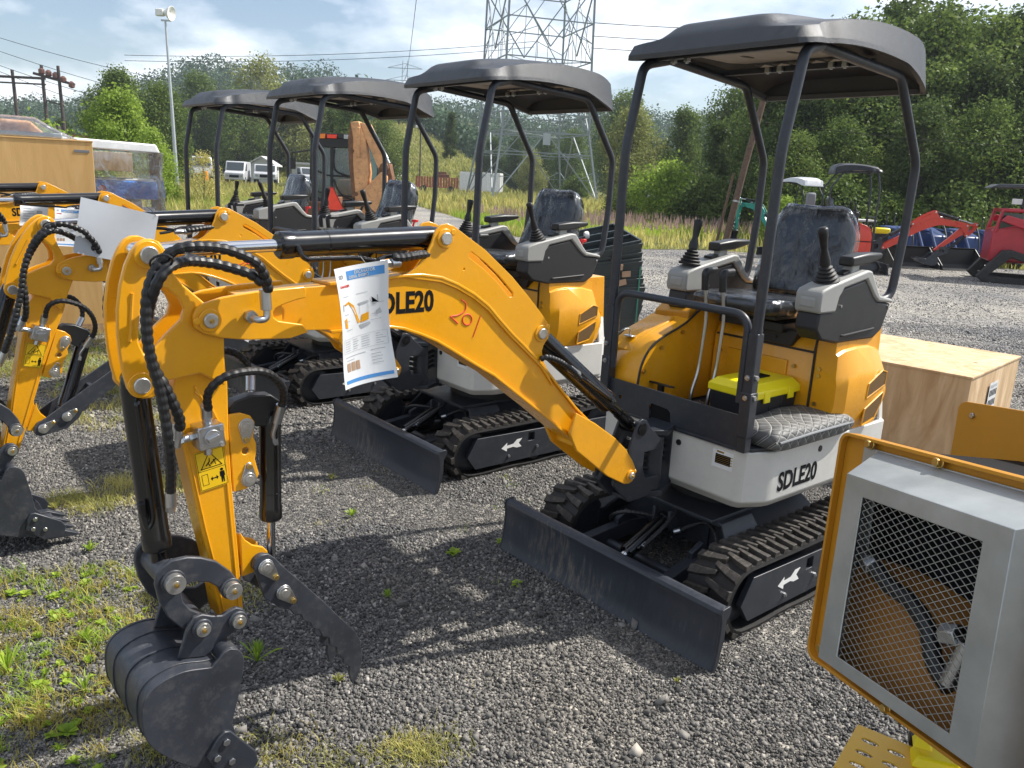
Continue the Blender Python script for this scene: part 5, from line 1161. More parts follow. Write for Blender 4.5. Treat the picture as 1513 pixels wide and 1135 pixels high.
pp2 = obj('rear_panel', MB().prism(plate_round(-.362, .9, -.42, .160, .02), .50, .512), 'shadeyellow', t, .0015)
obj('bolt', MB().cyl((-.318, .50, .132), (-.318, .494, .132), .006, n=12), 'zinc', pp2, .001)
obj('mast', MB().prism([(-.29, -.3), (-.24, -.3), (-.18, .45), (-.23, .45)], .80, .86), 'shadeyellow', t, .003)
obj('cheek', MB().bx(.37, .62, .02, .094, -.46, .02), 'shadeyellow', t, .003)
# its yellow step with oval holes and a small yellow tool on it
W0 = t.matrix_world.inverted()
ex_ = Vector((.79, .61, 0)); ey_ = Vector((-.61, .79, 0))
def ovals(): 
    L = []
    for r_ in range(3):
        for c_ in range(6):
            cx, cy = .050 + c_ * .070, .045 + r_ * .062
            L.append([(cx + .024 * math.cos(a) * (1 if abs(math.cos(a)) > .5 else 1), cy + .0115 * math.sin(a)) for a in [2 * PI * i / 14 for i in range(14)]])
    return L
stp = MB().prism([(0, 0), (.75, 0), (.75, .23), (0, .23)], 0, .006, ax='z', holes=[[(p[1], p[0] * 1.0) if False else p for p in l] for l in ovals() if True])
stp.bx(0, .75, -.004, .004, -.05, -.001)
so_ = obj('step', stp, 'brightyellow', t, .001)
Ms_ = Matrix.Translation((1.02, 1.83, .20)) @ Matrix.Rotation(R(-37), 4, 'Z') @ Matrix.Translation((-.12, 0, 0))
so_.matrix_local = t.matrix_world.inverted() @ Ms_
sp_ = obj('step_bracket', MB().bx(.30, .36, .0, .2, -.23, -.002), 'charcoal', t, .002); sp_.matrix_local = t.matrix_world.inverted() @ Ms_
tl = thing('yellow_clamp', 'small bright yellow clamp lying on the perforated yellow step', 'clamp'); tl.matrix_world = Ms_ @ Matrix.Translation((.20, .19, .006)) @ Matrix.Rotation(R(15), 4, 'Z')
obj('body', MB().loft([[(-.05, -.045, 0), (.10, -.045, 0), (.10, .04, 0), (-.05, .04, 0)], [(-.035, -.035, .030), (.09, -.035, .036), (.09, .03, .036), (-.035, .03, .030)]]), 'toolyellow', tl, .006)
obj('fin', MB().loft([[(-.05, -.02, .046), (.0, -.02, .046), (.0, .03, .046), (-.05, .03, .046)], [(-.035, .0, .08), (-.02, .0, .08), (-.02, .015, .08), (-.035, .015, .08)]]), 'toolyellow', tl, .003)
obj('clip', MB().bx(-.05, .0, .052, .085, .0, .03), 'black', tl, .003)
# ------------------------------------------------------------------ ground
def npmesh(name, V, F4, mats, smooth=False, mi=None):
    me = bpy.data.meshes.new(name); V = np.asarray(V, dtype=np.float32); F = np.asarray(F4, dtype=np.int32); nf, k = F.shape
    me.vertices.add(len(V)); me.vertices.foreach_set('co', V.ravel()); me.loops.add(nf * k); me.loops.foreach_set('vertex_index', F.ravel())
    me.polygons.add(nf); me.polygons.foreach_set('loop_start', np.arange(0, nf * k, k, dtype=np.int32)); me.polygons.foreach_set('loop_total', np.full(nf, k, dtype=np.int32))
    for m in mats: me.materials.append(MATS[m])
    if mi is not None: me.polygons.foreach_set('material_index', mi)
    me.update(calc_edges=True); me.validate(); return me
def gravelmat(name, near=True):
    m, nt, b = newmat(name); co = coords(nt)
    v = nd(nt, 'ShaderNodeTexVoronoi', i_Scale=58.); lk(nt, co, v.inputs['Vector'])
    v2 = nd(nt, 'ShaderNodeTexVoronoi', i_Scale=23.); lk(nt, co, v2.inputs['Vector'])
    n = nd(nt, 'ShaderNodeTexNoise', i_Scale=.35, i_Detail=6., i_Roughness=.6); lk(nt, co, n.inputs['Vector'])
    sp = nd(nt, 'ShaderNodeSeparateColor'); lk(nt, v.outputs['Color'], sp.inputs[0])
    sp2 = nd(nt, 'ShaderNodeSeparateColor'); lk(nt, v2.outputs['Color'], sp2.inputs[0])
    r = ramp(nt, [(0, (.07, .068, .068)), (.5, (.19, .185, .175)), (.85, (.30, .29, .275)), (1, (.5, .48, .44))], sp.outputs[0])
    r2 = ramp(nt, [(0, (.11, .108, .105)), (.6, (.22, .215, .205)), (1, (.42, .40, .38))], sp2.outputs[1])
    mx = nd(nt, 'ShaderNodeMix', data_type='RGBA'); mx.inputs[0].default_value = .45; lk(nt, r.outputs[0], mx.inputs[6]); lk(nt, r2.outputs[0], mx.inputs[7])
    tint = ramp(nt, [(.35, (.72, .72, .74)), (.65, (1.3, 1.24, 1.12))], n.outputs['Fac'])
    mm = nd(nt, 'ShaderNodeMix', data_type='RGBA', blend_type='MULTIPLY'); mm.inputs[0].default_value = 1; lk(nt, mx.outputs[2], mm.inputs[6]); lk(nt, tint.outputs[0], mm.inputs[7])
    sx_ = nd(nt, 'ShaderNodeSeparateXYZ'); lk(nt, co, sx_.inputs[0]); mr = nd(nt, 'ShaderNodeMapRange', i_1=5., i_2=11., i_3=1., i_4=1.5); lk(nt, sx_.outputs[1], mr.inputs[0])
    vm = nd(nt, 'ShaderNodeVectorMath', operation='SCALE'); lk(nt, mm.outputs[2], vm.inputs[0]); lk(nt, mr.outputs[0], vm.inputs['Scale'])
    lk(nt, vm.outputs[0], b.inputs['Base Color']); b.inputs['Roughness'].default_value = .9; b.inputs['Specular IOR Level'].default_value = .3
    bp = nd(nt, 'ShaderNodeBump', i_Strength=1., i_Distance=.02); bp.invert = True; lk(nt, v.outputs['Distance'], bp.inputs['Height'])
    bp2 = nd(nt, 'ShaderNodeBump', i_Strength=1., i_Distance=.035); bp2.invert = True; lk(nt, v2.outputs['Distance'], bp2.inputs['Height']); lk(nt, bp.outputs[0], bp2.inputs['Normal'])
    n5 = nd(nt, 'ShaderNodeTexNoise', i_Scale=1.6, i_Detail=8., i_Roughness=.7); lk(nt, co, n5.inputs['Vector'])
    bp3 = nd(nt, 'ShaderNodeBump', i_Strength=.8, i_Distance=.10); lk(nt, n5.outputs['Fac'], bp3.inputs['Height']); lk(nt, bp2.outputs[0], bp3.inputs['Normal'])
    lk(nt, bp3.outputs[0], b.inputs['Normal'])
gravelmat('gravel')
def stonemat():
    m, nt, b = newmat('stone'); g = nd(nt, 'ShaderNodeNewGeometry')
    r = ramp(nt, [(0, (.055, .055, .056)), (.35, (.10, .098, .096)), (.75, (.175, .17, .163)), (.93, (.24, .232, .22)), (1, (.40, .38, .35))], g.outputs['Random Per Island'])
    co = coords(nt); n = nd(nt, 'ShaderNodeTexNoise', i_Scale=.6, i_Detail=5.); lk(nt, co, n.inputs['Vector'])
    tint = ramp(nt, [(.35, (.75, .76, .80)), (.68, (1.22, 1.16, 1.05))], n.outputs['Fac'])
    mm = nd(nt, 'ShaderNodeMix', data_type='RGBA', blend_type='MULTIPLY'); mm.inputs[0].default_value = 1; lk(nt, r.outputs[0], mm.inputs[6]); lk(nt, tint.outputs[0], mm.inputs[7])
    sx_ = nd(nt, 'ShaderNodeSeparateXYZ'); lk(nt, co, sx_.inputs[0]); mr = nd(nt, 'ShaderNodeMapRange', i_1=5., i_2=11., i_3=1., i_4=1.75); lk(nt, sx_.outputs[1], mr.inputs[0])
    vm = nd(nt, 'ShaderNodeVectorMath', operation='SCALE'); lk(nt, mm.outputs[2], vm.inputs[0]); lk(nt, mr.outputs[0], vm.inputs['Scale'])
    lk(nt, vm.outputs[0], b.inputs['Base Color']); b.inputs['Roughness'].default_value = .8; b.inputs['Specular IOR Level'].default_value = .35
stonemat()
def earthmat(name, a, b_, c):
    m, nt, b = newmat(name); co = coords(nt); n = nd(nt, 'ShaderNodeTexNoise', i_Scale=.18, i_Detail=9., i_Roughness=.65); lk(nt, co, n.inputs['Vector'])
    r = ramp(nt, [(.35, a), (.5, b_), (.68, c)], n.outputs['Fac']); lk(nt, r.outputs[0], b.inputs['Base Color']); b.inputs['Roughness'].default_value = .95; b.inputs['Specular IOR Level'].default_value = .1
    n5 = nd(nt, 'ShaderNodeTexNoise', i_Scale=3., i_Detail=8.); lk(nt, co, n5.inputs['Vector']); bp = nd(nt, 'ShaderNodeBump', i_Strength=1., i_Distance=.3); lk(nt, n5.outputs['Fac'], bp.inputs['Height']); lk(nt, bp.outputs[0], b.inputs['Normal'])
earthmat('earth', (.06, .075, .02), (.12, .13, .045), (.17, .15, .07))
earthmat('hillgrass', (.07, .09, .025), (.15, .15, .055), (.20, .18, .08))
earthmat('farroad', (.22, .21, .20), (.28, .27, .25), (.33, .31, .28))
def sheetobj(name, poly, z, mat): return tag(obj(name, MB().add([(x, y, z) for x, y in poly], [tuple(range(len(poly)))]), mat), kind='structure')
sheetobj('ground', [(-900, -60), (900, -60), (900, 1100), (-900, 1100)], -.014, 'earth')
LOT = [(-14, -12), (45, -12), (45, 20), (20, 22.3), (13.6, 22.4), (8.3, 23.2), (5.5, 24.1), (2.1, 22.6), (-.15, 25.8), (-1.8, 32.5), (-3.5, 39), (-5.7, 47), (-8.2, 60), (-11.5, 60), (-8.0, 45), (-5.8, 34), (-6.6, 28), (-11, 25), (-14, 18)]
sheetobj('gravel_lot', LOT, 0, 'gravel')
sheetobj('road', [(-60, 92), (60, 86), (60, 90), (-60, 96.5)], -.006, 'farroad')
rng = np.random.default_rng(5)
def cn(x, y, s, seed=0):
    return .5 + .25 * (np.sin(x * s + seed + 1.7 * np.sin(y * s * .7 + seed)) + np.cos(y * s * 1.3 - seed + 1.3 * np.sin(x * s * .6)))
def stones(N, ymin, ymax, smin, smax, seed, name):
    r = np.random.default_rng(seed)
    y = np.sqrt(r.uniform(ymin ** 2, ymax ** 2, N)); hw = .66; x = r.uniform(-hw, hw, N) * (y + .55)
    s = smin + (smax - smin) * r.beta(1.5, 3.5, N); s = np.where(r.uniform(0, 1, N) < .004, s * 2.3, s)
    fine = cn(x, y, 2.1, 4.) * .6 + cn(x, y, 5.3, 1.) * .4; s = s * np.where(fine > .62, .55, 1.)
    base = np.array([[a, b, c] for a in (-1, 1) for b in (-1, 1) for c in (-1, 1)], float) * .5
    P_ = base[None] * r.uniform(.55, 1.15, (N, 8, 3)) ; P_ += r.normal(0, .08, (N, 8, 3))
    sc = np.stack([s * r.uniform(.8, 1.5, N), s * r.uniform(.7, 1.1, N), s * r.uniform(.5, .9, N)], 1); P_ *= sc[:, None, :]
    q_ = r.normal(size=(N, 4)); q_ /= np.linalg.norm(q_, axis=1)[:, None]; a, b, c, d = q_.T
    Rm = np.stack([1 - 2 * (c * c + d * d), 2 * (b * c - a * d), 2 * (b * d + a * c), 2 * (b * c + a * d), 1 - 2 * (b * b + d * d), 2 * (c * d - a * b), 2 * (b * d - a * c), 2 * (c * d + a * b), 1 - 2 * (b * b + c * c)], 1).reshape(N, 3, 3)
    P_ = np.einsum('nij,nkj->nki', Rm, P_)
    z = s * r.uniform(-.1, .35, N) + .012 * np.sin(x * 5.1 + np.cos(y * 4.)) * np.cos(y * 4.3 + .5 * x) * 0
    P_ += np.stack([x, y, z], 1)[:, None, :]
    f = np.array([(0, 1, 3, 2), (4, 6, 7, 5), (0, 4, 5, 1), (2, 3, 7, 6), (0, 2, 6, 4), (1, 5, 7, 3)])
    F = (f[None] + 8 * np.arange(N)[:, None, None]).reshape(-1, 4)
    o = link(name, npmesh(name, P_.reshape(-1, 3), F, ['stone'])); return tag(o, kind='stuff')
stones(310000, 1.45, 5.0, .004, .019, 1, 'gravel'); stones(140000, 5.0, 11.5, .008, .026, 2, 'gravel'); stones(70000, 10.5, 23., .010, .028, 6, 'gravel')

# ------------------------------------------------------------------ grass and weeds
def blades(xy, z, h, w, lean, seed, mat='grass', name='grass', hvar=.5, seg=2):
    r = np.random.default_rng(seed); N = len(xy); a = r.uniform(0, 2 * PI, N); L = h * (1 - hvar * r.uniform(0, 1, N)) if np.isscalar(h) else h * (1 - hvar * r.uniform(0, 1, N))
    ln = lean * L * r.uniform(.2, 1, N); W = w * r.uniform(.6, 1.2, N); dx, dy = np.cos(a), np.sin(a); b = a + PI / 2 + r.normal(0, .4, N); wx, wy = np.cos(b) * W / 2, np.sin(b) * W / 2
    rows = []
    for k in range(seg + 1):
        t = k / seg; cx = xy[:, 0] + dx * ln * t * t; cy = xy[:, 1] + dy * ln * t * t; cz = z + L * t * (1 - .25 * lean * t); tw = (1 - t) ** .7 + .06
        rows += [np.stack([cx - wx * tw, cy - wy * tw, cz], 1), np.stack([cx + wx * tw, cy + wy * tw, cz], 1)]
    V = np.stack(rows, 1).reshape(-1, 3); k = 2 * (seg + 1); f = np.array([(2 * i, 2 * i + 1, 2 * i + 3, 2 * i + 2) for i in range(seg)]); F = (f[None] + k * np.arange(N)[:, None, None]).reshape(-1, 4)
    return npmesh(name, V, F, [mat])
def inpoly(x, y, poly):
    c = np.zeros(len(x), bool); n = len(poly); j = n - 1
    for i in range(n):
        xi, yi = poly[i]; xj, yj = poly[j]; m = ((yi > y) != (yj > y)) & (x < (xj - xi) * (y - yi) / (yj - yi + 1e-12) + xi); c ^= m; j = i
    return c
def cn(x, y, s, seed=0):  # cheap value noise from sines
    return .5 + .25 * (np.sin(x * s + seed + 1.7 * np.sin(y * s * .7 + seed)) + np.cos(y * s * 1.3 - seed + 1.3 * np.sin(x * s * .6)))
# meadow beyond the lot
def meadow(N, ymin, ymax, h, w, seed, mats, nm='grass', purp=False):
    r = np.random.default_rng(seed); y = ymin + (ymax - ymin) * r.uniform(0, 1, N) ** 1.5; x = r.uniform(-.74, .74, N) * y
    keep = ~inpoly(x, y, LOT) & ~((y > 84) & (y < 96)); x, y = x[keep], y[keep]; c = cn(x, y, .35, seed); 
    hh = h * (.30 + .75 * cn(x, y, .22, 3)) * np.clip((y - 21) / 6, .45, 1)
    k = (c > .42) if mats == 'a' else (c <= .55)
    x, y, hh = x[k], y[k], hh[k]
    return x, y, hh
for (N, y0, y1, h, w, sd_, md, mat) in ((90000, 20, 44, .75, .035, 11, 'a', 'grass'), (90000, 20, 38, .60, .035, 12, 'b', 'weed'), (60000, 40, 110, 1.0, .10, 13, 'a', 'grass'), (40000, 40, 110, 1.0, .11, 14, 'b', 'drygrass'), (26000, 22, 60, .95, .05, 15, 'b', 'drygrass')):
    x, y, hh = meadow(N, y0, y1, h, w, sd_, md); tag(link('grass', blades(np.stack([x, y], 1), -.01, hh, w, .5, sd_, mat, hvar=.5)), kind='stuff')
leafmat('purple', (.30, .22, .17), (.46, .30, .30), .3)
x = rng.normal(2.5, 5, 1300); y = rng.normal(29.5, 3.2, 1300); k = (y > 24.5) & ~inpoly(x, y, LOT) & (x > -3) & (x < 9); x, y = x[k], y[k]
tag(link('wildflowers', blades(np.stack([x, y], 1), .45, .35, .06, .3, 31, 'purple', 'wildflowers')), kind='stuff')
# foreground ground cover, lower left
def patch(cx, cy, rx, ry, N, h, w, lean, seed, mat, name='grass', kind='stuff', label=None):
    r = np.random.default_rng(seed); a = r.uniform(0, 2 * PI, N); q = r.uniform(0, 1, N) ** .6; x = cx + rx * q * np.cos(a); y = cy + ry * q * np.sin(a)
    k = cn(x, y, 9, seed) > .42; x, y = x[k], y[k]
    return tag(link(name, blades(np.stack([x, y], 1), .0, h, w, lean, seed, mat, seg=3)), label, kind=kind)
def clumps(cx, cy, rx, ry, n, h, seed, mats, rad=.035, per=(30, 110), w=.0036):
    r = np.random.default_rng(seed); acc = {m: [] for m in mats}; hh = {m: [] for m in mats}
    for i in range(n):
        a = r.uniform(0, 2 * PI); q = r.uniform(0, 1) ** .55; x, y = cx + rx * q * math.cos(a), cy + ry * q * math.sin(a); m = mats[int(r.integers(0, len(mats)))]; k = int(r.integers(*per)); s_ = r.uniform(.5, 1.6)
        acc[m].append(np.stack([x + r.normal(0, rad * s_, k), y + r.normal(0, rad * s_, k)], 1)); hh[m].append(np.full(k, h * s_ * r.uniform(.6, 1.1)))
    for m in mats:
        if acc[m]: tag(link('grass', blades(np.concatenate(acc[m]), .0, np.concatenate(hh[m]), w, 1.1, seed, m, seg=3)), kind='stuff')
M3 = ('drygrass', 'weed', 'grass', 'drygrass')
clumps(-1.62, 2.30, .52, .58, 75, .065, 60, M3, .028, (18, 60), .0046); clumps(-1.75, 2.80, .45, .42, 55, .07, 61, M3, .028, (18, 60), .0046)
def rosettes(n, cx, cy, rx, ry, seed, sc):
    r = np.random.default_rng(seed); Vs, Fs, o = [], [], 0
    for i in range(n):
        me = WM[[0, 2, 0, 1][i % 4]]; v = np.empty(len(me.vertices) * 3, np.float32); me.vertices.foreach_get('co', v); v = v.reshape(-1, 3) * (sc * r.uniform(.25, .75)); a = r.uniform(0, 6.28); q = r.uniform(0, 1) ** .6; b = r.uniform(0, 6.28)
        v = v @ np.array([[math.cos(a), math.sin(a), 0], [-math.sin(a), math.cos(a), 0], [0, 0, 1]]) + np.array([cx + rx * q * math.cos(b), cy + ry * q * math.sin(b), .003]); Vs.append(v)
        Fs.append(np.array([p.vertices[:] for p in me.polygons]) + o); o += len(v)
    tag(link('ground_cover', npmesh('ground_cover', np.concatenate(Vs), np.concatenate(Fs), ['weed'])), kind='stuff')
clumps(-1.30, 2.10, .35, .30, 34, .045, 62, M3); clumps(-1.25, 2.85, .28, .35, 26, .035, 63, ('drygrass', 'grass'))
clumps(-2.15, 3.85, .22, .11, 12, .06, 64, ('grass', 'drygrass'), .04, (60, 150)); clumps(-1.95, 4.15, .28, .14, 20, .07, 65, ('drygrass',)); clumps(-.62, 2.10, .30, .08, 14, .03, 66, ('drygrass', 'grass')); clumps(-.22, 2.12, .14, .06, 16, .045, 67, ('grass', 'drygrass'))
clumps(-2.6, 5.4, .9, .6, 60, .08, 68, ('drygrass', 'grass')); clumps(-3.9, 7.2, 1.6, 1.0, 130, .12, 69, M3, .06); clumps(-3.2, 6.4, 1.2, .5, 60, .12, 70, ('grass', 'weed'), .06); clumps(0, 3.4, 1.3, 1.6, 26, .022, 71, ('drygrass', 'weed'), .03, (6, 22))
# single weeds
def weedmesh(seed, n, h, w, mat):
    r = random.Random(seed); b = MB()
    for i in range(n):
        a = 2 * PI * i / n + r.uniform(-.4, .4); el = r.uniform(.25, 1.1) if w > .01 else r.uniform(.75, 1.45); L = h * r.uniform(.6, 1.1); d = Vector((math.cos(a) * math.cos(el), math.sin(a) * math.cos(el), math.sin(el))); s_ = Vector((-math.sin(a), math.cos(a), 0)); ww = w * r.uniform(.7, 1.2)
        p0 = Vector((0, 0, .003)); pts = []
        for t, k in ((0, .25), (.35, .9), (.7, 1.), (1, .05)): p = p0 + d * L * t - Vector((0, 0, L * .35 * t * t)); pts += [p - s_ * ww * k, p + s_ * ww * k]
        b.add(pts, [(0, 1, 3, 2), (2, 3, 5, 4), (4, 5, 7, 6)])
    return mesh_from('leaves', b, [mat], False)
WM = [weedmesh(i, n, h, w, m) for i, (n, h, w, m) in enumerate(((16, .07, .014, 'weed'), (22, .09, .006, 'weed'), (12, .05, .012, 'weed'), (26, .14, .0035, 'weed'), (18, .06, .005, 'grass')))]
rosettes(110, -1.62, 2.38, .50, .55, 1, .75); rosettes(45, -1.8, 2.85, .4, .35, 2, .75); rosettes(24, -1.25, 2.2, .35, .3, 3, .6)
weeds = [(-.233, 3.477, 0, 1.1, 'broad-leaved green weed on the gravel midway between thumb and blade'), (.068, 3.214, 2, 1.2, 'small green weed close in front of the nearest blade'), (-.779, 3.841, 1, 1.2, 'reddish-green weed behind the thumb cylinder rod'), (-.996, 4.341, 4, 1.6, 'straggly weed on the gravel in front of the second blade'), (-.853, 2.548, 3, 1.5, 'tall bright grass blades beside the nearest bucket'), (-.544, 2.453, 4, 1.3, 'pale weed at the tip of the thumb'), (-.02, 3.60, 1, .9, 'thin weed beside the far end of the nearest blade'), (.637, 2.551, 4, .8, 'tiny weed below the near corner of the nearest blade'), (-1.66, 2.42, 3, 1.7, 'upright bright green grass tuft at the far left foreground'), (-1.30, 2.13, 0, 1.2, 'leafy green weed left of the bucket near the bottom edge'), (-1.50, 2.62, 1, 1.5, 'leafy weed among the dry grass left of the bucket'), (-1.35, 2.33, 3, 1.2, 'grass tuft just left of the bucket'), (-2.24, 3.75, 4, 2., 'weed between the second bucket and the nearest bucket cylinder'), (-.47, 3.05, 1, .9, 'small weed in the canopy shadow below the spec sheet'), (-.90, 4.95, 3, 1.2, 'tall thin weed touching the second blade'), (-1.85, 3.32, 1, 1.3, 'yellowish weed in front of the teeth of the second bucket')]
for i, (x, y, k, sc, lab) in enumerate(weeds):
    o = link('weed', WM[k]); o.location = (x, y, .004); o.scale = (sc * .62,) * 3; o.rotation_euler = (0, 0, i * 1.3); tag(o, lab, 'weed', 'weeds growing through the gravel')

# ------------------------------------------------------------------ trees
def leafcloud(lobes, N, s, seed, flat=.0, shell=.55, jit=1.3):
    r = np.random.default_rng(seed); lobes = np.array(lobes); vol = lobes[:, 3] * lobes[:, 4]; p = vol / vol.sum(); idx = r.choice(len(lobes), N, p=p); L = lobes[idx]
    d = r.normal(size=(N, 3)); d /= np.linalg.norm(d, axis=1)[:, None]; rad = (shell + (1.22 - shell) * r.uniform(0, 1, N) ** .7)
    # leaves gather in clumps
    nc = max(8, N // 45); cd = r.normal(size=(nc, 3)); cd /= np.linalg.norm(cd, axis=1)[:, None]; ci = r.integers(0, nc, N); d = d * .55 + cd[ci]; d /= np.linalg.norm(d, axis=1)[:, None]
    pos = L[:, :3] + d * rad[:, None] * L[:, [3, 3, 4]]; pos += r.normal(0, s * jit, (N, 3))
    n = d + r.normal(0, .75, (N, 3)); n[:, 2] += .35; n /= np.linalg.norm(n, axis=1)[:, None]
    u = np.cross(n, r.normal(size=(N, 3))); u /= np.linalg.norm(u, axis=1)[:, None]; v = np.cross(n, u); S_ = s * r.uniform(.45, 1.35, N)[:, None]
    V = np.stack([pos - u * S_ * .5, pos - v * S_ * .34 + n * S_ * .08, pos + u * S_ * .5, pos + v * S_ * .34 + n * S_ * .08], 1).reshape(-1, 3)
    return V, np.arange(4 * N).reshape(-1, 4)
def limbs(base, H, lobes, r0, seed, bend_=.1):
    r = random.Random(seed); b = MB(); top = Vector((r.uniform(-.03, .03) * H, r.uniform(-.03, .03) * H, H * .82)); pts = [Vector((0, 0, -.2)), Vector((r.uniform(-1, 1) * bend_, r.uniform(-1, 1) * bend_, H * .3)), Vector((r.uniform(-1, 1) * bend_, r.uniform(-1, 1) * bend_, H * .55)), top]
    P_ = cr(pts, 5); n = len(P_); b.tube(P_, [r0 * (1 - .85 * i / (n - 1)) for i in range(n)], 8)
    for l in lobes:
        z0 = max(.18 * H, l[2] * r.uniform(.35, .6)); t = min(1, z0 / (H * .82)); st = P_[int(t * (n - 1))]; e = Vector(l[:3]); mid = st.lerp(e, .5) + Vector((0, 0, -.04 * H)); Q = cr([st, mid, e], 4); k = len(Q)
        b.tube(Q, [r0 * .42 * (1 - .8 * i / (k - 1)) for i in range(k)], 5)
        for q in range(2):
            e2 = e + Vector((r.uniform(-1, 1), r.uniform(-1, 1), r.uniform(-.3, 1))) * l[3] * .9; b.tube([Q[k // 2], Q[k // 2].lerp(e2, .5) + Vector((0, 0, .05 * H)), e2], [r0 * .18, r0 * .1, r0 * .04], 4)
    return b
TREES = {}
def mktree(key, seed, H, Wd, N, s, leaf, bark='bark', r0=.16, nl=16, low=.25, cone=False, shell=.5):
    r = random.Random(seed); lobes = []
    for i in range(nl):
        t = (i + .5) / nl; z = H * (low + (1 - low) * t); prof = (math.sin(PI * min(1, .18 + .80 * t)) ** .7) if not cone else (1.05 - t)
        a = i * 2.4 + r.uniform(-.5, .5); rr = Wd / 2 * prof * r.uniform(.35, .85); lr = Wd * r.uniform(.09, .19) * (.6 + .5 * prof)
        lobes.append((rr * math.cos(a), rr * math.sin(a), z - lr * .4, lr, lr * r.uniform(.7, 1.0)))
    lobes.append((0, 0, H - Wd * .12, Wd * .15, Wd * .14))
    V, F = leafcloud(lobes, N, s, seed, shell=shell); TREES[key] = (npmesh('crown', V, F, [leaf]), mesh_from('trunk', limbs(None, H, lobes, r0, seed), [bark]), H, Wd)
for i in range(4): mktree('broad%d' % i, 20 + i, 9, 5.2 + .5 * i, 19000, .19, 'leaf', nl=30 + 2 * i, low=.15)
for i in range(3): mktree('dark%d' % i, 30 + i, 9, 5.0, 17000, .20, 'leaf_dark', nl=28, low=.05)
mktree('bright', 41, 5, 3.6, 15000, .14, 'leaf_bright', r0=.08, nl=18, low=.12)
mktree('bright1', 43, 5, 4.2, 15000, .14, 'leaf_bright', r0=.08, nl=20, low=.10)
mktree('olive', 42, 9, 7.0, 16000, .22, 'leaf_olive', r0=.2, nl=24, low=.12)
mktree('sycamore', 44, 11, 7.5, 9000, .24, 'leaf_olive', 'palebark', .24, 22, .25, shell=.2)
mktree('conifer', 45, 5, 2.2, 14000, .12, 'leaf_dark', r0=.09, nl=18, low=.04, cone=True)
mktree('bush', 46, 2.2, 3.4, 9000, .13, 'leaf', r0=.05, nl=14, low=.12)
mktree('bushb', 47, 2.2, 3.4, 9000, .13, 'leaf_bright', r0=.05, nl=14, low=.12)
mktree('brush', 48, 2.4, 2.2, 3600, .07, 'drygrass', r0=.03, nl=12, low=.1, shell=.2)
TN = [0]
ADJ = {'broad': 'mid green broadleaf tree', 'dark': 'dark dense tree', 'bright': 'bright yellow-green young tree', 'olive': 'olive-green spreading tree', 'sycamore': 'tall pale-limbed tree with thin foliage', 'conifer': 'dark narrow conical tree', 'bush': 'rounded green bush', 'bushb': 'light green bush', 'brush': 'brown dry brush'}
def tree(key, x, y, H, lab, group, wf=1., z=0):
    crown, trunk, h0, w0 = TREES[key]; TN[0] += 1; k = H / h0
    t = thing('tree' if 'b' != key[0] or key[:4] in ('broa', 'brig') else 'bush', lab, 'tree' if key[:4] not in ('bush', 'brus') else 'bush', (x, y, z), (TN[0] * 2.399) % 6.283, group)
    t.scale = (k * wf, k * wf, k); link('trunk', trunk, t); link('crown', crown, t); return t
# woodland edge on the right (rows behind one another)
r9 = random.Random(9)
def topz(px, d):  # height profile of the wood seen across the lot
    P_ = [(1000, 150), (1060, 140), (1120, 110), (1180, 85), (1240, 45), (1285, 5), (1310, 20), (1345, 85), (1380, 50), (1430, 38), (1470, 20), (1513, 0), (1600, -10), (1800, -20)]
    for i in range(len(P_) - 1):
        if P_[i][0] <= px <= P_[i + 1][0]: yy = P_[i][1] + (P_[i + 1][1] - P_[i][1]) * (px - P_[i][0]) / (P_[i + 1][0] - P_[i][0]); break
    else: yy = 150 if px < 1000 else -20
    return (267 + (px - 756) * .0495 - yy) / 1202 * d * .985 + 1.7
wood = []
for row, (y0, dx) in enumerate(((29.5, 1.9), (33, 2.1), (37.5, 2.5), (43, 3.0))):
    x = 9.4 + row * 1.0
    while x < (27 if row < 2 else 36):
        yy = y0 + r9.uniform(-1.2, 1.2); px = 756 + x / yy * 1202; h = topz(px, yy) * (.62, .82, 1.0, .97)[row] * r9.uniform(.93, 1.04)
        wood.append((r9.choice(['broad0', 'broad1', 'dark0', 'dark1', 'dark2', 'broad2', 'broad3'] if row else ['dark0', 'broad1', 'dark2', 'broad3']), x, yy, h, row)); x += dx * r9.uniform(.85, 1.2)
fr_ = 0
for (key, x, yy, h, row) in wood:
    side_ = 'front' if row == 0 else ('second' if row == 1 else ('third' if row == 2 else 'back'))
    fr_ += 1
    tree(key, x, yy, max(3, h), '%s in the %s rank of the woodland beyond the gravel lot' % (ADJ[key.rstrip('0123456789')], side_), 'woodland %s rank %s' % (side_, ADJ[key.rstrip('0123456789')].split()[0]), 1.05)
x = 8.8; i = 0
while x < 27: tree('bush' if i % 3 else 'bushb', x, 27.2 + r9.uniform(-.6, .6), r9.uniform(1.4, 2.4), 'low %s at the foot of the woodland edge' % ('green bush' if i % 3 else 'light green bush'), 'bushes along the woodland foot ' + ('green' if i % 3 else 'light'), 1.1); x += 1.35; i += 1
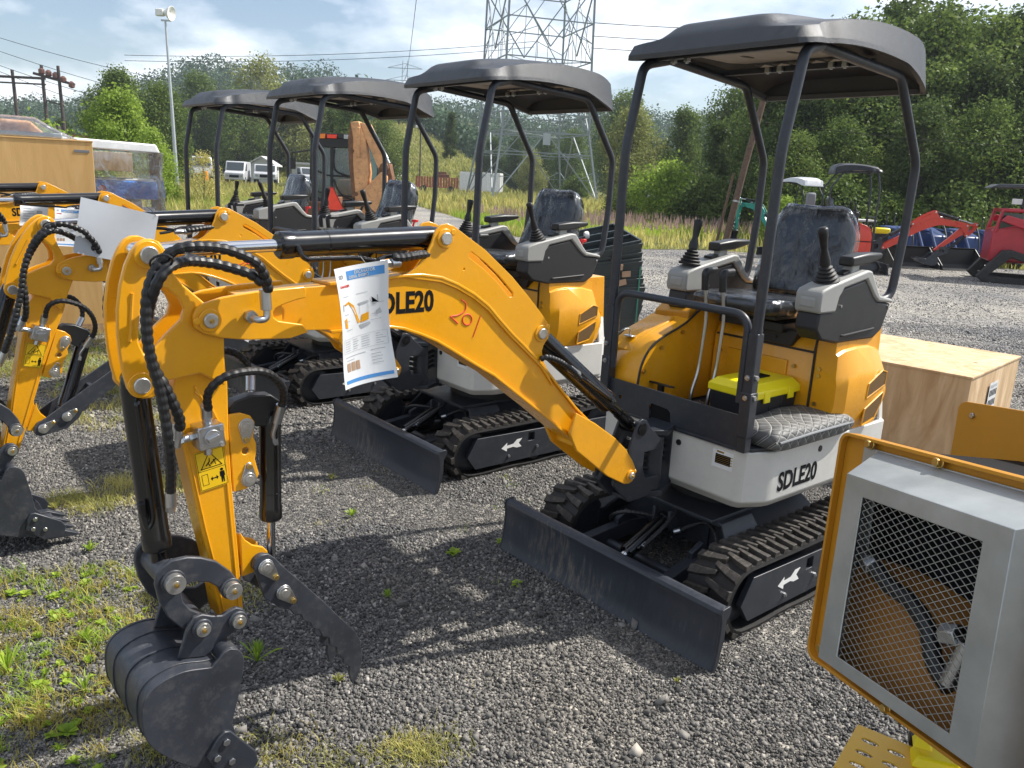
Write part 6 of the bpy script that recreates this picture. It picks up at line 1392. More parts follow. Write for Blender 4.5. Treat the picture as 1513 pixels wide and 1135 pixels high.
# middle distance
MID = [('conifer', 9.1, 40, 4.9, 'dark narrow conical tree beside the leaning utility pole'), ('olive', 7.6, 60, 7.3, 'yellow-green rounded tree between the tower and the brown roof'), ('broad0', 11.6, 62, 7.6, 'grey-green tree right of the brown roof'), ('broad2', 13.6, 55, 8.6, 'tall grey-green tree behind the dark conical tree'), ('broad1', 10.6, 92, 11.8, 'tall dark tree just right of the second canopy'),
 ('bushb', 6.7, 38, 2.8, 'leafy light bush in front of the brown roof'), ('bush', 8.0, 36.5, 2.3, 'rounded green bush left of the leaning pole'), ('bush', 9.8, 37, 2.5, 'broad green bush at the foot of the conical tree'), ('bush', 5.4, 41, 1.8, 'low bush nearest the tower'),
 ('dark0', -.8, 118, 8.0, 'dark tree seen through the left side of the lattice tower'), ('dark1', 3.0, 112, 8.0, 'dark tree seen through the middle of the lattice tower'), ('broad3', 6.4, 108, 8.6, 'tree seen through the right side of the lattice tower'), ('olive', 1.2, 104, 5.5, 'small olive tree low behind the lattice tower'), ('dark2', -4.4, 122, 7.6, 'dark tree just left of the lattice tower'), ('bush', 5.6, 84, 2.6, 'bush at the right foot of the lattice tower'),
 ('bright', -17.2, 36, 4.7, 'bright green young tree above the wrapped pallets'), ('bright1', -14.6, 33, 3.0, 'bright yellow-green shrubby tree left of the last canopy posts'), ('bushb', -19.6, 34, 3.0, 'light green bush above the tall crate'), ('bushb', -16.6, 31.5, 2.3, 'light green bush right of the wrapped pallets'), ('brush', -13.0, 34, 2.3, 'brown dry brush behind the last canopy posts'), ('brush', -10.6, 22.5, 1.5, 'brown dry weed clump behind the farthest seat'),
 ('broad0', -28.6, 60, 9.0, 'broad tree left of the tall light pole'), ('broad2', -24.8, 58, 8.0, 'broad tree behind the tall light pole'), ('broad1', -26, 68, 9.5, 'dense tree right of the tall light pole'), ('broad3', -21, 62, 7.8, 'dense tree above the white trucks'), ('broad2', -31.5, 66, 9.4, 'large tree at the left of the pole-side group'), ('sycamore', -21.6, 70, 11.4, 'tall pale-limbed tree with thin foliage above the last canopy'), ('olive', -17.6, 72, 9.4, 'olive-green tree between the third and last canopies'), ('broad0', -16.2, 78, 9.6, 'tree behind the third canopy'), ('broad3', -14.0, 84, 8.2, 'tree beside the cab of the backhoe'), ('dark1', -23, 78, 9.4, 'dark tree behind the trucks'), ('dark0', -18.5, 82, 8.8, 'dark tree behind the third canopy posts'), ('dark2', -36, 78, 8.4, 'dark tree behind the wooden pole frame'), ('dark1', -48, 88, 6.5, 'dark tree at the left edge behind the pole frame'), ('broad1', -52, 80, 7.0, 'tree at the far left edge'), ('dark0', -40.5, 90, 6.2, 'low dark tree between the wooden poles'),
 ('conifer', -8.6, 100, 5.2, 'narrow dark tree standing alone on the hillside')]
def far_back(m):
    px = 756 + m[1] / m[2] * 1202
    if 285 < px < 480 and 50 < m[2]: k = (104 + (m[2] - 60) * .5) / m[2]; return (m[0], m[1] * k, m[2] * k, 1.7 + (m[3] * .95 - 1.7) * k, m[4])
    return m
for m in map(far_back, MID): tree(m[0], m[1], m[2], m[3] * (.86 if m[1] < -13 and 50 < m[2] < 96 else .95), m[4], 'trees and bushes in the middle distance', 1.0, z=(4.0 if m[1] == -8.6 else 0))
# hills: terrain with a grassy slope and forest on the ridge
RP = [(-200, 205), (0, 162), (65, 155), (110, 165), (165, 145), (205, 132), (245, 122), (275, 108), (305, 103), (350, 112), (420, 118), (470, 118), (520, 150), (560, 178), (600, 168), (640, 160), (690, 158), (720, 172), (800, 186), (870, 170), (925, 176), (975, 178), (1040, 182), (1200, 190), (1700, 200)]
def ridge(px):
    for i in range(len(RP) - 1):
        if RP[i][0] <= px <= RP[i + 1][0]: t = (px - RP[i][0]) / (RP[i + 1][0] - RP[i][0]); t = t * t * (3 - 2 * t); return RP[i][1] * (1 - t) + RP[i + 1][1] * t
    return RP[0][1] if px < RP[0][0] else RP[-1][1]
def hillz(x, y):
    px = 756 + x / y * 1202; full = (267 + (px - 756) * .0495 - ridge(px)) / 1202 * 330 + 1.7 - 8; t = min(1, max(0, (y - 150) / 180)); t = t * t * (3 - 2 * t)
    z = full * t * (1 - .35 * max(0, (y - 330) / 170))
    # near grassy slope left of the tower
    g = min(1, max(0, (y - 88) / 75)); g = g * g * (3 - 2 * g) * min(1, max(0, (735 - px) / 150)) ** .8 * min(1, max(0, (px - 380) / 60)); return max(z, g * 11.5) + .6 * noise.noise((x * .05, y * .05, 0)) * min(1, y / 150)
hx = np.linspace(-.85, .85, 150); hy = np.concatenate([np.linspace(86, 200, 50), np.linspace(206, 520, 50)])
V = [(a * y, y, hillz(a * y, y) - (.3 if y < 90 else 0) - .05) for y in hy for a in hx]; nx = len(hx)
F = [(j * nx + i, j * nx + i + 1, (j + 1) * nx + i + 1, (j + 1) * nx + i) for j in range(len(hy) - 1) for i in range(nx - 1)]
me = npmesh('hills', V, F, ['hillgrass']); me.polygons.foreach_set('use_smooth', [True] * len(me.polygons)); tag(link('hills', me), kind='structure')
lob = []; r7 = random.Random(7)
for i in range(2600):
    y = r7.uniform(165, 400); a = r7.uniform(-.80, .80); x = a * y; px = 756 + a * 1202
    if 540 < px < 740 and y < 190: continue
    s_ = r7.uniform(3.2, 5.5); lob.append((x, y, hillz(x, y) + s_ * .75, s_, s_ * .95))
for i in range(420):   # trees along the top of the near slope
    px = r7.uniform(500, 790); y = r7.uniform(150, 185); x = (px - 756) / 1202 * y; s_ = r7.uniform(1.6, 3.0); lob.append((x, y, hillz(x, y) + s_ * .8, s_, s_))
V, F = leafcloud(lob, 300000, .95, 77, shell=.85, jit=.35); tag(link('forest', npmesh('forest', V, F, ['leaf_far'])), kind='stuff')
sl = []
r = np.random.default_rng(3); px = r.uniform(400, 740, 16000); y = r.uniform(95, 165, 16000); x = (px - 756) / 1202 * y
V = []; F = []
zz2 = np.array([hillz(a, b) for a, b in zip(x, y)]); me = blades(np.stack([x, y], 1), zz2 - .1, np.full(len(x), .7), .30, .5, 9, 'grass'); tag(link('slope_grass', me), kind='stuff')
# ------------------------------------------------------------------ lattice tower, poles, wires
def bar(b, p, q, r): b.tube([p, q], r, 4)
t = thing('transmission_tower', 'grey steel lattice transmission tower standing in the meadow', 'tower', (.75, 80, 0), R(17))
LV = [(0, 5.0), (6.0, 4.1), (12.2, 3.96), (18.5, 3.86), (26, 3.5), (34, 2.2)]
def hw(z):
    for i in range(len(LV) - 1):
        if LV[i][0] <= z <= LV[i + 1][0]: return LV[i][1] + (LV[i + 1][1] - LV[i][1]) * (z - LV[i][0]) / (LV[i + 1][0] - LV[i][0])
    return 2.4
for sx, sy in ((1, 1), (1, -1), (-1, 1), (-1, -1)):
    b = MB()
    for i in range(len(LV) - 1): bar(b, (sx * LV[i][1], sy * LV[i][1], LV[i][0]), (sx * LV[i + 1][1], sy * LV[i + 1][1], LV[i + 1][0]), .11)
    obj('leg', b, 'tower_steel', t)
def face(fx):
    b = MB(); P3 = lambda u, z: fx(u * hw(z), hw(z), z)
    for z in (4.2, 6.0, 7.6, 9.6, 12.2, 15.4, 18.5, 26): bar(b, P3(-1, z), P3(1, z), .065)
    for (z0, z1) in ((0, 6.0), (6, 12.2)):
        bar(b, P3(-1, z0), P3(0, z1), .07); bar(b, P3(1, z0), P3(0, z1), .07)
        for u in (.33, .66): 
            for s in (-1, 1): bar(b, P3(s * (1 - u), z0 + (z1 - z0) * u), P3(s, z0 + (z1 - z0) * (u + .12)), .035); bar(b, P3(s * (1 - u), z0 + (z1 - z0) * u), P3(s * (1 - u * .2), z0 + (z1 - z0) * u), .035)
    for (z0, z1) in ((12.2, 18.5), (18.5, 26)):
        bar(b, P3(-1, z1), P3(0, z0 + 1), .075); bar(b, P3(1, z1), P3(0, z0 + 1), .075); bar(b, P3(-1, z0), P3(.1, z1), .05); bar(b, P3(1, z0), P3(-.1, z1), .05)
        for u in (.3, .6):
            for s in (-1, 1): bar(b, P3(s * u, z0 + 1 + (z1 - z0 - 1) * u), P3(s * 1, z0 + (z1 - z0) * u * .8), .04); bar(b, P3(s * u, z0 + 1 + (z1 - z0 - 1) * u), P3(s * u, z0), .03)
    return b
for fx in (lambda u, h, z: (u, -h, z), lambda u, h, z: (u, h, z), lambda u, h, z: (-h, u, z), lambda u, h, z: (h, u, z)): obj('bracing', face(fx), 'tower_steel', t)
pb = MB()
for z in (6.0, 12.2, 18.5): bar(pb, (-hw(z), -hw(z), z), (hw(z), hw(z), z), .05); bar(pb, (-hw(z), hw(z), z), (hw(z), -hw(z), z), .05)
obj('plan_bracing', pb, 'tower_steel', t)
obj('cross_arm', MB().tube([(-9, 0, 28), (9, 0, 28)], .15, 6).tube([(-9, 0, 28), (0, 0, 31), (9, 0, 28)], .1, 6), 'tower_steel', t)
obj('sign_plate', MB().bx(-.35, .35, -4.35, -4.30, 4.9, 5.9), 'pole_steel', t)
# distant pylon
t = thing('distant_pylon', 'faint distant pylon with two rows of insulators between the second and third canopies', 'pylon', (-42.5, 300, 0)); b = MB()
for x in (-1.6, 1.6): bar(b, (x, 0, 10), (x * .5, 0, 40), .12)
for k in range(8): bar(b, (-1.6 + .1 * k, 0, 12 + k * 3.4), (1.5 - .1 * k, 0, 15.4 + k * 3.4), .08)
for z, w_ in ((33.5, 6.5), (37.5, 6.0)): bar(b, (-w_, 0, z), (w_, 0, z), .14); bar(b, (-w_, 0, z), (0, 0, z + 1.6), .1); bar(b, (w_, 0, z), (0, 0, z + 1.6), .1)
obj('lattice', b, 'tower_steel', t)
for x in (-6, -3.5, 3.5, 6): obj('insulator', MB().cyl((x, 0, 33.4), (x, 0, 30.6), .12, n=6), 'insulator', t)
def wire(p, q, sag, lab, r=.022):
    p, q = Vector(p), Vector(q); o = obj('power_line', MB().tube([p.lerp(q, u / 24) - Vector((0, 0, sag * 4 * (u / 24) * (1 - u / 24))) for u in range(25)], r, 5), 'ink'); return tag(o, lab, 'power line')
wire((-9.4, 80, 27.3), (-42.5, 300, 33.4), 3, 'single wire rising from the distant pylon past the tower top left', .05)
for i, dz in enumerate((0, 1.0, 2.1)): wire((5.6, 78, 13.5 + dz), (62, 110, 22 + dz * 1.4), 1.2, '%s of three wires crossing the sky right of the lattice tower' % ('lowest', 'middle', 'highest')[i], .035)
for i, z in enumerate((20.5, 19.6)): wire((-70, 150, z - 1), (1, 150, z + 4.5), 1.0, '%s wire crossing the sky between the light pole and the tower' % ('upper', 'lower')[i], .045)
for i, (z0, z1) in enumerate(((10.6, 6.9), (9.4, 5.6), (8.9, 4.4), (11.7, 8.6))): wire((-46.5, 75, z0), (-30.5, 75, z1), .25, '%s wire running right from the wooden pole frame' % ('second highest', 'second lowest', 'lowest', 'highest')[i], .022)
wire((6.7, 24, 3.6), (28, 28.5, 4.0), .35, 'thin wire running right from the leaning pole across the woodland', .008)
# light pole
t = thing('light_pole', 'tall thin galvanised pole with a white dish-shaped floodlight on top', 'light pole', (-22.7, 55, 0))
obj('mast', MB().tube([(0, 0, 0), (-.1, 0, 5), (-.24, 0, 10.35)], [.13, .10, .06], 12), 'pole_steel', t)
hd_ = obj('floodlight', MB().lathe([(.10, -.3), (.16, -.28), (.2, -.1), (.38, .12), (.44, .26), (.42, .27), (.1, .1)], (-.05, 0, 10.85), (.95, -.2, -.15), 24), 'whitepaint', t)
obj('ballast_box', MB().box((-.55, 0, 10.85), (.5, .34, .42)), 'whitepaint', t, .05); obj('bracket', MB().bx(-.5, .1, -.05, .05, 10.35, 10.45), 'pole_steel', t)
# wooden H-frame
t = thing('pole_frame', 'brown wooden pole frame with crossarms and insulators at the upper left', 'utility poles', (-43.3, 75, 0))
for x in (-3.5, -1.3, 1.3, 2.75): obj('pole', MB().tube([(x - .15, 0, 0), (x - .33, 0, 9.2 + (.25 if x > 1 else -.25))], [.20, .13], 10), 'pole_dark', t)
obj('crossarm', MB().bx(-6, 1.2, -.12, .12, 8.25, 8.45).bx(-6, 1.2, -.12, .12, 7.8, 7.92), 'pole_dark', t); obj('crossarm', MB().box((2.0, 0, 8.35), (3.6, .25, .22), Matrix.Rotation(.22, 3, 'Y')), 'pole_dark', t); obj('crossarm', MB().bx(-6, 1.3, -.1, .1, 4.55, 4.68).bx(-6, 1.3, -.1, .1, 4.15, 4.25), 'pole_dark', t); obj('brace', MB().box((1.9, 0, 6.35), (1.6, .1, .12), Matrix.Rotation(.25, 3, 'Y')), 'pole_dark', t)
for x, z in ((-4.6, 8.75), (.95, 8.95), (1.55, 8.8), (2.15, 8.65), (2.8, 8.35), (3.5, 7.95)): obj('insulator', MB().lathe([(.08, -.3), (.26, -.2), (.26, .12), (.1, .28)], (x, 0, z), n=12), 'insulator', t)
obj('transformer', MB().bx(.9, 2.0, -.5, .5, 3.0, 4.4), 'pole_dark', t, .05)
# leaning utility pole
t = thing('utility_pole', 'weathered brown utility pole leaning right at the woodland edge', 'utility pole', (6.05, 24.2, 0)); obj('pole', MB().tube([(-.05, 0, 0), (.30, 0, 2.4), (.85, .0, 5.6)], [.10, .09, .08], 12), 'pole_wood', t); obj('band', MB().cyl((.16, 0, 1.4), (.17, 0, 1.45), .10), 'galv', t)
obj('stub', MB().tube([(-.28, .1, 0), (.02, .1, 2.2)], [.045, .035], 8), 'pole_wood', t)
# fence post with small lamp on the slope
t = thing('yard_lamp', 'small lamp on a dark post in front of the hillside', 'lamp', (-11.6, 95, 0)); obj('post', MB().cyl((0, 0, 0), (0, 0, 7.4), .08), 'pole_dark', t); obj('head', MB().box((-.35, 0, 7.0), (.45, .2, .25)), 'whitepaint', t, .05)
# ------------------------------------------------------------------ sheds, container, far buildings
def house(nm, lab, x, y, w, d, h, rh, wall, roof, rz=0, z=0, win=2):
    t = thing(nm, lab, 'building', (x, y, z), rz); obj('wall', MB().bx(-w / 2, w / 2, 0, d, 0, h).prism([(-w / 2, h), (w / 2, h), (0, h + rh)], .01, d - .01), wall, t)
    rf = MB()
    for s in (1, -1): rf.loft([[(0, -.3, h + rh + .02), (0, -.3, h + rh + .16), (0, d + .3, h + rh + .16), (0, d + .3, h + rh + .02)], [(s * (w / 2 + .35), -.3, h - .12), (s * (w / 2 + .35), -.3, h + .0), (s * (w / 2 + .35), d + .3, h), (s * (w / 2 + .35), d + .3, h - .12)]])
    obj('roof', rf, roof, t)
    for i in range(win): wx = -w / 2 + w * (i + .5) / win; wf = obj('window', MB().bx(wx - .45, wx + .45, -.03, .0, h * .4, h * .75), 'whitepaint', t); obj('pane', MB().bx(wx - .38, wx + .38, -.05, -.03, h * .43, h * .72), 'carglass', wf)
    return t
t = thing('brown_roof_house', 'long low building with a brown roof behind bushes right of the tower', 'building', (16.0, 98, 0)); obj('wall', MB().bx(-4.2, 5, 0, 6, 0, 3.1), 'darkwall', t); obj('roof', MB().loft([[(-4.6, -.4, 3.1), (5.4, -.4, 3.1), (5.4, 6.4, 3.1), (-4.6, 6.4, 3.1)], [(-3.6, 2.4, 4.35), (4.4, 2.4, 4.35), (4.4, 3.6, 4.35), (-3.6, 3.6, 4.35)]]), 'roofbrown', t)
for i in range(3): obj('window', MB().bx(-3 + i * 2.6, -1.8 + i * 2.6, -.03, .0, 1.2, 2.2), 'carglass', t)
house('shed', 'small grey gabled shed behind the white trucks', -28.6, 92, 2.6, 3, 2.0, .8, 'siding', 'siding', .1, 0, 1)
t = thing('long_building', 'long low pale building behind the parked trucks', 'building', (-24, 100, 0)); obj('wall', MB().bx(-3.5, 9, 0, 5, 0, 2.3), 'siding', t); obj('roof', MB().bx(-3.9, 9.4, -.4, 5.4, 2.3, 2.55), 'siding', t)
for i in range(4): obj('window', MB().bx(-2.5 + i * 2.8, -1.3 + i * 2.8, -.03, 0, 1.0, 1.8), 'carglass', t)
t = thing('pump_house', 'tiny pale hut roof between bushes above the tall crate', 'building', (-36.2, 66, 0)); obj('wall', MB().bx(-1.1, 1.3, 0, 2, 0, 3.1), 'siding', t); obj('roof', MB().bx(-1.4, 1.6, -.2, 2.2, 3.1, 3.5), 'container_red', t)
t = thing('shipping_container', 'white shipping container left of the lattice tower', 'container', (-4.6, 92, 0), R(-6)); b = MB().bx(-2.3, 2.2, 0, 2.4, .35, 2.35)
for i in range(22): b.bx(-2.25 + i * .2, -2.15 + i * .2, -.04, -.001, .45, 2.2)
obj('body', b, 'whitepaint', t, .02); obj('door_end', MB().bx(2.2, 2.24, .1, 2.3, .45, 2.25), 'siding', t); obj('bar', MB().bx(2.24, 2.27, .8, .86, .45, 2.25).bx(2.24, 2.27, 1.5, 1.56, .45, 2.25), 'pole_steel', t)
t = thing('slatted_trailer', 'rust-red slatted trailer beside the white container', 'trailer', (-9.3, 93, 0), R(4)); b = MB()
for i in range(17): b.bx(-2.5 + i * .3, -2.28 + i * .3, 0, .08, .55, 1.65)
b.bx(-2.6, 2.6, -.05, 2, .5, .6); obj('slats', b, 'container_red', t); 
for x in (-1.6, 1.4): obj('wheel', MB().cyl((x, -.1, .35), (x, .12, .35), .35), 'tyre', t)
obj('load', MB().bx(-.6, 1.2, .5, 1.4, 1.6, 2.0).bx(-.3, .9, .6, 1.3, 2.0, 2.25), 'rust', t, .05)
# ------------------------------------------------------------------ vehicles on the far road
def truck(nm, lab, cat, x, y, rz, kind, sc=1., body='carwhite'):
    t = thing(nm, lab, cat, (x, y, 0), rz); t.scale = (sc,) * 3
    w = .95
    if kind == 'pickup': pr_ = [(-2.6, .5), (-2.6, 1.05), (-.4, 1.08), (-.1, 1.75), (1.0, 1.78), (1.5, 1.15), (2.5, 1.05), (2.6, .5)]
    elif kind == 'van': pr_ = [(-2.4, .45), (-2.4, 2.1), (-2.2, 2.25), (1.2, 2.25), (1.8, 1.35), (2.5, 1.15), (2.6, .45)]
    else: pr_ = [(-2.6, .7), (-2.6, .95), (.4, .95), (.4, 2.35), (.6, 2.5), (1.7, 2.5), (2.1, 1.6), (2.2, .6)]
    obj('body', MB().prism(pr_, -w, w), body, t, .08)
    if kind == 'pickup': gl = [(-.02, 1.12), (.08, 1.66), (.95, 1.68), (1.35, 1.15)]
    elif kind == 'van': gl = [(.5, 1.35), (.5, 2.0), (1.2, 2.0), (1.65, 1.35)]
    else: gl = [(.7, 1.55), (.7, 2.2), (1.6, 2.2), (1.9, 1.55)]
    for s in (1, -1): obj('side_window', MB().prism(gl, s * (w + .002), s * (w + .02)), 'carglass', t)
    a, b_ = {'pickup': ((1.02, 1.70), (1.50, 1.20)), 'van': ((1.26, 2.14), (1.83, 1.38)), 'flat': ((1.74, 2.38), (2.10, 1.66))}[kind]
    obj('windscreen', MB().loft([[(a[0] + .02, y_, a[1]), (a[0] + .05, y_, a[1]), (b_[0] + .05, y_, b_[1]), (b_[0] + .02, y_, b_[1])] for y_ in (-w * .85, w * .85)]), 'carglass', t)
    for s in (1, -1):
        for xx in (-1.6, 1.65): wh = obj('wheel', MB().cyl((xx, s * .70, .38), (xx, s * .97, .38), .38, n=18), 'tyre', t); obj('rim', MB().cyl((xx, s * .971, .38), (xx, s * .98, .38), .2, n=12), 'pole_steel', wh)
        obj('headlight', MB().box((2.58 if kind != 'flat' else 2.2, s * .68, .85), (.08, .3, .16)), 'galv', t)
    obj('grille', MB().box((2.59 if kind != 'flat' else 2.19, 0, .8), (.06, .9, .24)), 'ink', t)
    if kind == 'flat': obj('crane', MB().bx(-2.4, .2, -.8, .8, .95, 1.25).tube([(-.2, 0, 1.2), (-.4, 0, 2.6), (-2.8, 0, 2.3)], .14, 8), 'siding', t, .03)
    return t
truck('truck', 'white truck with a teal-tinted cab at the left end of the parked row', 'truck', -32.4, 84, R(-60), 'flat')
truck('van', 'white van with a dark wide windscreen second in the parked row', 'van', -28.5, 84, R(-80), 'van', .98)
truck('pickup_truck', 'white pickup facing the camera third in the parked row', 'pickup truck', -26.3, 86, R(-75), 'pickup', 1.15)
truck('pickup_truck', 'white pickup half hidden by the third machine front posts', 'pickup truck', -22.6, 88, R(-60), 'pickup', 1.1)
truck('flatbed_truck', 'white flatbed truck beside the backhoe cab', 'truck', -20.0, 90, R(-110), 'flat', .9)
truck('car', 'silver car parked right of the lattice tower', 'car', 12.6, 82, R(8), 'pickup', .95, 'siding')
o = obj('traffic_drum', MB().lathe([(.35, 0), (.3, .5), (.24, 1.1), (.2, 1.15)], (-30.3, 80, 0), n=16), 'beacon'); tag(o, 'orange drum beside the white truck', 'drum')
o = obj('traffic_cone', MB().lathe([(.3, 0), (.3, .05), (.16, .06), (.05, .9)], (-21.2, 80, 0), n=14), 'beacon'); tag(o, 'orange cone in front of the parked pickups', 'cone')
# ------------------------------------------------------------------ backhoe loader seen from behind
t = thing('backhoe_loader', 'old orange backhoe loader with folded boom and a red triangle sign', 'backhoe', (-4.65, 21.2, 0), R(-8))
cabf = MB()
for (x, y) in ((-.72, 0), (.62, 0), (-.62, 1.3), (.6, 1.3)): cabf.tube([(x * 1.02, y, .95), (x * .94, y, 2.55)], .05, 8)
cabf.bx(-.74, .66, -.05, 1.4, 2.50, 2.62).bx(-.74, .66, -.04, .04, .85, 1.02).bx(-.70, .62, -.03, .03, 2.28, 2.5)
cab = obj('cab', cabf, 'black', t, .015)
obj('rear_glass', MB().bx(-.64, .56, -.008, .0, 1.03, 2.27), 'glass', cab); obj('side_glass', MB().bx(-.695, -.685, .06, 1.3, 1.03, 2.4), 'glass', cab); obj('side_glass', MB().bx(.60, .61, .06, 1.3, 1.03, 2.4), 'glass', cab)
obj('door_frame', MB().tube(cr([(-.10, -.02, 2.25), (-.12, -.02, 1.9), (.0, -.02, 1.68), (.56, -.02, 1.55)], 4), .025, 8).tube(cr([(-.12, -.02, 1.5), (.0, -.02, 1.25), (.2, -.02, 1.08), (.56, -.02, 1.02)], 4), .025, 8).bx(-.20, -.14, -.03, -.01, 1.0, 2.3), 'black', cab); obj('glazing_bar', MB().tube([(-.62, -.02, 1.72), (-.3, -.02, 1.60), (.56, -.02, 1.58)], .02, 8).tube([(-.6, -.02, 1.2), (-.1, -.02, 1.1), (.56, -.02, 1.12)], .015, 8), 'black', cab)
obj('beacon', MB().lathe([(.10, 0), (.10, .13), (.07, .18), (.02, .19)], (.42, .25, 2.62), n=18), 'beacon', cab); obj('tail_lamp', MB().bx(-.5, -.32, -.08, -.05, 2.49, 2.60), 'beacon', cab); obj('tail_lamp', MB().bx(-.26, -.02, -.08, -.05, 2.50, 2.59), 'reflector', cab)
for x in (.18, .42): obj('work_lamp', MB().bx(x, x + .14, -.09, -.05, 2.50, 2.60), 'galv', cab)
obj('chassis', MB().bx(-.8, .8, -.35, 2.6, .55, .93).bx(-.55, .55, 1.4, 3.1, .9, 1.5), 'orange', t, .03)
obj('rear_frame', MB().bx(-.95, .95, -.55, -.35, .45, .95).bx(-.1, .3, -.8, -.5, .5, 1.1), 'rust', t, .02)
sg_ = obj('triangle_sign', MB().prism([(-.10, .80), (.50, .80), (.23, 1.30), (.17, 1.30)], -1.02, -1.005), 'reflector', t, .002); obj('rim', MB().prism([(-.13, .78), (.53, .78), (.24, 1.34), (.16, 1.34)], -1.004, -.998), 'darkred', sg_)
for s, x in ((1, 1.02), (-1, -1.02)):
    wh = obj('wheel', MB().lathe([(.3, -.2), (.58, -.2), (.64, -.12), (.64, .12), (.58, .2), (.3, .2)], (x, .7, .64), (1, 0, 0), 36), 'tyre', t); obj('rim', MB().cyl((x - .1, .7, .64), (x + .1, .7, .64), .3), 'whitepaint', wh)
obj('boom', MB().prism([(.66, 2.86), (.86, 2.88), (1.02, 2.5), (1.12, 1.7), (1.04, 1.0), (.90, .6), (.72, .6), (.70, 1.2), (.62, 1.9), (.60, 2.5)], -.95, -.70).box((.85, -.82, 2.4), (.1, .32, .7)), 'orange', t, .02)
obj('boom_edge', MB().prism([(.60, 2.5), (.62, 1.9), (.70, 1.2), (.72, .6), (.75, .6), (.78, 1.2), (.72, 1.9), (.72, 2.5), (.66, 2.86)], -.965, -.951).cyl((.70, -.97, 2.2), (.70, -.95, 2.2), .05).cyl((.80, -.97, 1.2), (.80, -.95, 1.2), .05), 'rust', t, .004)
obj('dipper', MB().prism([(.88, 2.86), (1.12, 2.82), (1.50, 2.10), (1.55, 1.80), (1.38, 1.72), (1.16, 2.2), (1.0, 2.5)], -.92, -.74), 'orange', t, .02)
obj('hydraulic_ram', MB().cyl((1.10, -.83, 2.75), (1.52, -.83, 2.05), .055).cyl((1.35, -.83, 2.35), (1.58, -.83, 1.95), .035), 'galv', t)
obj('dipper_backplate', MB().prism([(.98, 2.80), (1.10, 2.78), (1.32, 2.2), (1.20, 2.1)], -.70, -.66), 'rust', t, .01)  # rust-coloured plate behind the dipper
obj('linkage', MB().prism([(1.35, 1.85), (1.62, 1.95), (1.70, 1.6), (1.62, 1.0), (1.42, .95), (1.36, 1.4)], -.95, -.70).cyl((1.5, -1.0, 1.85), (1.5, -.65, 1.85), .11).cyl((1.5, -1.0, 1.35), (1.5, -.65, 1.35), .10), 'rust', t, .02)
obj('bucket', MB().loft([[(.95, y, 1.25), (1.45, y, 1.75), (1.60, y, 1.65), (1.58, y, .85), (1.35, y, .75), (1.10, y, .95)] for y in (-1.05, -.60)]), 'orange', t, .02)
obj('hose', MB().tube(cr([(.75, -.97, 1.1), (.70, -1.0, .85), (.85, -1.0, .72), (1.0, -1.0, .95)], 5), .03, 8), 'black', t)
obj('mirror_arm', MB().tube([(-.70, 0, 2.2), (-1.35, .3, 2.12), (-1.35, .3, 1.95)], .02, 6).box((-1.36, .28, 1.85), (.2, .05, .28)), 'black', t)
# ------------------------------------------------------------------ other machines across the lot
def other(lab, x, y, yaw, pose, swap, grp=None, sc=1., skip=()):
    r = thing('mini_excavator', lab, 'excavator', (x, y, 0), R(yaw), grp); r.scale = (sc,) * 3
    G, A, Mb_, Ms = groups(pose)
    sk_ = {'lettering', 'marker_number', 'thumb', 'thumb_cylinder', 'thumb_bracket', 'thumb_mount', 'thumb_lug', 'valve_block', 'warning_sticker', 'data_plate', 'weld_bead', 'grease_nipple', 'keeper_plate', 'vent_slot', 'bracket', 'cross_brace', 'plug', 'seam', 'bolt', 'rim'} | set(skip)
    # thumbs are skipped with everything that hangs on them
    instance(r, G, sk_, swap); return r
RED = {'yellow': 'red', 'white': 'red', 'shadeyellow': 'red', 'canopy': 'black', 'console_grey': 'black'}
other('red mini excavator with a grey canopy and its boom lowered toward the right', 8.15, 19.4, -9, dict(boom=-.10, stick=R(-42), bucket=R(-60), thumb=0, link=R(-50)), RED, sc=1.02)
TEAL = {'yellow': 'teal', 'white': 'teal', 'shadeyellow': 'teal', 'console_grey': 'carwhite', 'canopy': 'carwhite'}
other('teal mini excavator with a white canopy behind the nearest seat', 7.35, 23.2, 118, dict(boom=.1, stick=R(10), bucket=0, thumb=0, link=R(10)), TEAL, sc=.90)
t = thing('seat_cover_post', 'clear-bagged headrest standing behind the red excavator', 'seat', (7.25, 21.0, 0)); obj('post', MB().bx(-.04, .04, -.04, .04, 0, 1.45), 'black', t); obj('bagged_headrest', MB().box((0, 0, 1.60), (.24, .12, .32)), 'clothgrey', t, .05)
# row of stand-on loaders
for i in range(4):
    x, y = 10.35 + i * .95, 22.6 + i * .12
    t = thing('mini_loader', '%s of four blue stand-on loaders parked at the woodland edge' % ('leftmost', 'second from left', 'third from left', 'rightmost')[i], 'loader', (x, y, 0), R(-80), 'blue stand-on loaders'); 
    obj('body', MB().loft([[(-.5, -.32, .35), (-.5, .32, .35), (-.45, .28, 1.0), (-.45, -.28, 1.0)], [(.45, -.32, .35), (.45, .32, .35), (.35, .25, .8), (.35, -.25, .8)]]), 'loaderblue', t, .04)
    for s in (1, -1):
        obj('track', MB().prism([(-.55, .15), (-.4, 0), (.4, 0), (.55, .15), (.3, .36), (-.35, .38)], s * .34, s * .52), 'tyre', t, .03)
        obj('lift_arm', MB().tube([(-.45, s * .3, .95), (.3, s * .3, .9), (.75, s * .3, .25)], .045, 6), 'loaderblue', t); obj('lever', MB().tube([(-.5, s * .12, 1.0), (-.55, s * .12, 1.25), (-.5, s * .12, 1.32)], .018, 6), 'black', t)
    obj('hose', MB().tube(cr([(-.3, .1, 1.0), (0, .2, 1.12), (.4, .1, .8), (.6, 0, .4)], 4), .02, 6), 'black', t)
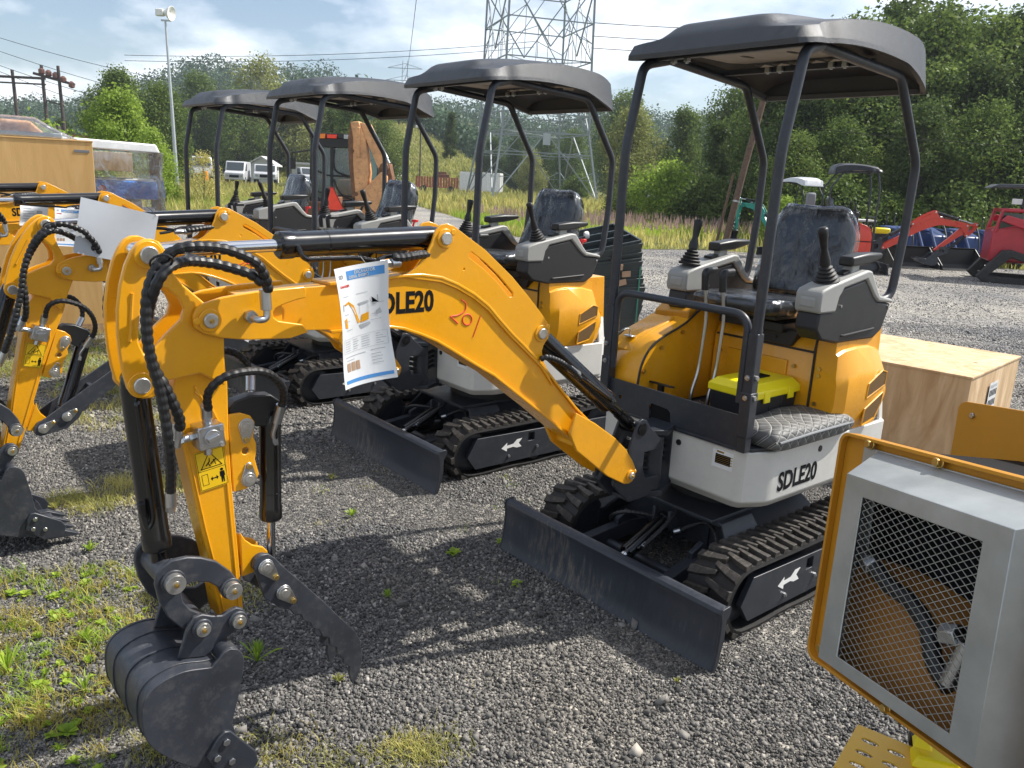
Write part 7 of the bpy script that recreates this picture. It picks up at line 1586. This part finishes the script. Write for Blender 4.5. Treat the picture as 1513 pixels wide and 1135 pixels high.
for i in range(2):
    t = thing('loader_bucket', '%s black empty loader bucket on the gravel before the blue loaders' % ('left', 'right')[i], 'bucket', (10.15 + i * 1.25, 21.3 + .1 * i, 0), R(-85), 'black loader buckets')
    obj('shell', MB().prism([(-.25, .55), (-.3, .5), (-.3, .1), (-.2, 0), (.35, 0), (.35, .02), (-.18, .03), (-.27, .12), (-.27, .5), (-.2, .55)], -.58, .58), 'black', t, .004)
    for s in (1, -1): obj('side_plate', MB().prism([(-.28, .54), (-.28, .04), (.34, .0), (.3, .12)], s * .581, s * .60), 'black', t, .002)
t = thing('shade_table', 'small canopy frame with a yellow fuel can behind the red excavator', 'frame', (8.7, 21.6, 0)); obj('frame', MB().tube([(-.4, 0, 0), (-.4, 0, 1.1), (.4, 0, 1.1), (.4, 0, 0)], .03, 6).tube([(-.4, .5, 0), (-.4, .5, 1.1), (.4, .5, 1.1), (.4, .5, 0)], .03, 6), 'black', t); obj('roof', MB().bx(-.5, .5, -.1, .6, 1.1, 1.15), 'siding', t, .01)
t = thing('fuel_can', 'yellow fuel tank on the deck behind the red boom', 'tank', (8.95, 20.6, 0)); obj('tank', MB().box((0, 0, .93), (.38, .26, .14)), 'toolyellow', t, .04); obj('stand', MB().bx(-.15, .15, -.1, .1, 0, .86), 'black', t)
# red tracked skid loader at the right edge
t = thing('tracked_loader', 'dark red tracked loader with a grey canopy at the right edge', 'loader', (11.6, 18.7, 0), R(-20))
obj('hull', MB().prism([(-.95, .45), (-.95, 1.15), (-.5, 1.28), (.15, 1.25), (.9, .75), (.95, .45)], -.52, .52), 'darkred', t, .05)
cg = obj('cab_frame', MB().tube([(-.90, -.5, 1.1), (-.82, -.5, 1.58), (-.2, -.5, 1.58)], .05, 8).tube([(-.90, .5, 1.1), (-.82, .5, 1.58), (-.2, .5, 1.58)], .05, 8).bx(-.84, -.2, -.5, .5, 1.54, 1.62).tube([(-.2, -.5, 1.58), (.5, -.5, .95)], .06, 8), 'darkred', t, .01); obj('side_window', MB().prism([(-.86, 1.12), (-.80, 1.52), (-.4, 1.52), (-.4, 1.12)], -.49, -.48), 'carglass', cg)
for s in (1, -1):
    obj('track', MB().prism([(-1.15, .12), (-1.0, 0), (.95, 0), (1.1, .12), (.95, .28), (-.55, .74), (-.72, .72)], s * .54, s * .82, holes=[[(-.95, .14), (.8, .12), (-.55, .58)]]), 'tyre', t, .02)
    obj('lift_arm', MB().prism([(-.85, 1.35), (-.75, 1.48), (.0, 1.3), (1.15, .55), (1.2, .3), (1.05, .3), (.95, .55), (-.1, 1.1)], s * .60, s * .70), 'darkred', t, .02)
obj('hopper', MB().loft([[(.2, -.9, .55), (.95, -.9, .5), (1.0, -.4, .5), (.2, -.4, .55)], [(.0, -1.0, .95), (1.0, -1.0, .85), (1.05, -.3, .85), (.0, -.3, .95)]]), 'darkred', t, .02)
obj('bucket', MB().prism([(1.0, .6), (.95, .1), (1.1, 0), (1.7, 0), (1.7, .03), (1.1, .05), (1.02, .15), (1.05, .6)], -.9, .9), 'black', t, .01)
obj('canopy_post', MB().tube([(-.45, -.3, 1.3), (-.40, -.3, 2.1)], .03, 8).tube([(-.05, -.3, 1.3), (0, -.3, 2.1)], .03, 8), 'black', t); obj('canopy', MB().loft([[(-1.15, -.5, 2.05), (1.2, -.5, 2.12), (1.2, .5, 2.12), (-1.15, .5, 2.05)], [(-1.0, -.5, 2.14), (1.2, -.5, 2.2), (1.2, .5, 2.2), (-1.0, .5, 2.14)]]), 'canopy', t, .02)
obj('notice', MB().box((-.55, -.3, 1.78), (.2, .01, .12)), 'whitepaint', t)
CLOUD_OFF = (2.3, 5.1, 0)
m, nt, b = newmat('haze'); nt.nodes.remove(b); pv = nd(nt, 'ShaderNodeVolumePrincipled'); pv.inputs['Color'].default_value = (.80, .88, 1, 1); pv.inputs['Density'].default_value = .00045; pv.inputs['Anisotropy'].default_value = .25
lk(nt, pv.outputs[0], [n for n in nt.nodes if n.type == 'OUTPUT_MATERIAL'][0].inputs['Volume'])
tag(obj('haze', MB().bx(-950, 950, -70, 1150, -2, 75), 'haze'), kind='stuff')
# ------------------------------------------------------------------ camera, light, render
f, pit, rol, H = 1202.38, .24515, .04955, 1.7025
cam = bpy.data.cameras.new('camera'); co = bpy.data.objects.new('camera', cam); COL.objects.link(co)
cam.sensor_width = 36; cam.lens = 36 * f / 1513; cam.clip_start = .05; cam.clip_end = 3000
r0 = Vector((1, 0, 0)); u0 = Vector((0, math.sin(pit), math.cos(pit))); fw = Vector((0, math.cos(pit), -math.sin(pit)))
c, s = math.cos(rol), math.sin(rol)
right = r0 * c + u0 * s; up = u0 * c - r0 * s
co.matrix_world = Matrix(((right.x, up.x, -fw.x, 0), (right.y, up.y, -fw.y, 0), (right.z, up.z, -fw.z, H), (0, 0, 0, 1)))
scene.camera = co
SUN_EL, SAZ = R(48), math.atan2(.34, .94)   # azimuth measured from +X toward +Y
sd = Vector((math.cos(SUN_EL) * math.cos(SAZ), math.cos(SUN_EL) * math.sin(SAZ), math.sin(SUN_EL)))
sun = bpy.data.lights.new('sun', 'SUN'); so = bpy.data.objects.new('sun', sun); COL.objects.link(so)
sun.energy = 5.0; sun.angle = R(.55); sun.color = (1, .955, .88); so.rotation_euler = sd.to_track_quat('Z', 'Y').to_euler(); so.location = sd * 50
w = bpy.data.worlds.new('World'); scene.world = w; w.use_nodes = True; nt = w.node_tree
bg = nt.nodes['Background']; bg.inputs[1].default_value = .090
sky = nd(nt, 'ShaderNodeTexSky'); sky.sky_type = 'NISHITA'; sky.sun_disc = False; sky.sun_elevation = SUN_EL; sky.sun_rotation = PI / 2 - SAZ; sky.air_density = 1.0; sky.dust_density = .7; sky.ozone_density = 1.2
# clouds: a flat noise layer seen from below, mixed into the sky by direction
tc = nd(nt, 'ShaderNodeTexCoord'); sp = nd(nt, 'ShaderNodeSeparateXYZ'); lk(nt, tc.outputs['Generated'], sp.inputs[0])
def Mw(op, a, b=None, v=None):
    n = nd(nt, 'ShaderNodeMath', operation=op)
    if isinstance(a, float): n.inputs[0].default_value = a
    else: lk(nt, a, n.inputs[0])
    if b is not None: lk(nt, b, n.inputs[1])
    elif v is not None: n.inputs[1].default_value = v
    return n.outputs[0]
zz = Mw('ADD', Mw('MAXIMUM', sp.outputs[2], v=0.0), v=.30)
cx = nd(nt, 'ShaderNodeCombineXYZ'); lk(nt, Mw('DIVIDE', sp.outputs[0], zz), cx.inputs[0]); lk(nt, Mw('DIVIDE', sp.outputs[1], zz), cx.inputs[1])
mp = nd(nt, 'ShaderNodeMapping'); mp.inputs['Location'].default_value = CLOUD_OFF; mp.inputs['Scale'].default_value = (1.0, 1.0, 1); lk(nt, cx.outputs[0], mp.inputs[0])
n1 = nd(nt, 'ShaderNodeTexNoise', i_Scale=1.5, i_Detail=9., i_Roughness=.54, i_Distortion=.15); lk(nt, mp.outputs[0], n1.inputs['Vector'])
cr_ = ramp(nt, [(.44, (0, 0, 0)), (.58, (.6, .6, .6)), (.74, (1, 1, 1))], n1.outputs['Fac'])
n2 = nd(nt, 'ShaderNodeTexNoise', i_Scale=2.3, i_Detail=6., i_Roughness=.6); lk(nt, mp.outputs[0], n2.inputs['Vector'])
cc = ramp(nt, [(.35, (7.5, 8.2, 9.4)), (.62, (16.5, 16.5, 16.5))], n2.outputs['Fac'])
mx = nd(nt, 'ShaderNodeMix', data_type='RGBA'); lk(nt, cr_.outputs[0], mx.inputs[0]); lk(nt, sky.outputs[0], mx.inputs[6]); lk(nt, cc.outputs[0], mx.inputs[7]); lk(nt, mx.outputs[2], bg.inputs[0])
vs = scene.view_settings; vs.view_transform = 'Standard'; vs.look = 'None'; vs.exposure = .60; vs.gamma = 1; vs.use_curve_mapping = False
scene.render.engine = 'CYCLES'; scene.cycles.max_bounces = 8; scene.cycles.transparent_max_bounces = 16; scene.cycles.volume_bounces = 0
